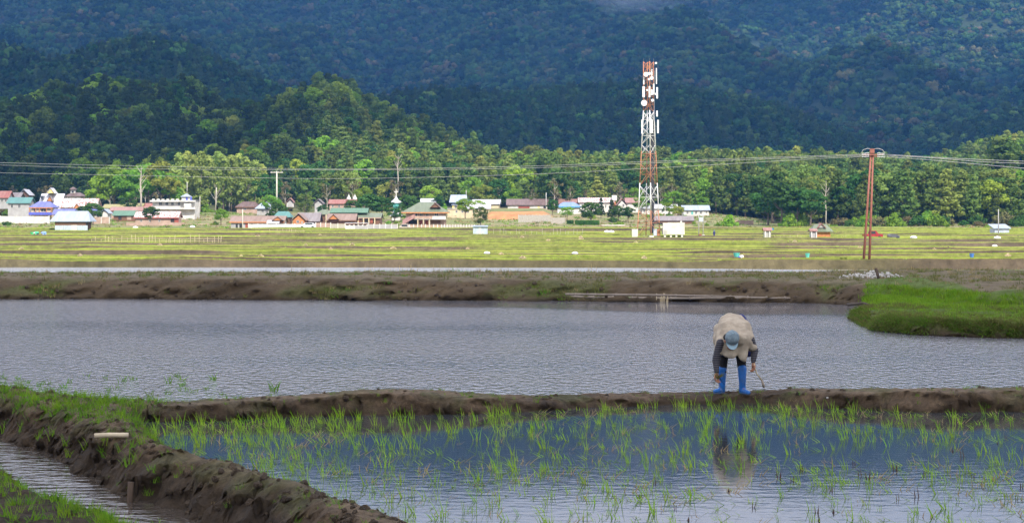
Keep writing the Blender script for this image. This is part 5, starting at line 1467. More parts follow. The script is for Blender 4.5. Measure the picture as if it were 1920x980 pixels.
for u, vt, vb, key, lab in ((12, 384, 404, 'bush', 'green bush at the far left end of the whitewashed wall'), (32, 382, 405, 'bush', 'green bush behind the whitewashed wall, left of the blue hipped roof'), (50, 388, 406, 'bush', 'small green bush touching the blue hipped roof'), (68, 366, 388, 'bush', 'green bush between the teal roof and the white pointed roof'), (347, 396, 406, 'bush', 'green bush below the corner tower of the white building'), (372, 388, 402, 'bush', 'green bush on the slope right of the white building'), (398, 386, 398, 'bush', 'green bush on the slope left of the dark brown roof'), (425, 420, 432, 'bush', 'small rounded bush at the left end of the brown long house'), (448, 384, 396, 'dbush', 'dark bush beside the dark brown hipped roof'), (728, 406, 420, 'bush', 'light green garden bush in front of the church turret'), (742, 408, 420, 'bush', 'light green garden bush left of the large hipped-roof house'), (632, 408, 420, 'dbush', 'ivy covered bush against the tan roofed wing'), (944, 376, 385, 'bush', 'small bush between the white and the dark brown roofs'), (1000, 394, 404, 'bush', 'small green bush growing on the orange earth bank'), (1015, 396, 406, 'bush', 'flat green bush at the right end of the orange earth bank'), (1095, 392, 408, 'dbush', 'shrub below the long white house'), (1110, 390, 410, 'bush', 'shrub in front of the long white house'), (1215, 395, 408, 'bush', 'green bush seen through the tower in front of the low white building'), (1238, 392, 410, 'bush', 'green bush just right of the tower in front of the low white building'), (1255, 388, 408, 'bush', 'green bush left of the small yellow green tree'), (1302, 408, 420, 'bush', 'small bush below the house with the teal door'), (1325, 412, 424, 'bush', 'small bush below the right end of the house with the teal door'), (1345, 408, 424, 'bush', 'bush on the brown slope right of the village')):
    d = find_d(u, vb)
    tree_px(key, u, vt, vb, d, lab, None, 'bush', 1.0, 'bush')
rb = random.Random(33)
for i in range(42):
    u = rb.uniform(-10, 1330); d = rb.uniform(505, 598)
    if 905 < u < 1040 and d < 585: continue
    x = (u - 960) / F * d
    key = rb.choices(['deep', 'broad', 'bush', 'dbush', 'round'], [3, 2, 3, 3, 1])[0]
    bush_ = 'bush' in key
    zn = next(z_[1] for z_ in ((200, 'the blue roofed and rust streaked houses'), (420, 'the white two-storey building'), (620, 'the brown long house'), (850, 'the large hipped-roof house'), (1080, 'the cream hall and the earth bank'), (9999, 'the telecom tower')) if u < z_[0])
    lk_ = {'deep': 'small dark green garden tree', 'broad': 'small bright green garden tree', 'bush': 'bright green garden bush', 'dbush': 'dark green garden bush', 'round': 'small olive garden tree'}[key]
    tree(key, x, d, gz(x, d) - .2, rb.uniform(1.8, 3.6) if bush_ else rb.uniform(4, 7), lk_ + ' among the houses near ' + zn, 'garden trees and bushes among the houses', cat='bush' if bush_ else 'tree', width=1.2, rnd=rb)
# clipped hedge and net fence on the slope
HED = M('hedge_leaves', (0.06, 0.18, 0.02), (0.03, 0.10, 0.012), scale=2.5, bump=.3, bscale=5)
def leafy_block(name, label, u0, u1, vb, vt, mat, leafmat, n):
    d = find_d((u0 + u1) / 2, vb); k = F / d
    o = empty(name, P((u0 + u1) / 2, vb, d), label, 'hedge')
    w = (u1 - u0) / k; h_ = (vb - vt) / k
    boxes('hedge_core', [(-w / 2, w / 2, 0, 1.2, -.5, h_ * .93)], mat, o)
    rs = np.random.RandomState(5)
    pos = np.stack([rs.uniform(-w / 2, w / 2, n), rs.uniform(-.15, 1.2, n), rs.uniform(0, h_, n)], 1)
    front = rs.rand(n) < .6; pos[front, 1] = rs.uniform(-.15, .05, front.sum()); pos[~front, 2] = h_ * .95 + rs.uniform(-.1, .15, (~front).sum())
    nr = rs.normal(size=(n, 3)) + np.array([0, -.8, .5]); nr /= np.linalg.norm(nr, axis=1, keepdims=True)
    v, q = quads_cloud(pos, nr, .16, rs)
    obj('leaves', fast_mesh('leaves', v, q, leafmat, smooth=False), o)
leafy_block('hedge', 'short clipped green hedge left of the long one, below the blue roofed house', 1063, 1075.5, 420, 413.5, HED, L_DEEP, 250)
leafy_block('hedge', 'long clipped green hedge on the slope below the patched long house', 1078, 1124, 422, 413.8, HED, L_DEEP, 900)
wall_thing('kerb_wall', 'low white wall edge to the right of the clipped hedge', 1125, 1172, 423.5, 421.3, 'white', d=505, cat='wall')
wall_thing('net_fence', 'dark net fence on the slope below the dark brown long roof', 972, 1032, 414, 403, 'picket', d=530, posts=9, cat='fence', postmat='picket')
wall_thing('net_fence', 'continuation of the net fence, lower and further right', 1034, 1059, 417, 408, 'picket', d=522, posts=4, cat='fence', postmat='picket')
wall_thing('stone_wall', 'stretch of pale rough wall on the brown slope right of the village', 1354, 1412, 422, 413, 'pinkw', d=512, posts=6, postmat='pinkw')
# bamboo stake fences in the fields
def stake_fence(label, u0, u1, vb, vt, step, rails=(.35, .6), slope=0.0, seed=1, mat='bam', r=.045):
    um = (u0 + u1) / 2; d = find_d(um, vb); k = F / d
    o = empty('stake_fence', P(um, vb, d), label, 'fence')
    rr = random.Random(seed); w = (u1 - u0) / k; h_ = (vb - vt) / k
    x = -w / 2
    while x < w / 2:
        hh = h_ * rr.uniform(.45, 1.15); lx_ = rr.uniform(-.12, .12) * hh
        tube('stake', [(x, rr.uniform(-.1, .1), -.8), (x + lx_, 0, hh)], [r, r * .8], WM[mat], o, 4)
        x += step / k * rr.uniform(.5, 1.5)
    for f_ in rails:
        tube('rail', [(-w / 2, -.05, h_ * f_), (0, -.05, h_ * (f_ + .04)), (w / 2, -.05, h_ * (f_ + slope))], r * .9, WM[mat], o, 4)
    return o
stake_fence('long pale bamboo stake fence crossing the fields on the left', 172, 416, 458, 441, 7.5, seed=3)
stake_fence('thin stake fence in the field below the white wall and parked car', 494, 572, 438, 429, 6, (.5,), seed=4, r=.035)
stake_fence('row of very thin stakes in the pale field below the orange earth bank', 925, 1095, 441, 428, 8, (), seed=5, mat='picket', r=.03)
stake_fence('short stake fence between the two tiny shelters and the orange walled hut', 1452, 1518, 448, 440, 5.5, (.5,), seed=6, r=.03)
stake_fence('low stakes right of the orange walled hut', 1564, 1590, 448, 441, 6, (.4,), seed=7, r=.03)
stake_fence('row of short stakes along a field edge behind the stone heap', 1700, 1900, 499, 493, 21, (), seed=8, r=.03)
# straw heaps, sacks and other small things lying in the fields
STRAW = leaf_mat('straw', (0.46, 0.38, 0.24), (0.60, 0.50, 0.33), None, trans=.2, val=.15, hue=.01)
WSACK = M('white_sack', (0.78, 0.78, 0.78), (0.6, 0.6, 0.6), scale=4)
def heap_mesh(seed, n=160):
    rs = np.random.RandomState(seed)
    t = rs.uniform(0, 6.28, n); r = rs.uniform(0, .5, n) ** .7
    pos = np.stack([r * np.cos(t), r * np.sin(t), (1 - r * 1.5).clip(0, 1) * rs.uniform(.0, .62, n)], 1)
    nr = rs.normal(size=(n, 3)); nr /= np.linalg.norm(nr, axis=1, keepdims=True)
    v, q = quads_cloud(pos, nr, .16, rs)
    return fast_mesh('straw_heap', v, q, STRAW, smooth=False)
HM = [heap_mesh(i) for i in range(3)]
rh = random.Random(4)
for u, v in ((150, 491), (452, 485), (489, 488), (573, 464), (483, 446), (600, 444), (660, 467), (620, 479), (737, 471), (877, 470), (940, 484), (979, 449), (980, 499), (1028, 456), (1102, 457), (1192, 459), (1089, 450), (1375, 458), (1490, 460), (1612, 470), (1752, 474), (1890, 494), (1208, 498), (40, 478), (300, 465), (1090, 452)):
    d = find_d(u, v); c = P(u, v, d)
    o = obj('straw_heap', rh.choice(HM), None, (c.x, c.y, field_z(c.x, c.y) + .1))
    s_ = rh.uniform(.35, .65) * (.6 + d / 500); o.scale = (s_, s_, s_); o.rotation_euler.z = rh.uniform(0, 6)
    tag(o, 'small heap of pale straw on a field dike', 'straw heap', 'straw heaps scattered over the field dikes')
sk = lathe('sack_source', [(.02, 0), (.3, .02), (.36, .15), (.26, .32), (.08, .4), (.02, .42)], WSACK, None, 9)
skm = sk.data; bpy.data.objects.remove(sk)
for u, v, lab in ((1138, 438, 'white sack lying in the field left of the tower'), (1146, 438.5, 'second white sack beside the first, left of the tower'), (254, 429, 'small white sack below the low brown brick wall'), (361, 428, 'bluish white bundle on the grass right of the brick wall'), (348, 402, 'round white boulder beside the white two-storey building'), (1713, 449, 'white sack in the field right of the power pole'), (1870, 450, 'large white sack in front of the right metal shed'), (1865, 466, 'white bag on the dark field below the right metal shed'), (1078, 482, 'small white bag on a bright dike in the middle of the fields'), (913, 482, 'tiny white bag on a dike left of the middle')):
    d = find_d(u, v); c = P(u, v, d)
    o = obj('sack', skm, None, (c.x, c.y, gz(c.x, c.y) + .15)); s_ = 1.2 if v < 460 else .8; o.scale = (s_ * 1.6, s_, s_)
    tag(o, lab, 'sack')
def basin(u, v, c, lab, r=.42, d=None):
    d = d or find_d(u, v); p = P(u, v, d)
    m_ = M('basin_' + lab.split()[0], c, None, scale=3, rough=.4)
    o = lathe('basin', [(r * .7, 0), (r, .45), (r * 1.05, .5), (r * .95, .5), (r * .6, .1)], m_, None, 12, (p.x, p.y, field_z(p.x, p.y) + .1))
    tag(o, lab, 'basin')
basin(1381, 491, (.12, .55, .45), 'teal basin beside the crouching farmer in the middle distance', .4)
basin(1514, 493, (.12, .5, .5), 'turquoise basin alone on the field, left of the power pole', .28)
basin(62, 444, (.1, .6, .25), 'green basin beside the small stooping figures at the left', .55)
basin(1822, 489, (.08, .2, .6), 'blue basin on the dike at the right', .3)
basin(1447, 424, (.04, .28, .6), 'blue plastic drum lying near the tiny red shelter', .5, 440)
# stubble posts
o = empty('flat_board', P(327, 488, 262), 'white board lying tilted on a dike at the left', 'board')
boxes('plank', [(-.85, .55, -.2, .2, .1, .22)], WM['white'], o); boxes('prop', [(.3, .45, -.1, .1, -.5, .099)], WM['bam'], o)

# ---------------------------------------------------------------- vehicles
def car(name, label, u, vb, d, L_, col, facing=1, cabin=(0.15, 0.7), cat='car', bed=False, h_=1.45):
    o = empty(name, P(u, vb, d), label, cat)
    pm = M(name + '_paint', col, None, scale=2, rough=.3)
    s = facing
    if bed:
        side = [(-L_ / 2, .45), (L_ / 2, .45), (L_ / 2, .95), (L_ * .28, 1.02), (L_ * .14, h_), (-L_ * .16, h_), (-L_ * .2, 1.0), (-L_ / 2, 1.0)]
    else:
        side = [(-L_ / 2, .4), (L_ / 2, .4), (L_ / 2, .8), (L_ * .30, .98), (L_ * .14, h_), (-L_ * .30, h_), (-L_ * .46, .98), (-L_ / 2, .85)]
    n = len(side); V = [(x * s, -.85, z) for x, z in side] + [(x * s, .85, z) for x, z in side]
    Fc = [tuple(range(n)), tuple(range(2 * n - 1, n - 1, -1))] + [(i, i + n, (i + 1) % n + n, (i + 1) % n) for i in range(n)]
    obj('body', mesh_from('body', V, Fc, [pm]), o)
    a, b_ = (-.14, .11) if bed else (-.3, .13)
    boxes('side_window', [(min(L_ * a * s, L_ * b_ * s), max(L_ * a * s, L_ * b_ * s), -.87, -.851, 1.02, h_ - .1)], WM['glass'], o)
    for x_ in (-L_ * .31, L_ * .31):
        w = lathe('wheel', [(.1, -.12), (.33, -.12), (.33, .12), (.1, .12)], BLK, o, 12, (x_, -.80, .33)); w.rotation_euler = (math.radians(90), 0, 0)
        w = lathe('wheel', [(.1, -.12), (.33, -.12), (.33, .12), (.1, .12)], BLK, o, 12, (x_, .80, .33)); w.rotation_euler = (math.radians(90), 0, 0)
    boxes('headlight', [(min(L_ / 2 * s, (L_ / 2 - .12) * s) , max((L_ / 2 + .02) * s, (L_ / 2 - .1) * s), -.8, -.45, .62, .82)], WM['white'], o)
    boxes('bumper', [(min(L_ / 2 * s, (L_ / 2 + .1) * s), max(L_ / 2 * s, (L_ / 2 + .1) * s), -.8, .8, .36, .55)], WM['grey'], o)
car('pickup_truck', 'red pickup parked behind the foot of the power pole', 1636, 448.5, 372, 3.6, (.35, .03, .04), 1, bed=True, cat='pickup', h_=1.6)
car('parked_car', 'small black and white car in the field right of the power pole', 1675, 450, 366, 2.0, (.12, .12, .13), 1, h_=1.1)
car('parked_car', 'silver car parked beside the white wall of the brown long house', 577, 429, 472, 4.0, (.66, .67, .72), -1)
car('parked_van', 'small dark van parked right of the grey panel fence', 761, 433, 462, 3.2, (.55, .47, .44), 1, cat='van', h_=1.6)

# ---------------------------------------------------------------- things on the dikes and in the water near the camera
def pole_on(label, pts, r, mat, cat='bamboo pole', name='bamboo_pole'):
    """pts world; a long bamboo with nodes"""
    o = empty(name, pts[0], label, cat)
    w = [Vector(p) - Vector(pts[0]) for p in pts]
    tube('cane', w, [r, r * .85, r * .6][:len(w)] if len(w) <= 3 else [r * (1 - .4 * i / (len(w) - 1)) for i in range(len(w))], mat, o, 7)
    tot = 0
    for i in range(len(w) - 1):
        n = 5
        for j in range(n):
            p = w[i].lerp(w[i + 1], (j + .5) / n)
            d_ = (w[i + 1] - w[i]).normalized() * .02
            tube('node', [p - d_, p + d_], r * 1.12, mat, o, 7)
    return o
BAMG = M('grey_bamboo', (0.30, 0.25, 0.20), (0.20, 0.165, 0.13), scale=4)
def PZ(u, v, z): return P(u, v, DZ(v, z))
pole_on('long grey bamboo pole lying along the foot of the far embankment', [PZ(803, 549, .20), PZ(900, 551, .17), PZ(1060, 556, .12), PZ(1240, 559, .10), PZ(1420, 558, .14), PZ(1590, 560, .10)], .045, BAMG)
pole_on('shorter bamboo pole lying just above the long one', [PZ(1060, 551, .24), PZ(1250, 553, .22), PZ(1420, 556, .16)], .03, BAMG)
STK = M('old_stake_wood', (0.085, 0.055, 0.035), (0.035, 0.024, 0.016), scale=5, stretch=(3, 3, .5), bump=.01, bscale=20)
def stick(name, label, a, b_, r, mat=STK, cat='stake', mid=None, seg=7):
    o = tube(name, [a] + ([mid] if mid else []) + [b_], [r, r * .9, r * .75] if mid else [r, r * .8], mat, None, seg)
    return tag(o, label, cat)
stick('leaning_post', 'dark post leaning in the stone heap', P(1651, 535, 57.6), P(1642.5, 503, 57.8), .055, cat='post')
stick('leaning_stick', 'dark stick leaning on the embankment left of the stone heap', P(1546, 528, 62), P(1527, 514, 63), .035)
stick('wooden_stake', 'broken dark wooden stake standing in the stream', Vector((-3.505, 18.2, -.5)), Vector((-3.49, 18.22, -.035)), .034)
stick('dead_branch', 'dark curved branch lying on the shore by the grassy island', PZ(1590, 571, .08), PZ(1645, 577, .1), .04, mid=PZ(1618, 568, .2), cat='branch')
# bamboo log on the grassy bank
o = empty('bamboo_log', PZ(177, 822, .17) , 'pale split bamboo log lying on the muddy bank', 'log')
tube('log', [(0, 0, .03), (.14, .03, .035), (.33, .06, .03)], .026, M('pale_bamboo', (.55, .47, .33), (.42, .35, .24), scale=6), o, 8)
# pale stake bundles in the pond by the far bank
for i, (u, v, n, lab) in enumerate(((1236, 566, 5, 'pale stubble stakes in the pond by the bamboo pole, left bunch'), (1247, 566, 6, 'pale stubble stakes in the pond by the bamboo pole, right bunch'))):
    c = PZ(u, v, 0); o = empty('stake_bunch', c, lab, 'stakes')
    for j in range(n):
        x_ = R.uniform(-.09, .09)
        tube('stake', [(x_, 0, -.2), (x_ + R.uniform(-.03, .03), 0, R.uniform(.1, .26))], .012, WM['bam'], o, 4)
# heap of white stones: each stone a part while they can be told apart
STONE = M('white_stone', (0.62, 0.60, 0.56), (0.42, 0.40, 0.37), scale=6, bump=.01, bscale=30)
def stone_mesh(seed):
    b_ = bmesh.new(); bmesh.ops.create_icosphere(b_, subdivisions=1, radius=.5)
    rr = random.Random(seed)
    for v in b_.verts: v.co *= rr.uniform(.72, 1.1)
    me_ = bpy.data.meshes.new('stone'); b_.to_mesh(me_); b_.free(); me_.materials.append(STONE); return me_
SM = [stone_mesh(i) for i in range(5)]
sc0 = P(1636, 529, 59.3)
o = empty('stone_heap', (sc0.x, sc0.y, .60), 'long low heap of whitish stones on the embankment at the right', 'stone heap')
rr = random.Random(9)
for i in range(270):
    x = rr.gauss(0, .5) if i % 3 else rr.uniform(-1.1, 1.15)
    x = max(-1.15, min(1.2, x)); y_ = rr.uniform(-.9, .9)
    hh = .24 * max(0, 1 - (abs(x) / 1.2) ** 1.6) * (1 - abs(y_) / 1.3)
    s_ = rr.uniform(.05, .11)
    q = obj('stone', rr.choice(SM), o, (x, y_, hh * rr.uniform(.35, 1.0) - .02))
    q.scale = (s_ * rr.uniform(.8, 1.3), s_, s_ * rr.uniform(.6, .9)); q.rotation_euler = (rr.uniform(0, 6), rr.uniform(0, 6), rr.uniform(0, 6))
# little white stones on the near dike
for u, v, lab in ((595, 745, 'small white pebble on the muddy dike between the waters'), (1551, 745, 'tiny white pebble on the dike right of the farmer')):
    c = PZ(u, v, .17); q = obj('pebble', SM[0], None, c); q.scale = (.035, .03, .025); tag(q, lab, 'pebble')

# ---------------------------------------------------------------- grass, reeds, rice seedlings
def blade_mat(name, c1, c2, trans=.4, val=.2, scale=2.0):
    return leaf_mat(name, c1, c2, None, trans=trans, val=val, hue=.015, scale=scale)
G_RICE = blade_mat('rice_leaf', (0.17, 0.36, 0.02), (0.34, 0.50, 0.045))
G_BANK = blade_mat('bank_grass', (0.07, 0.17, 0.015), (0.17, 0.32, 0.035))
G_DEAD = blade_mat('dead_grass', (0.24, 0.18, 0.09), (0.38, 0.30, 0.15))
G_OLIVE = blade_mat('olive_grass', (0.10, 0.11, 0.035), (0.19, 0.19, 0.06))
G_BRIGHT = blade_mat('bright_grass', (0.12, 0.25, 0.018), (0.22, 0.35, 0.03))
G_DARKSTEM = blade_mat('rice_stubble', (0.07, 0.045, 0.035), (0.14, 0.09, 0.07), trans=.1)
def blades(name, mat, n, h, spread, w, lean, seed, droop=.5, bias=(0, 0), seg=3):
    rs = random.Random(seed); V, Q = [], []
    for i in range(n):
        a = rs.uniform(0, 6.28); r = spread * math.sqrt(rs.random())
        b0 = Vector((r * math.cos(a), r * math.sin(a), -.03))
        hh = h * rs.uniform(.55, 1.1); la = rs.uniform(0, 6.28); ll = lean * rs.uniform(.2, 1)
        dr = Vector((math.cos(la) * ll + bias[0] * rs.uniform(.3, 1), math.sin(la) * ll + bias[1], 1)).normalized()
        fa = rs.uniform(-.9, .9)
        sd = Vector((math.cos(fa), math.sin(fa), 0))
        hor = Vector((dr.x, dr.y, 0)); hor = hor.normalized() if hor.length > .01 else Vector((1, 0, 0))
        dp = droop * rs.uniform(.1, 1)
        base = len(V)
        for j in range(seg + 1):
            t = j / seg
            p = b0 + dr * hh * t + hor * hh * dp * t * t * .6 - Vector((0, 0, hh * dp * t ** 3 * .4))
            ww = w * (1 - t ** 1.6) * .5 + .0006
            V += [p - sd * ww, p + sd * ww]
            if j: Q.append((base + 2 * j - 2, base + 2 * j - 1, base + 2 * j + 1, base + 2 * j))
    return mesh_from(name, V, Q, [mat])
def scat(name, label, src, pts, smin, smax, seed, cat='grass', wt=None):
    rs = np.random.RandomState(seed); n = len(pts)
    o = scatter(name, pts, rs.uniform(smin, smax, n), rs.uniform(-.6, .6, n), rs.choice(len(src), n, p=wt), src)
    return tag(o, label, cat, kind='stuff')
rs = np.random.RandomState(77)
# rice seedlings in the near paddy
LB = -.25
RICE = [blades('rice_seedling', G_RICE, 3 + i % 3, .155 + .02 * (i % 3), .03, .0062, .24, 900 + i, .45, (-.14, 0)) for i in range(8)]
def in_paddy(x, y):
    h_ = ground_near(x, y)
    return (h_ < -.02)
N = 15000
x = rs.uniform(-4.5, 7.6, N); y = rs.uniform(13.6, 25.6, N)
u = 960 + x * F / y; v = VH + H * F / y
xb = np.interp(y, [p[1] for p in bank_mid][::-1], [p[0] for p in bank_mid][::-1])
ok = in_paddy(x, y) & (x > xb) & (u > -20) & (u < 1950)
yfr = np.interp(x, [p[0] for p in bund_front][::-1], [p[1] for p in bund_front][::-1])
ok &= y < yfr + .1
dens = 0.34 + 0.22 * sst(700, 300, u + (v - 800) * .3) + .15 * sst(1000, 500, u) + 0.18 * sst(.9, .1, yfr - y) * (rs.rand(N) < .8)
dens *= 0.25 + 1.5 * vnoise(x * 1.3, y * .7, 500) ** 1.3
ok &= rs.rand(N) < dens * .27
x, y = x[ok], y[ok]
print('seedlings', len(x))
order = np.argsort(y)
ric = random.Random(5)
for i in order[:300]:
    o = obj('rice_seedling', RICE[ric.randrange(8)], None, (float(x[i]), float(y[i]), 0.0))
    s_ = ric.uniform(.55, 1.25); o.scale = (s_, s_, s_ * ric.uniform(.8, 1.15)); o.rotation_euler = (ric.uniform(-.15, .15), ric.uniform(-.25, .1), ric.uniform(-.7, .7))
    tag(o, 'young rice seedling with thin bright green leaves standing in the flooded paddy', 'rice seedling', 'rice seedlings standing in the near flooded paddy')
rest = order[300:]
scat('rice_seedlings', 'young rice seedlings further off in the near flooded paddy', RICE, np.stack([x[rest], y[rest], np.zeros(len(rest))], 1), .55, 1.25, 3, 'rice seedlings')
# fine floating leaves on the near paddy
FLO = [blades('floating_leaf', m_, 3, .14, .08, .008, 6.0, 60 + i, .1) for i, m_ in enumerate((G_RICE, G_RICE, G_DEAD, G_BRIGHT))]
N = 4200
x = rs.uniform(-4, 7.5, N); y = rs.uniform(14, 25.3, N)
xb = np.interp(y, [p[1] for p in bank_mid][::-1], [p[0] for p in bank_mid][::-1])
ok = in_paddy(x, y) & (x > xb + .2) & (rs.rand(N) < .05 + .95 * vnoise(x * .9, y * .6, 510) ** 1.5)
x, y = x[ok], y[ok]
scat('floating_leaves', 'thin leaf blades floating flat on the paddy water', FLO, np.stack([x, y, np.full(len(x), .022)], 1), .5, 1.2, 4, 'floating leaves')
# dead stems in the paddy
DST = [blades('rice_stubble', G_DARKSTEM, 2 + i % 2, .10, .02, .010, .25, 70 + i, .1) for i in range(4)]
rd = random.Random(8)
for u_, v_ in ((1198, 930), (1227, 905), (1265, 952), (1290, 975), (1366, 920), (1412, 950), (1531, 960), (1535, 975), (1558, 920), (1562, 960), (1613, 890), (1627, 897), (1678, 880), (1684, 935), (1733, 890), (1824, 895), (1905, 935), (1914, 912), (1596, 780), (1786, 845), (1885, 820), (1870, 830), (1460, 895), (1485, 900), (1720, 930), (1502, 880), (1600, 870), (1805, 855)):
    c = PZ(u_, v_, 0)
    o = obj('rice_stubble', DST[rd.randrange(4)], None, c); s_ = rd.uniform(.7, 1.3); o.scale = (s_, s_, s_)
    tag(o, 'dark dead rice stem sticking out of the paddy water', 'rice stubble', 'dark dead stems standing in the near paddy')
# grass on the near banks
TG = [blades('grass_tuft', G_BANK, 16, .10 + .02 * (i % 3), .07, .006, .5, 100 + i, .6) for i in range(4)] + [blades('grass_tuft', G_BRIGHT, 12, .15, .05, .007, .4, 110 + i, .6) for i in range(3)] + [blades('grass_tuft', G_DEAD, 8, .08, .08, .006, .9, 120 + i, .6) for i in range(3)]
N = 34000
x = rs.uniform(-9, 9, N); y = rs.uniform(13, 27.5, N)
h_ = ground_near(x, y)
u = 960 + x * F / y; v = VH + (H - h_) / y * F
left = x < np.interp(y, [p[1] for p in bank_paddy][::-1], [p[0] for p in bank_paddy][::-1]) + .1
g = 0.05 + 0 * x
g += 1.3 * left * sst(.09, .14, h_) * sst(300, 120, u) * sst(800, 770, v)
g += 0.75 * left * sst(.0, .1, h_) * sst(150, 230, u - (v - 780) * .2) * sst(.45, .0, np.abs(x - np.interp(y, [p[1] for p in bank_paddy][::-1], [p[0] for p in bank_paddy][::-1]))) * sst(930, 860, v)
g += 0.7 * sst(.25, .0, np.abs(line_dist(x, y, plot_edge) - .12)) * (h_ < .0)
g += 0.20 * left + .30 * (~left) * sst(.0, .12, h_)
g *= 0.15 + 1.5 * vnoise(x * 2.2, y * 1.6, 520)
# keep the grass out of the water
ok = (rs.rand(N) < g) & ((h_ > .015) | ((h_ > -.21) & (x < np.interp(y, [p[1] for p in bank_mid][::-1], [p[0] for p in bank_mid][::-1]))))
x, y, h_, u = x[ok], y[ok], h_[ok], u[ok]
print('bank grass', len(x))
pk = np.where((u < 300) & (rs.rand(len(x)) < .85), rs.randint(0, 7, len(x)), rs.choice(10, len(x), p=[.1, .1, .08, .07, .08, .07, .05, .15, .15, .15]))
o = scatter('bank_grass', np.stack([x, y, h_ - .01], 1), rs.uniform(.5, 1.25, len(x)) * np.where(u < 300, 1.1, .6), rs.uniform(0, 6.28, len(x)), pk, TG)
tag(o, 'short green and dead grass growing on the near mud banks', 'grass', kind='stuff')
# young rice on the wet plot at the lower left
N = 900
x = rs.uniform(-7, -3, N); y = rs.uniform(15, 21, N); h_ = ground_near(x, y)
pe = inside(x, y, [p for p in plot_edge] + plot_rest)
ok = pe & (rs.rand(N) < .10 + .6 * sst(.5, .05, line_dist(x, y, plot_edge)))
x, y, h_ = x[ok], y[ok], h_[ok]
scat('plot_seedlings', 'sparse yellow green seedlings on the wet mud plot at the lower left', RICE, np.stack([x, y, h_], 1), .3, .65, 6, 'rice seedlings')
# weeds in the pond behind the grassy bank corner
WD = [blades('weed', G_BANK, 6, .17, .05, .012, .7, 140 + i, .8) for i in range(4)]
N = 200
u_ = rs.uniform(-40, 420, N); v_ = rs.uniform(705, 752, N)
ok = (rs.rand(N) < .30 + .5 * sst(200, 0, u_)) & (v_ < 748)
y = DZ(v_[ok], 0.0); x = (u_[ok] - 960) / F * y
k = ground_near(x, y) < 0
scat('pond_weeds', 'small green weeds standing in the pond behind the grassy bank', WD, np.stack([x[k], y[k], 0 * x[k]], 1), .4, 1.2, 7, 'weeds')
o = obj('water_plant', blades('water_plant', G_BANK, 9, .26, .05, .016, .6, 190, .8), None, PZ(513, 733, 0.0)); tag(o, 'single leafy water plant standing in the pond behind the dike', 'water plant')

# far embankment and island
TF = [blades('bank_tuft', m_, 14, .24, .16, .022, .8, 200 + i, .8) for i, m_ in enumerate((G_OLIVE, G_OLIVE, G_DEAD, G_OLIVE, G_BANK))]
N = 60000
x = rs.uniform(-20, 20, N); y = rs.uniform(45, 69, N); h_ = ground_far(x, y)
isl_ = inside(x, y, [p for gg in LAND2[1][0] for p in gg[0]]) & (h_ < .5)
ok = (h_ > .05) & (~isl_) & (rs.rand(N) < (.03 + 1.0 * sst(-.05, .2, fbm(x * .5, y * .9, 88, 4)) * sst(.58, .35, h_) + .15 * (h_ > .5)) * .8)
xx, yy, hh = x[ok], y[ok], h_[ok]
print('embankment tufts', len(xx))
scat('embankment_grass', 'short dry and olive grass on the far embankment', TF, np.stack([xx, yy, hh - .03], 1), .35, .9, 9, wt=[.3, .25, .2, .15, .1])
TI = [blades('meadow_tuft', G_BRIGHT, 18, .16, .13, .018, .45, 230 + i, .5) for i in range(4)] + [blades('meadow_tuft', G_OLIVE, 14, .20, .13, .02, .8, 240 + i, .9) for i in range(2)] + [blades('meadow_tuft', G_BANK, 14, .17, .13, .02, .8, 250 + i, .9) for i in range(2)]
k = isl_ & (h_ > .12)
edge = line_dist(x, y, isl_front)
xx, yy, hh, ee = x[k], y[k], h_[k], edge[k]
N2 = 26000
x2 = rs.uniform(8, 20, N2); y2 = rs.uniform(40, 58, N2); h2 = ground_far(x2, y2)
k2 = inside(x2, y2, [p for gg in LAND2[1][0] for p in gg[0]]) & (h2 > .1) & (h2 < .55)
x2, y2, h2 = x2[k2], y2[k2], h2[k2]; ee = line_dist(x2, y2, isl_front)
pk = np.where(ee < 1.1 + .8 * vnoise(x2, y2, 3), rs.choice([0, 4, 5], len(x2)), np.where(rs.rand(len(x2)) < np.where(y2 > 46.5, .95, .38), rs.randint(0, 4, len(x2)), rs.randint(4, 8, len(x2))))
print('island tufts', len(x2))
o = scatter('island_grass', np.stack([x2, y2, h2 - .04], 1), rs.uniform(.5, 1.1, len(x2)) * (.7 + .6 * vnoise(x2 / 1.5, y2 / 1.5, 7)), rs.uniform(0, 6.28, len(x2)), pk, TI)
tag(o, 'dense bright green grass on the island and seed bed at the right of the pond', 'grass', kind='stuff')
# drooping tufts over the island's edge
N = 2600
tt = rs.randint(0, len(isl_front) - 1, N); ff = rs.rand(N)
A = np.array(isl_front); p0 = A[tt] * (1 - ff[:, None]) + A[tt + 1] * ff[:, None]
ok = p0[:, 0] < 16; p0 = p0[ok]
px_, py_ = p0[:, 0] + rs.normal(size=len(p0)) * .12, p0[:, 1] + rs.uniform(-.1, .5, len(p0))
hz_ = ground_far(px_, py_)
k = hz_ > .0
TD = [blades('overhanging_tuft', m_, 16, .24, .10, .018, 1.2, 260 + i, 1.6, (0, -.5)) for i, m_ in enumerate((G_OLIVE, G_BANK, G_OLIVE))]
scat('overhanging_grass', 'olive grass hanging over the edge of the island', TD, np.stack([px_[k], py_[k], hz_[k]], 1), .5, 1.0, 10)
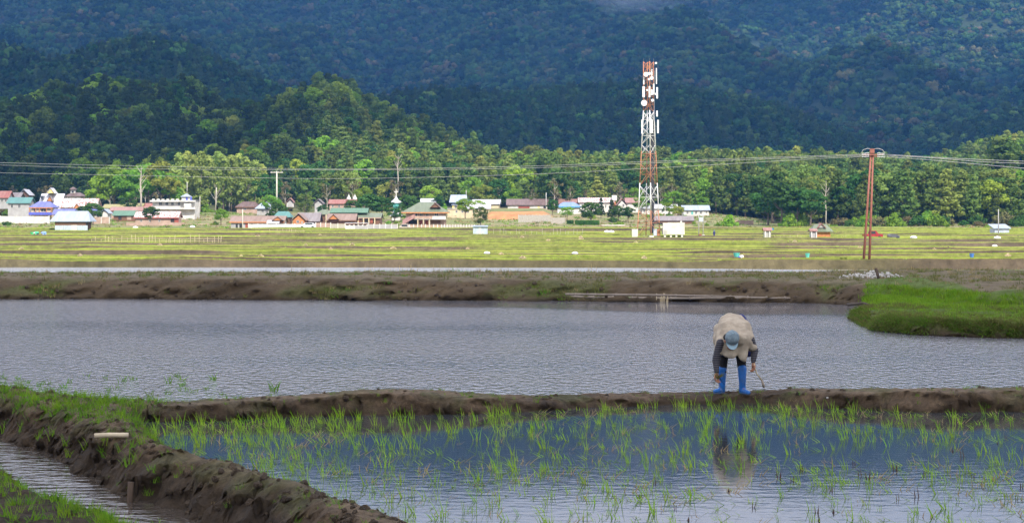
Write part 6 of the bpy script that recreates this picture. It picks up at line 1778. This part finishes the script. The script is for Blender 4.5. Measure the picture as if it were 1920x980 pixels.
# dry stalks and reeds on the low ground beyond the embankment
RD = [blades('reed', G_DEAD, 5, .8, .25, .035, .18, 300 + i, .3) for i in range(3)] + [blades('reed', G_OLIVE, 10, .5, .35, .045, .4, 310 + i, .6) for i in range(3)] + [blades('reed', G_BANK, 12, .5, .35, .05, .4, 320 + i, .6) for i in range(2)]
N = 5200
x = rs.uniform(-48, 52, N); y = rs.uniform(148, 165, N)
u = 960 + x * F / y
z_ = np.array([field_z(a, b_) for a, b_ in zip(x, y)])
pk = np.where(u < 520, rs.choice([3, 4, 6, 7], N), np.where(rs.rand(N) < .28, rs.randint(0, 3, N), np.where(rs.rand(N) < .75, rs.randint(3, 6, N), 6)))
keep = rs.rand(N) < .35 + .65 * vnoise(x / 3, y / 3, 540)
o = scatter('reeds', np.stack([x, y, z_], 1)[keep], rs.uniform(.22, .6, keep.sum()), rs.uniform(0, 6.28, keep.sum()), pk[keep], RD)
tag(o, 'olive reeds and dry stalks in the low field beyond the embankment', 'reeds', kind='stuff')
# taller single stalks and green weeds in front of the light channel
TALL = blades('tall_reed', G_DEAD, 4, 1.5, .2, .05, .15, 340, .2); LEAFY = blades('leafy_weed', G_BANK, 26, 1.1, .28, .09, .8, 341, .9)
rt = random.Random(17)
for u_ in (548, 566, 583, 601, 640, 668, 685, 700, 733, 738, 748, 756, 771, 790, 812, 842, 1108, 1114, 1118, 1122, 1258, 1262):
    d = rt.uniform(150, 158); p = P(u_, 514, d)
    o = obj('tall_reed', TALL, None, (p.x, d, field_z(p.x, d))); s_ = rt.uniform(.5, 1.0); o.scale = (s_, s_, s_); o.rotation_euler.z = rt.uniform(0, 6)
    tag(o, 'tall brown dry reed stalk standing before the pale channel', 'reed', 'tall brown reed stalks before the pale channel')
for u_, lab in ((656, 'leafy green weed among the dry reeds, left of the other two'), (766, 'leafy green weed among the dry reeds, in the middle of three'), (857, 'tallest leafy green weed, right of the dry reeds'), (1722, 'small dark leafy weed right of the stone heap')):
    d = 151; p = P(u_, 514, d)
    if u_ > 1700:
        p = P(u_, 522, 70); o = obj('leafy_weed', LEAFY, None, (p.x, 68.0, .42)); o.scale = (.25, .25, .32)
    else:
        o = obj('leafy_weed', LEAFY, None, (p.x, d, field_z(p.x, d))); s_ = 1.0 if u_ > 800 else .7; o.scale = (s_, s_, s_)
    tag(o, lab, 'weed')
# grass along the dikes of the rice terraces
TT = [blades('dike_tuft', G_BRIGHT, 9, .5, .5, .12, .5, 400 + i, .6) for i in range(3)] + [blades('dike_tuft', G_RICE, 9, .45, .5, .12, .5, 410 + i, .6) for i in range(2)] + [blades('dike_tuft', G_OLIVE, 9, .45, .5, .12, .5, 420, .6), blades('dike_tuft', G_DEAD, 7, .45, .5, .10, .6, 421, .6)]
pts = []
rg = np.random.RandomState(12)
for ya, za, kd, du in TERR:
    if kd != 'x' and kd != 'mud': continue
    n = 900
    x = rg.uniform(-125, 125, n)
    yy = np.interp(x, fx, ya) + rg.uniform(.34, .7, n); zz = np.interp(x, fx, za)
    k = (np.abs(x) < yy * .275) & (rg.rand(n) < (.25 + .9 * vnoise(x / 4, yy / 4, 550)) * (1 - .8 * np.interp(x, fx, du)))
    pts.append(np.stack([x[k], yy[k], zz[k] - .06], 1))
pts = np.concatenate(pts)
print('dike tufts', len(pts))
pk = np.where(vnoise(pts[:, 0] / 12, pts[:, 1] / 5, 551) > .42, rg.randint(0, 5, len(pts)), rg.randint(4, 7, len(pts)))
o = scatter('dike_grass', pts, rg.uniform(.25, .55, len(pts)), rg.uniform(0, 6.28, len(pts)), pk, TT)
tag(o, 'ragged grass along the dikes of the stepped rice fields', 'grass', kind='stuff')
# scrubby ground cover on the village slope
N = 9000
x = rg.uniform(-150, 150, N); y = rg.uniform(476, 600, N); u = 960 + x * F / y
z_ = z_hill(x, y)
k = (rg.rand(N) < vnoise(x / 9, y / 6, 560) ** 1.4) & (u > -40) & (u < 1960)
src = [blades('slope_tuft', m_, 9, .8, .8, .22, .5, 450 + i, .6) for i, m_ in enumerate((G_OLIVE, G_DEAD, G_BANK, G_BRIGHT, G_DEAD))]
o = scatter('slope_grass', np.stack([x, y, z_ - .05], 1)[k], rg.uniform(.4, 1.0, k.sum()), rg.uniform(0, 6.28, k.sum()), rg.randint(0, 5, k.sum()), src)
tag(o, 'rough dry and green grass over the village slope', 'grass', kind='stuff')

# ---------------------------------------------------------------- people
def blob(name, prims, voxel, mat, parent, loc=(0, 0, 0), smooth=4, disp=0.0, dscale=.1):
    """one continuous skin grown over tapered limbs: prims are (a, b, ra, rb) or (a, b, ra, rb, squash)"""
    b_ = bmesh.new()
    for pr in prims:
        a, c, ra, rc = Vector(pr[0]), Vector(pr[1]), pr[2], pr[3]
        sq = pr[4] if len(pr) > 4 else (1, 1, 1)
        n = max(2, int((c - a).length / (min(ra, rc) * .35)) + 1)
        for i in range(n):
            t_ = i / (n - 1)
            bmesh.ops.create_icosphere(b_, subdivisions=2, radius=1.0, matrix=Matrix.Translation(a.lerp(c, t_)) @ Matrix.Diagonal((*[(ra + (rc - ra) * t_) * s for s in sq], 1)))
    me_ = bpy.data.meshes.new(name); b_.to_mesh(me_); b_.free(); me_.materials.append(mat)
    o = obj(name, me_, parent, loc)
    r = o.modifiers.new('skin', 'REMESH'); r.mode = 'VOXEL'; r.voxel_size = voxel; r.use_smooth_shade = True
    if disp:
        tx = bpy.data.textures.new(name + '_folds', 'CLOUDS'); tx.noise_scale = dscale; tx.noise_depth = 3
        d_ = o.modifiers.new('folds', 'DISPLACE'); d_.texture = tx; d_.strength = disp; d_.mid_level = .5; d_.texture_coords = 'LOCAL'
    s_ = o.modifiers.new('smooth', 'SMOOTH'); s_.iterations = smooth; s_.factor = .5
    return o
SKIN = M('skin', (0.36, 0.17, 0.10), (0.28, 0.12, 0.07), scale=12, rough=.55)
SMOCK = M('beige_smock', (0.40, 0.34, 0.26), (0.28, 0.23, 0.17), scale=7, rough=.9, bump=.004, bscale=40)
NAVY = M('navy_cloth', (0.025, 0.035, 0.16), (0.015, 0.02, 0.09), scale=9, rough=.9)
BLACKC = M('black_cloth', (0.012, 0.012, 0.014), (0.006, 0.006, 0.008), scale=9, rough=.85)
BOOT = M('blue_rubber', (0.012, 0.125, 0.42), (0.03, 0.07, 0.17), scale=9, rough=.38, lo=.28, hi=.5)
BOOTD = M('muddy_sole', (0.03, 0.10, 0.25), (0.08, 0.06, 0.045), scale=14, rough=.7)
CAPM = M('pale_blue_cap', (0.18, 0.24, 0.27), (0.11, 0.15, 0.18), scale=20, rough=.85)
CAPB = M('pale_cap_brim', (0.25, 0.36, 0.41), (0.20, 0.30, 0.35), scale=20, rough=.8)
HAIR = M('dark_hair', (0.02, 0.015, 0.012), None, scale=20, rough=.6)
SLV = new_mat('striped_sleeve')
_o = nd(SLV, 'ShaderNodeOutputMaterial'); _b = nd(SLV, 'ShaderNodeBsdfPrincipled', ins={'Roughness': .9}); _t = nd(SLV, 'ShaderNodeTexCoord')
_w = nd(SLV, 'ShaderNodeTexWave', bands_direction='Z', ins={'Scale': 11.0, 'Distortion': .6}); _r = nd(SLV, 'ShaderNodeValToRGB')
_r.color_ramp.elements[0].position = .78; _r.color_ramp.elements[0].color = (.028, .028, .038, 1); _r.color_ramp.elements[1].position = .9; _r.color_ramp.elements[1].color = (.11, .10, .11, 1)
lk(SLV, _t.outputs['Object'], _w.inputs[0]); lk(SLV, _w.outputs['Fac'], _r.inputs[0]); lk(SLV, _r.outputs[0], _b.inputs['Base Color']); lk(SLV, _b.outputs[0], _o.inputs[0])

FY = 25.78
fc = P(1374, 738, FY)
farmer = empty('person', (fc.x, FY, fc.z), 'person in beige smock, cap and bright blue boots bending down on the muddy dike', 'person')
FK = F / FY
def fl(u, v, y=0.0): return Vector(((u - 1374) / FK, y, (738 - v) / FK))
hipL, hipR = Vector((-.10, .22, .80)), Vector((.10, .22, .80))
knL, knR = fl(1356, 678, .03), fl(1391, 676, .05)
anL, anR = fl(1354, 729, .02), fl(1392, 728, .0)
shL, shR = fl(1346, 640, -.34), fl(1401, 634, -.30)
elL, elR = fl(1338, 672, -.30), fl(1410, 655, -.26)
wrL, wrR = fl(1338.5, 694, -.34), fl(1407, 675, -.30)
head = fl(1364.5, 633, -.47)
up = Vector((.03, -.80, .60)).normalized(); fwd = Vector((0, -.60, -.80)); fwd = (fwd - up * fwd.dot(up)).normalized(); side = up.cross(fwd)
def hp(a, b_, c): return head + side * a + up * b_ + fwd * c
body = [
    (hipL, knL, .085, .055), (hipR, knR, .085, .055), (knL, anL, .052, .036), (knR, anR, .052, .036),
    (anL, fl(1345, 734, -.02), .028, .02), (anR, fl(1398, 735, -.10), .028, .02),
    ((0, .20, .83), (0, .05, .87), .12, .12, (1, .9, .7)), ((0, .05, .87), (0, -.2, .78), .12, .12, (1.05, .9, .7)), ((0, -.2, .78), (0, -.30, .69), .11, .09, (1.1, .9, .7)),
    (shL, elL, .036, .034), (shR, elR, .036, .034), (elL, wrL, .034, .022), (elR, wrR, .034, .022), (Vector((-.05, -.28, .69)), shL, .04, .036), (Vector((.05, -.28, .70)), shR, .04, .036),
    (Vector((0, -.32, .72)), hp(0, -.06, -.03), .052, .05),
    (hp(0, .02, -.02), hp(0, .0, .02), .088, .082, (.9, 1, 1)), (hp(0, -.06, .05), hp(0, -.08, .05), .06, .045),
    (hp(0, -.02, .10), hp(0, -.035, .108), .014, .016), (hp(-.075, -.02, 0), hp(-.08, -.03, 0), .016, .02), (hp(.075, -.02, 0), hp(.08, -.03, 0), .016, .02),
]
def hand(w, palm_dir, curl, thumb_side):
    """palm, four curled fingers of different length and a thumb from the side of the palm"""
    pd = Vector(palm_dir).normalized(); ac = pd.cross(Vector(curl)).normalized(); cu = Vector(curl).normalized()
    pc = w + pd * .045
    out = [(w, pc, .021, .027, (1, 1, 1))]
    for i, (off, ln) in enumerate(((-.025, .062), (-.009, .072), (.008, .068), (.024, .054))):
        k0 = w + pd * .075 + ac * off
        k1 = k0 + pd * ln * .45 + cu * ln * .18; k2 = k1 + pd * ln * .2 + cu * ln * .38; k3 = k2 - pd * ln * .12 + cu * ln * .25
        out += [(pc + ac * off * .8, k0, .013, .0105), (k0, k1, .0105, .0095), (k1, k2, .0095, .009), (k2, k3, .009, .008)]
    t0 = w + pd * .03 + ac * thumb_side * .02
    t1 = t0 + ac * thumb_side * .022 + pd * .028 + cu * .012; t2 = t1 + pd * .026 + cu * .02
    return out + [(t0, t1, .013, .0115), (t1, t2, .0115, .009)]
body += hand(wrL, (.02, -.10, -1), (.3, -.6, -.1), 1)
body += hand(wrR, (.05, -.05, -1), (-.6, -.45, 0), -1)
bd = blob('body', body, .0085, SKIN, farmer, smooth=3)
blob('trousers', [(hipL, knL, .105, .066), (hipR, knR, .105, .066), (knL, fl(1354.5, 700, .02), .066, .052), (knR, fl(1391.5, 700, .03), .066, .052)], .011, BLACKC, farmer, disp=.012, dscale=.06)
blob('skirt', [((-.05, .24, .84), (-.10, .10, .62), .13, .10, (1, .95, 1)), ((.06, .24, .84), (.12, .12, .60), .14, .10, (1, .95, 1)), ((0, .26, .86), (0, .20, .80), .15, .15), ((.13, .16, .97), (.215, .02, .74), .06, .07), ((.215, .02, .74), (.20, -.05, .55), .06, .07), ((-.02, .1, .62), (-.14, .0, .55), .08, .07)], .013, NAVY, farmer, disp=.015, dscale=.07)
for an, kn, toe, nm in ((anL, knL, fl(1341, 734, -.03), 'left'), (anR, knR, fl(1400, 735.5, -.13), 'right')):
    tp = Vector((kn.x * .25 + an.x * .75, an.y * .6 + kn.y * .4, (738 - 691) / FK))
    b0 = blob('boot', [(tp, Vector((an.x, an.y, .14)), .062, .047), (Vector((an.x, an.y, .14)), Vector((an.x, an.y + .01, .05)), .047, .046), (Vector((an.x, an.y + .02, .045)), toe + Vector((0, 0, .012)), .043, .034, (1, 1, .85))], .009, BOOT, farmer, smooth=3, disp=.006, dscale=.05)
    blob('sole', [(Vector((an.x, an.y + .02, .012)), Vector((toe.x, toe.y, .012)), .046, .038, (1, 1, .35))], .009, BOOTD, b0, smooth=2)
sm = [
    ((0, .24, .90), (0, .08, .945), .13, .15, (1.15, .9, .62)), ((0, .08, .945), (0, -.14, .88), .15, .17, (1.2, .9, .62)), ((0, -.14, .88), (0, -.32, .74), .17, .16, (1.2, .9, .62)),
    ((-.12, -.10, .84), (-.185, -.30, .66), .11, .085), ((.12, -.10, .86), (.17, -.28, .70), .11, .09),
    ((-.18, -.30, .68), (-.215, -.31, .57), .085, .065), ((.165, -.28, .72), (.215, -.27, .63), .09, .07),
    ((-.10, -.33, .70), (-.06, -.36, .54), .09, .06, (1.2, .6, 1)), ((.08, -.33, .72), (.09, -.36, .50), .10, .05, (1.2, .6, 1)), ((-.05, -.34, .60), (.08, -.35, .56), .055, .06, (1.2, .6, 1)),
    ((.10, -.35, .52), (.115, -.36, .465), .05, .03), ((-.10, -.33, .60), (-.13, -.33, .53), .06, .035),
    ((-.15, .12, .82), (-.20, -.15, .70), .09, .08), ((.15, .10, .84), (.19, -.12, .74), .09, .08),
]
blob('smock', sm, .013, SMOCK, farmer, smooth=3, disp=.05, dscale=.10)
for s_, e_, w_, nm in ((shL, elL, wrL, 'l'), (shR, elR, wrR, 'r')):
    blob('sleeve', [(s_, e_, .062, .052), (e_, w_ - (w_ - e_) * .06, .052, .033)], .009, SLV, farmer, disp=.010, dscale=.04)
# cap: crown, panels' ridge, brim and button
cr = blob('cap', [(hp(0, .045, 0), hp(0, .04, -.01), .100, .100, (.95, 1, 1))], .009, CAPM, farmer, smooth=2, disp=.006, dscale=.05)
def brim_mesh():
    V, Fc = [], []
    n = 12
    for j, rr_ in enumerate((.088, .12, .152)):
        for i in range(n + 1):
            a = math.radians(-62 + 124 * i / n)
            k = 1.0 if j == 0 else 1.0
            x_ = math.sin(a) * .088 * (1 if j == 0 else (.98 if j == 1 else .86)); f_ = math.cos(a) * .088 + (rr_ - .088) * math.cos(a * .75) * 1.05
            dz = -.010 * (x_ / .088) ** 2 - .004 * j
            V.append(hp(x_, .018 + dz, f_))
    m_ = n + 1
    for j in range(2):
        for i in range(n): Fc.append((j * m_ + i, j * m_ + i + 1, (j + 1) * m_ + i + 1, (j + 1) * m_ + i))
    k = len(V)
    V += [v + up * .006 for v in V]
    Fc2 = [tuple(i + k for i in reversed(f)) for f in Fc]
    edge_ = list(range(0, m_)) + [2 * m_ - 1] + list(range(3 * m_ - 1, 2 * m_ - 1, -1)) + [m_]
    Fc3 = [(edge_[i], edge_[(i + 1) % len(edge_)], edge_[(i + 1) % len(edge_)] + k, edge_[i] + k) for i in range(len(edge_))]
    return mesh_from('brim', V, Fc + Fc2 + Fc3, [CAPB], smooth=True)
obj('brim', brim_mesh(), cr)
tube('cap_button', [hp(0, .142, -.005), hp(0, .150, -.005)], .008, CAPB, cr, 8)
blob('hair', [(hp(-.06, -.01, -.05), hp(.06, -.01, -.05), .05, .05), (hp(0, .01, -.05), hp(0, -.04, -.06), .07, .05)], .011, HAIR, farmer)
for s_ in (-1, 1):
    tube('eye', [hp(s_ * .03, -.005, .082), hp(s_ * .03, -.005, .088)], .009, HAIR, farmer, 8)
tube('mouth', [hp(-.02, -.068, .094), hp(0, -.070, .098), hp(.02, -.068, .094)], .0045, M('lips', (.26, .09, .07), None), farmer, 6)
# what the farmer holds: weeds in one hand, a stick in the other
o = empty('weed_bunch', farmer.location + fl(1340, 701, -.36), 'bunch of pulled weeds with muddy roots held in the hand on the left', 'weeds')
obj('leaves', blades('leaves', G_OLIVE, 34, .14, .02, .010, 1.6, 601, 1.0, (.5, 0)), o)
obj('stems', blades('stems', G_DEAD, 12, .24, .015, .006, 1.0, 602, .5, (.9, 0)), o).rotation_euler = (0, math.radians(160), 0)
obj('root_clod', stone_mesh(77), o, (-.03, 0, -.035)).scale = (.07, .045, .04)
o.children[-1].data = o.children[-1].data.copy(); o.children[-1].data.materials[0] = BLACKC
obj('long_stem', blades('long_stem', G_DEAD, 3, .30, .01, .007, .2, 603, .4, (-.9, 0)), o, (-.03, 0, -.02)).rotation_euler = (0, math.radians(-150), 0)
a_ = farmer.location + fl(1409, 684, -.335); b_ = farmer.location + fl(1427, 722, -.30)
o = empty('walking_stick', a_, 'thin pale crooked stick held in the hand on the right', 'stick')
m1 = (b_ - a_) * .35 + Vector((-.012, 0, .0)); m2 = (b_ - a_) * .7 + Vector((.01, 0, .01))
tube('shaft', [Vector((-.01, 0, .05)), Vector((0, 0, 0)), m1, m2], [.006, .007, .008, .011], WM['bam'], o, 7)
tube('thick_end', [m2, (m2 + b_ - a_) * .5 + Vector((0, 0, .0)), b_ - a_], [.012, .017, .015], BAMG, o, 7)

# far people, a few pixels tall
def far_person(label, u, v, d, pose, shirt, legs, hat, hgt=1.6):
    p = P(u, v, d); o = empty('person', p, label, 'person')
    k = hgt / 1.6
    if pose == 'stand':
        pr = [((-.09, 0, .85), (-.1, 0, .05), .09, .05), ((.09, 0, .85), (.12, -.05, .05), .09, .05), ((0, 0, .85), (0, 0, 1.3), .15, .18, (1, .65, 1)), ((0, 0, 1.35), (0, 0, 1.55), .06, .06), ((0, -.02, 1.56), (0, -.02, 1.58), .11, .11), ((-.2, 0, 1.35), (-.26, -.05, .8), .055, .04), ((.2, 0, 1.35), (.26, -.12, .85), .055, .04)]
        sh = [((0, 0, .8), (0, 0, 1.33), .19, .2, (1, .65, 1)), ((-.19, 0, 1.33), (-.25, -.03, 1.05), .075, .065), ((.19, 0, 1.33), (.25, -.06, 1.05), .075, .065)]
        tr_ = [((-.09, 0, .85), (-.1, 0, .12), .11, .075), ((.09, 0, .85), (.12, -.05, .12), .11, .075)]
        hd = (0, -.02, 1.64)
    else:
        pr = [((-.1, .2, .8), (-.12, 0, .05), .09, .05), ((.1, .2, .8), (.12, 0, .05), .09, .05), ((0, .2, .82), (-.25, -.15, .8), .16, .17), ((-.3, -.2, .75), (-.36, -.22, .72), .06, .06), ((-.42, -.25, .68), (-.43, -.25, .67), .11, .11), ((-.25, -.2, .75), (-.3, -.25, .25), .055, .04), ((-.15, -.2, .75), (-.15, -.3, .28), .055, .04)]
        sh = [((.02, .2, .84), (-.25, -.13, .84), .2, .2), ((-.25, -.2, .75), (-.29, -.24, .5), .075, .065), ((-.15, -.2, .75), (-.15, -.27, .5), .075, .065)]
        tr_ = [((-.1, .2, .82), (-.12, 0, .1), .125, .075), ((.1, .2, .82), (.12, 0, .1), .125, .075)]
        hd = (-.44, -.26, .76)
    bd_ = blob('body', pr, .03, SKIN, o, smooth=1)
    blob('shirt', sh, .03, shirt, o, smooth=1); blob('trousers', tr_, .03, legs, o, smooth=1)
    lathe('hat', [(.2, 0), (.19, .03), (.1, .05), (.08, .14), (.02, .16)], hat, o, 10, hd)
    o.scale = (k, k, k)
GRN = M('green_shirt', (.10, .50, .30), None); BLU = M('light_blue_shirt', (.25, .38, .75), None); WHT = M('white_shirt', (.75, .75, .78), None); ROY = M('royal_blue_shirt', (.08, .12, .55), None)
YEL_ = M('yellow_cloth', (.7, .55, .08), None)
def fz(u, v):
    d = find_d(u, v); return d
far_person('crouched farmer in white and blue on a bright dike, right of the middle distance', 1392, 493, 243, 'bend', WHT, YEL_, ROY, 1.5)
far_person('stooping figure in green at the left edge of the fields', 70, 446, 380, 'bend', GRN, NAVY, WHT, 1.9)
far_person('stooping figure in blue just right of the one in green', 84, 446, 380, 'bend', BLU, BLU, BLU, 1.9)
far_person('figure in dark clothes walking on a dike at the right', 1778, 479, 300, 'stand', BLACKC, NAVY, BLACKC, 1.25)
far_person('tiny figure in blue standing in the field right of the transformer poles', 1339, 446, 372, 'stand', NAVY, NAVY, ROY, 1.3)
# ---------------------------------------------------------------- clods on the mud
CLOD = M('clod', (0.17, 0.12, 0.075), (0.09, 0.062, 0.038), scale=3, rough=.95, bump=.3, bscale=4, rnd=.3)
def clod_mesh(seed):
    b_ = bmesh.new(); bmesh.ops.create_icosphere(b_, subdivisions=2, radius=.5)
    for v in b_.verts:
        n_ = mnoise.noise(v.co * 2.2 + Vector((seed * 3.1, 0, 0))); n2 = mnoise.noise(v.co * 6 + Vector((seed * 1.7, 5, 0)))
        v.co *= 1 + .55 * n_ + .25 * n2
    me_ = bpy.data.meshes.new('clod'); b_.to_mesh(me_); b_.free(); me_.materials.append(CLOD); return me_
CM = [clod_mesh(i) for i in range(5)]
rg = np.random.RandomState(31)
N = 26000
x = rg.uniform(-9, 8, N); y = rg.uniform(13, 27.5, N); h_ = ground_near(x, y)
lf_ = x < np.interp(y, [p[1] for p in bank_paddy][::-1], [p[0] for p in bank_paddy][::-1]) + .1
k = ((h_ > -.02) | (lf_ & (h_ > -.24))) & (~inside(x, y, list(plot_edge) + plot_rest)) & (rg.rand(N) < (.15 + .85 * lf_) * (.2 + 1.3 * vnoise(x * 2, y * 2, 570)))
print('clods', k.sum())
o = scatter('mud_clods', np.stack([x, y, h_ + .0], 1)[k], (rg.rand(k.sum()) ** 2.5) * .06 + .014, rg.uniform(0, 6.28, k.sum()), rg.randint(0, 5, k.sum()), CM)
tag(o, 'loose clods of mud on the near banks', 'clods', kind='stuff')
x = rg.uniform(-22, 22, 30000); y = rg.uniform(47, 66, 30000); h_ = ground_far(x, y)
k = (h_ > -.03) & (~inside(x, y, [p for gg in LAND2[1][0] for p in gg[0]])) & (rg.rand(30000) < .6 * vnoise(x, y * 1.5, 571) * (h_ < .5))
o = scatter('embankment_clods', np.stack([x, y, h_], 1)[k], (rg.rand(k.sum()) ** 2) * .12 + .03, rg.uniform(0, 6.28, k.sum()), rg.randint(0, 5, k.sum()), CM)
tag(o, 'clods of earth on the far embankment', 'clods', kind='stuff')
# ---------------------------------------------------------------- wisp of cloud caught on the mountain
WISP = new_mat('wisp_vapour')
_o = nd(WISP, 'ShaderNodeOutputMaterial'); _v = nd(WISP, 'ShaderNodeVolumePrincipled', ins={'Color': (0.8, 0.85, 1.0, 1), 'Anisotropy': 0.0})
_t = nd(WISP, 'ShaderNodeTexCoord'); _n = nd(WISP, 'ShaderNodeTexNoise', ins={'Scale': 2.4, 'Detail': 5, 'Roughness': .6})
_g = nd(WISP, 'ShaderNodeVectorMath', operation='LENGTH'); _m = nd(WISP, 'ShaderNodeMapRange', ins={'From Min': 0.2, 'From Max': 1.0, 'To Min': 0.14, 'To Max': -0.22})
_a = nd(WISP, 'ShaderNodeMath', operation='ADD'); _r = nd(WISP, 'ShaderNodeMapRange', ins={'From Min': .5, 'From Max': .75, 'To Min': 0.0, 'To Max': 0.013})
lk(WISP, _t.outputs['Object'], _n.inputs['Vector']); lk(WISP, _t.outputs['Object'], _g.inputs[0]); lk(WISP, _g.outputs['Value'], _m.inputs['Value'])
lk(WISP, _n.outputs['Fac'], _a.inputs[0]); lk(WISP, _m.outputs[0], _a.inputs[1]); lk(WISP, _a.outputs[0], _r.inputs['Value']); lk(WISP, _r.outputs[0], _v.inputs['Density']); lk(WISP, _v.outputs[0], _o.inputs['Volume'])
b_ = bmesh.new(); bmesh.ops.create_icosphere(b_, subdivisions=3, radius=1.0); me_ = bpy.data.meshes.new('cloud_wisp'); b_.to_mesh(me_); b_.free(); me_.materials.append(WISP)
c = P(1205, -12, 2500)
o = obj('cloud_wisp', me_, None, c); o.scale = (150, 60, 34); tag(o, 'thin wisp of cloud clinging to the mountain at the top of the view', 'cloud', kind='stuff')
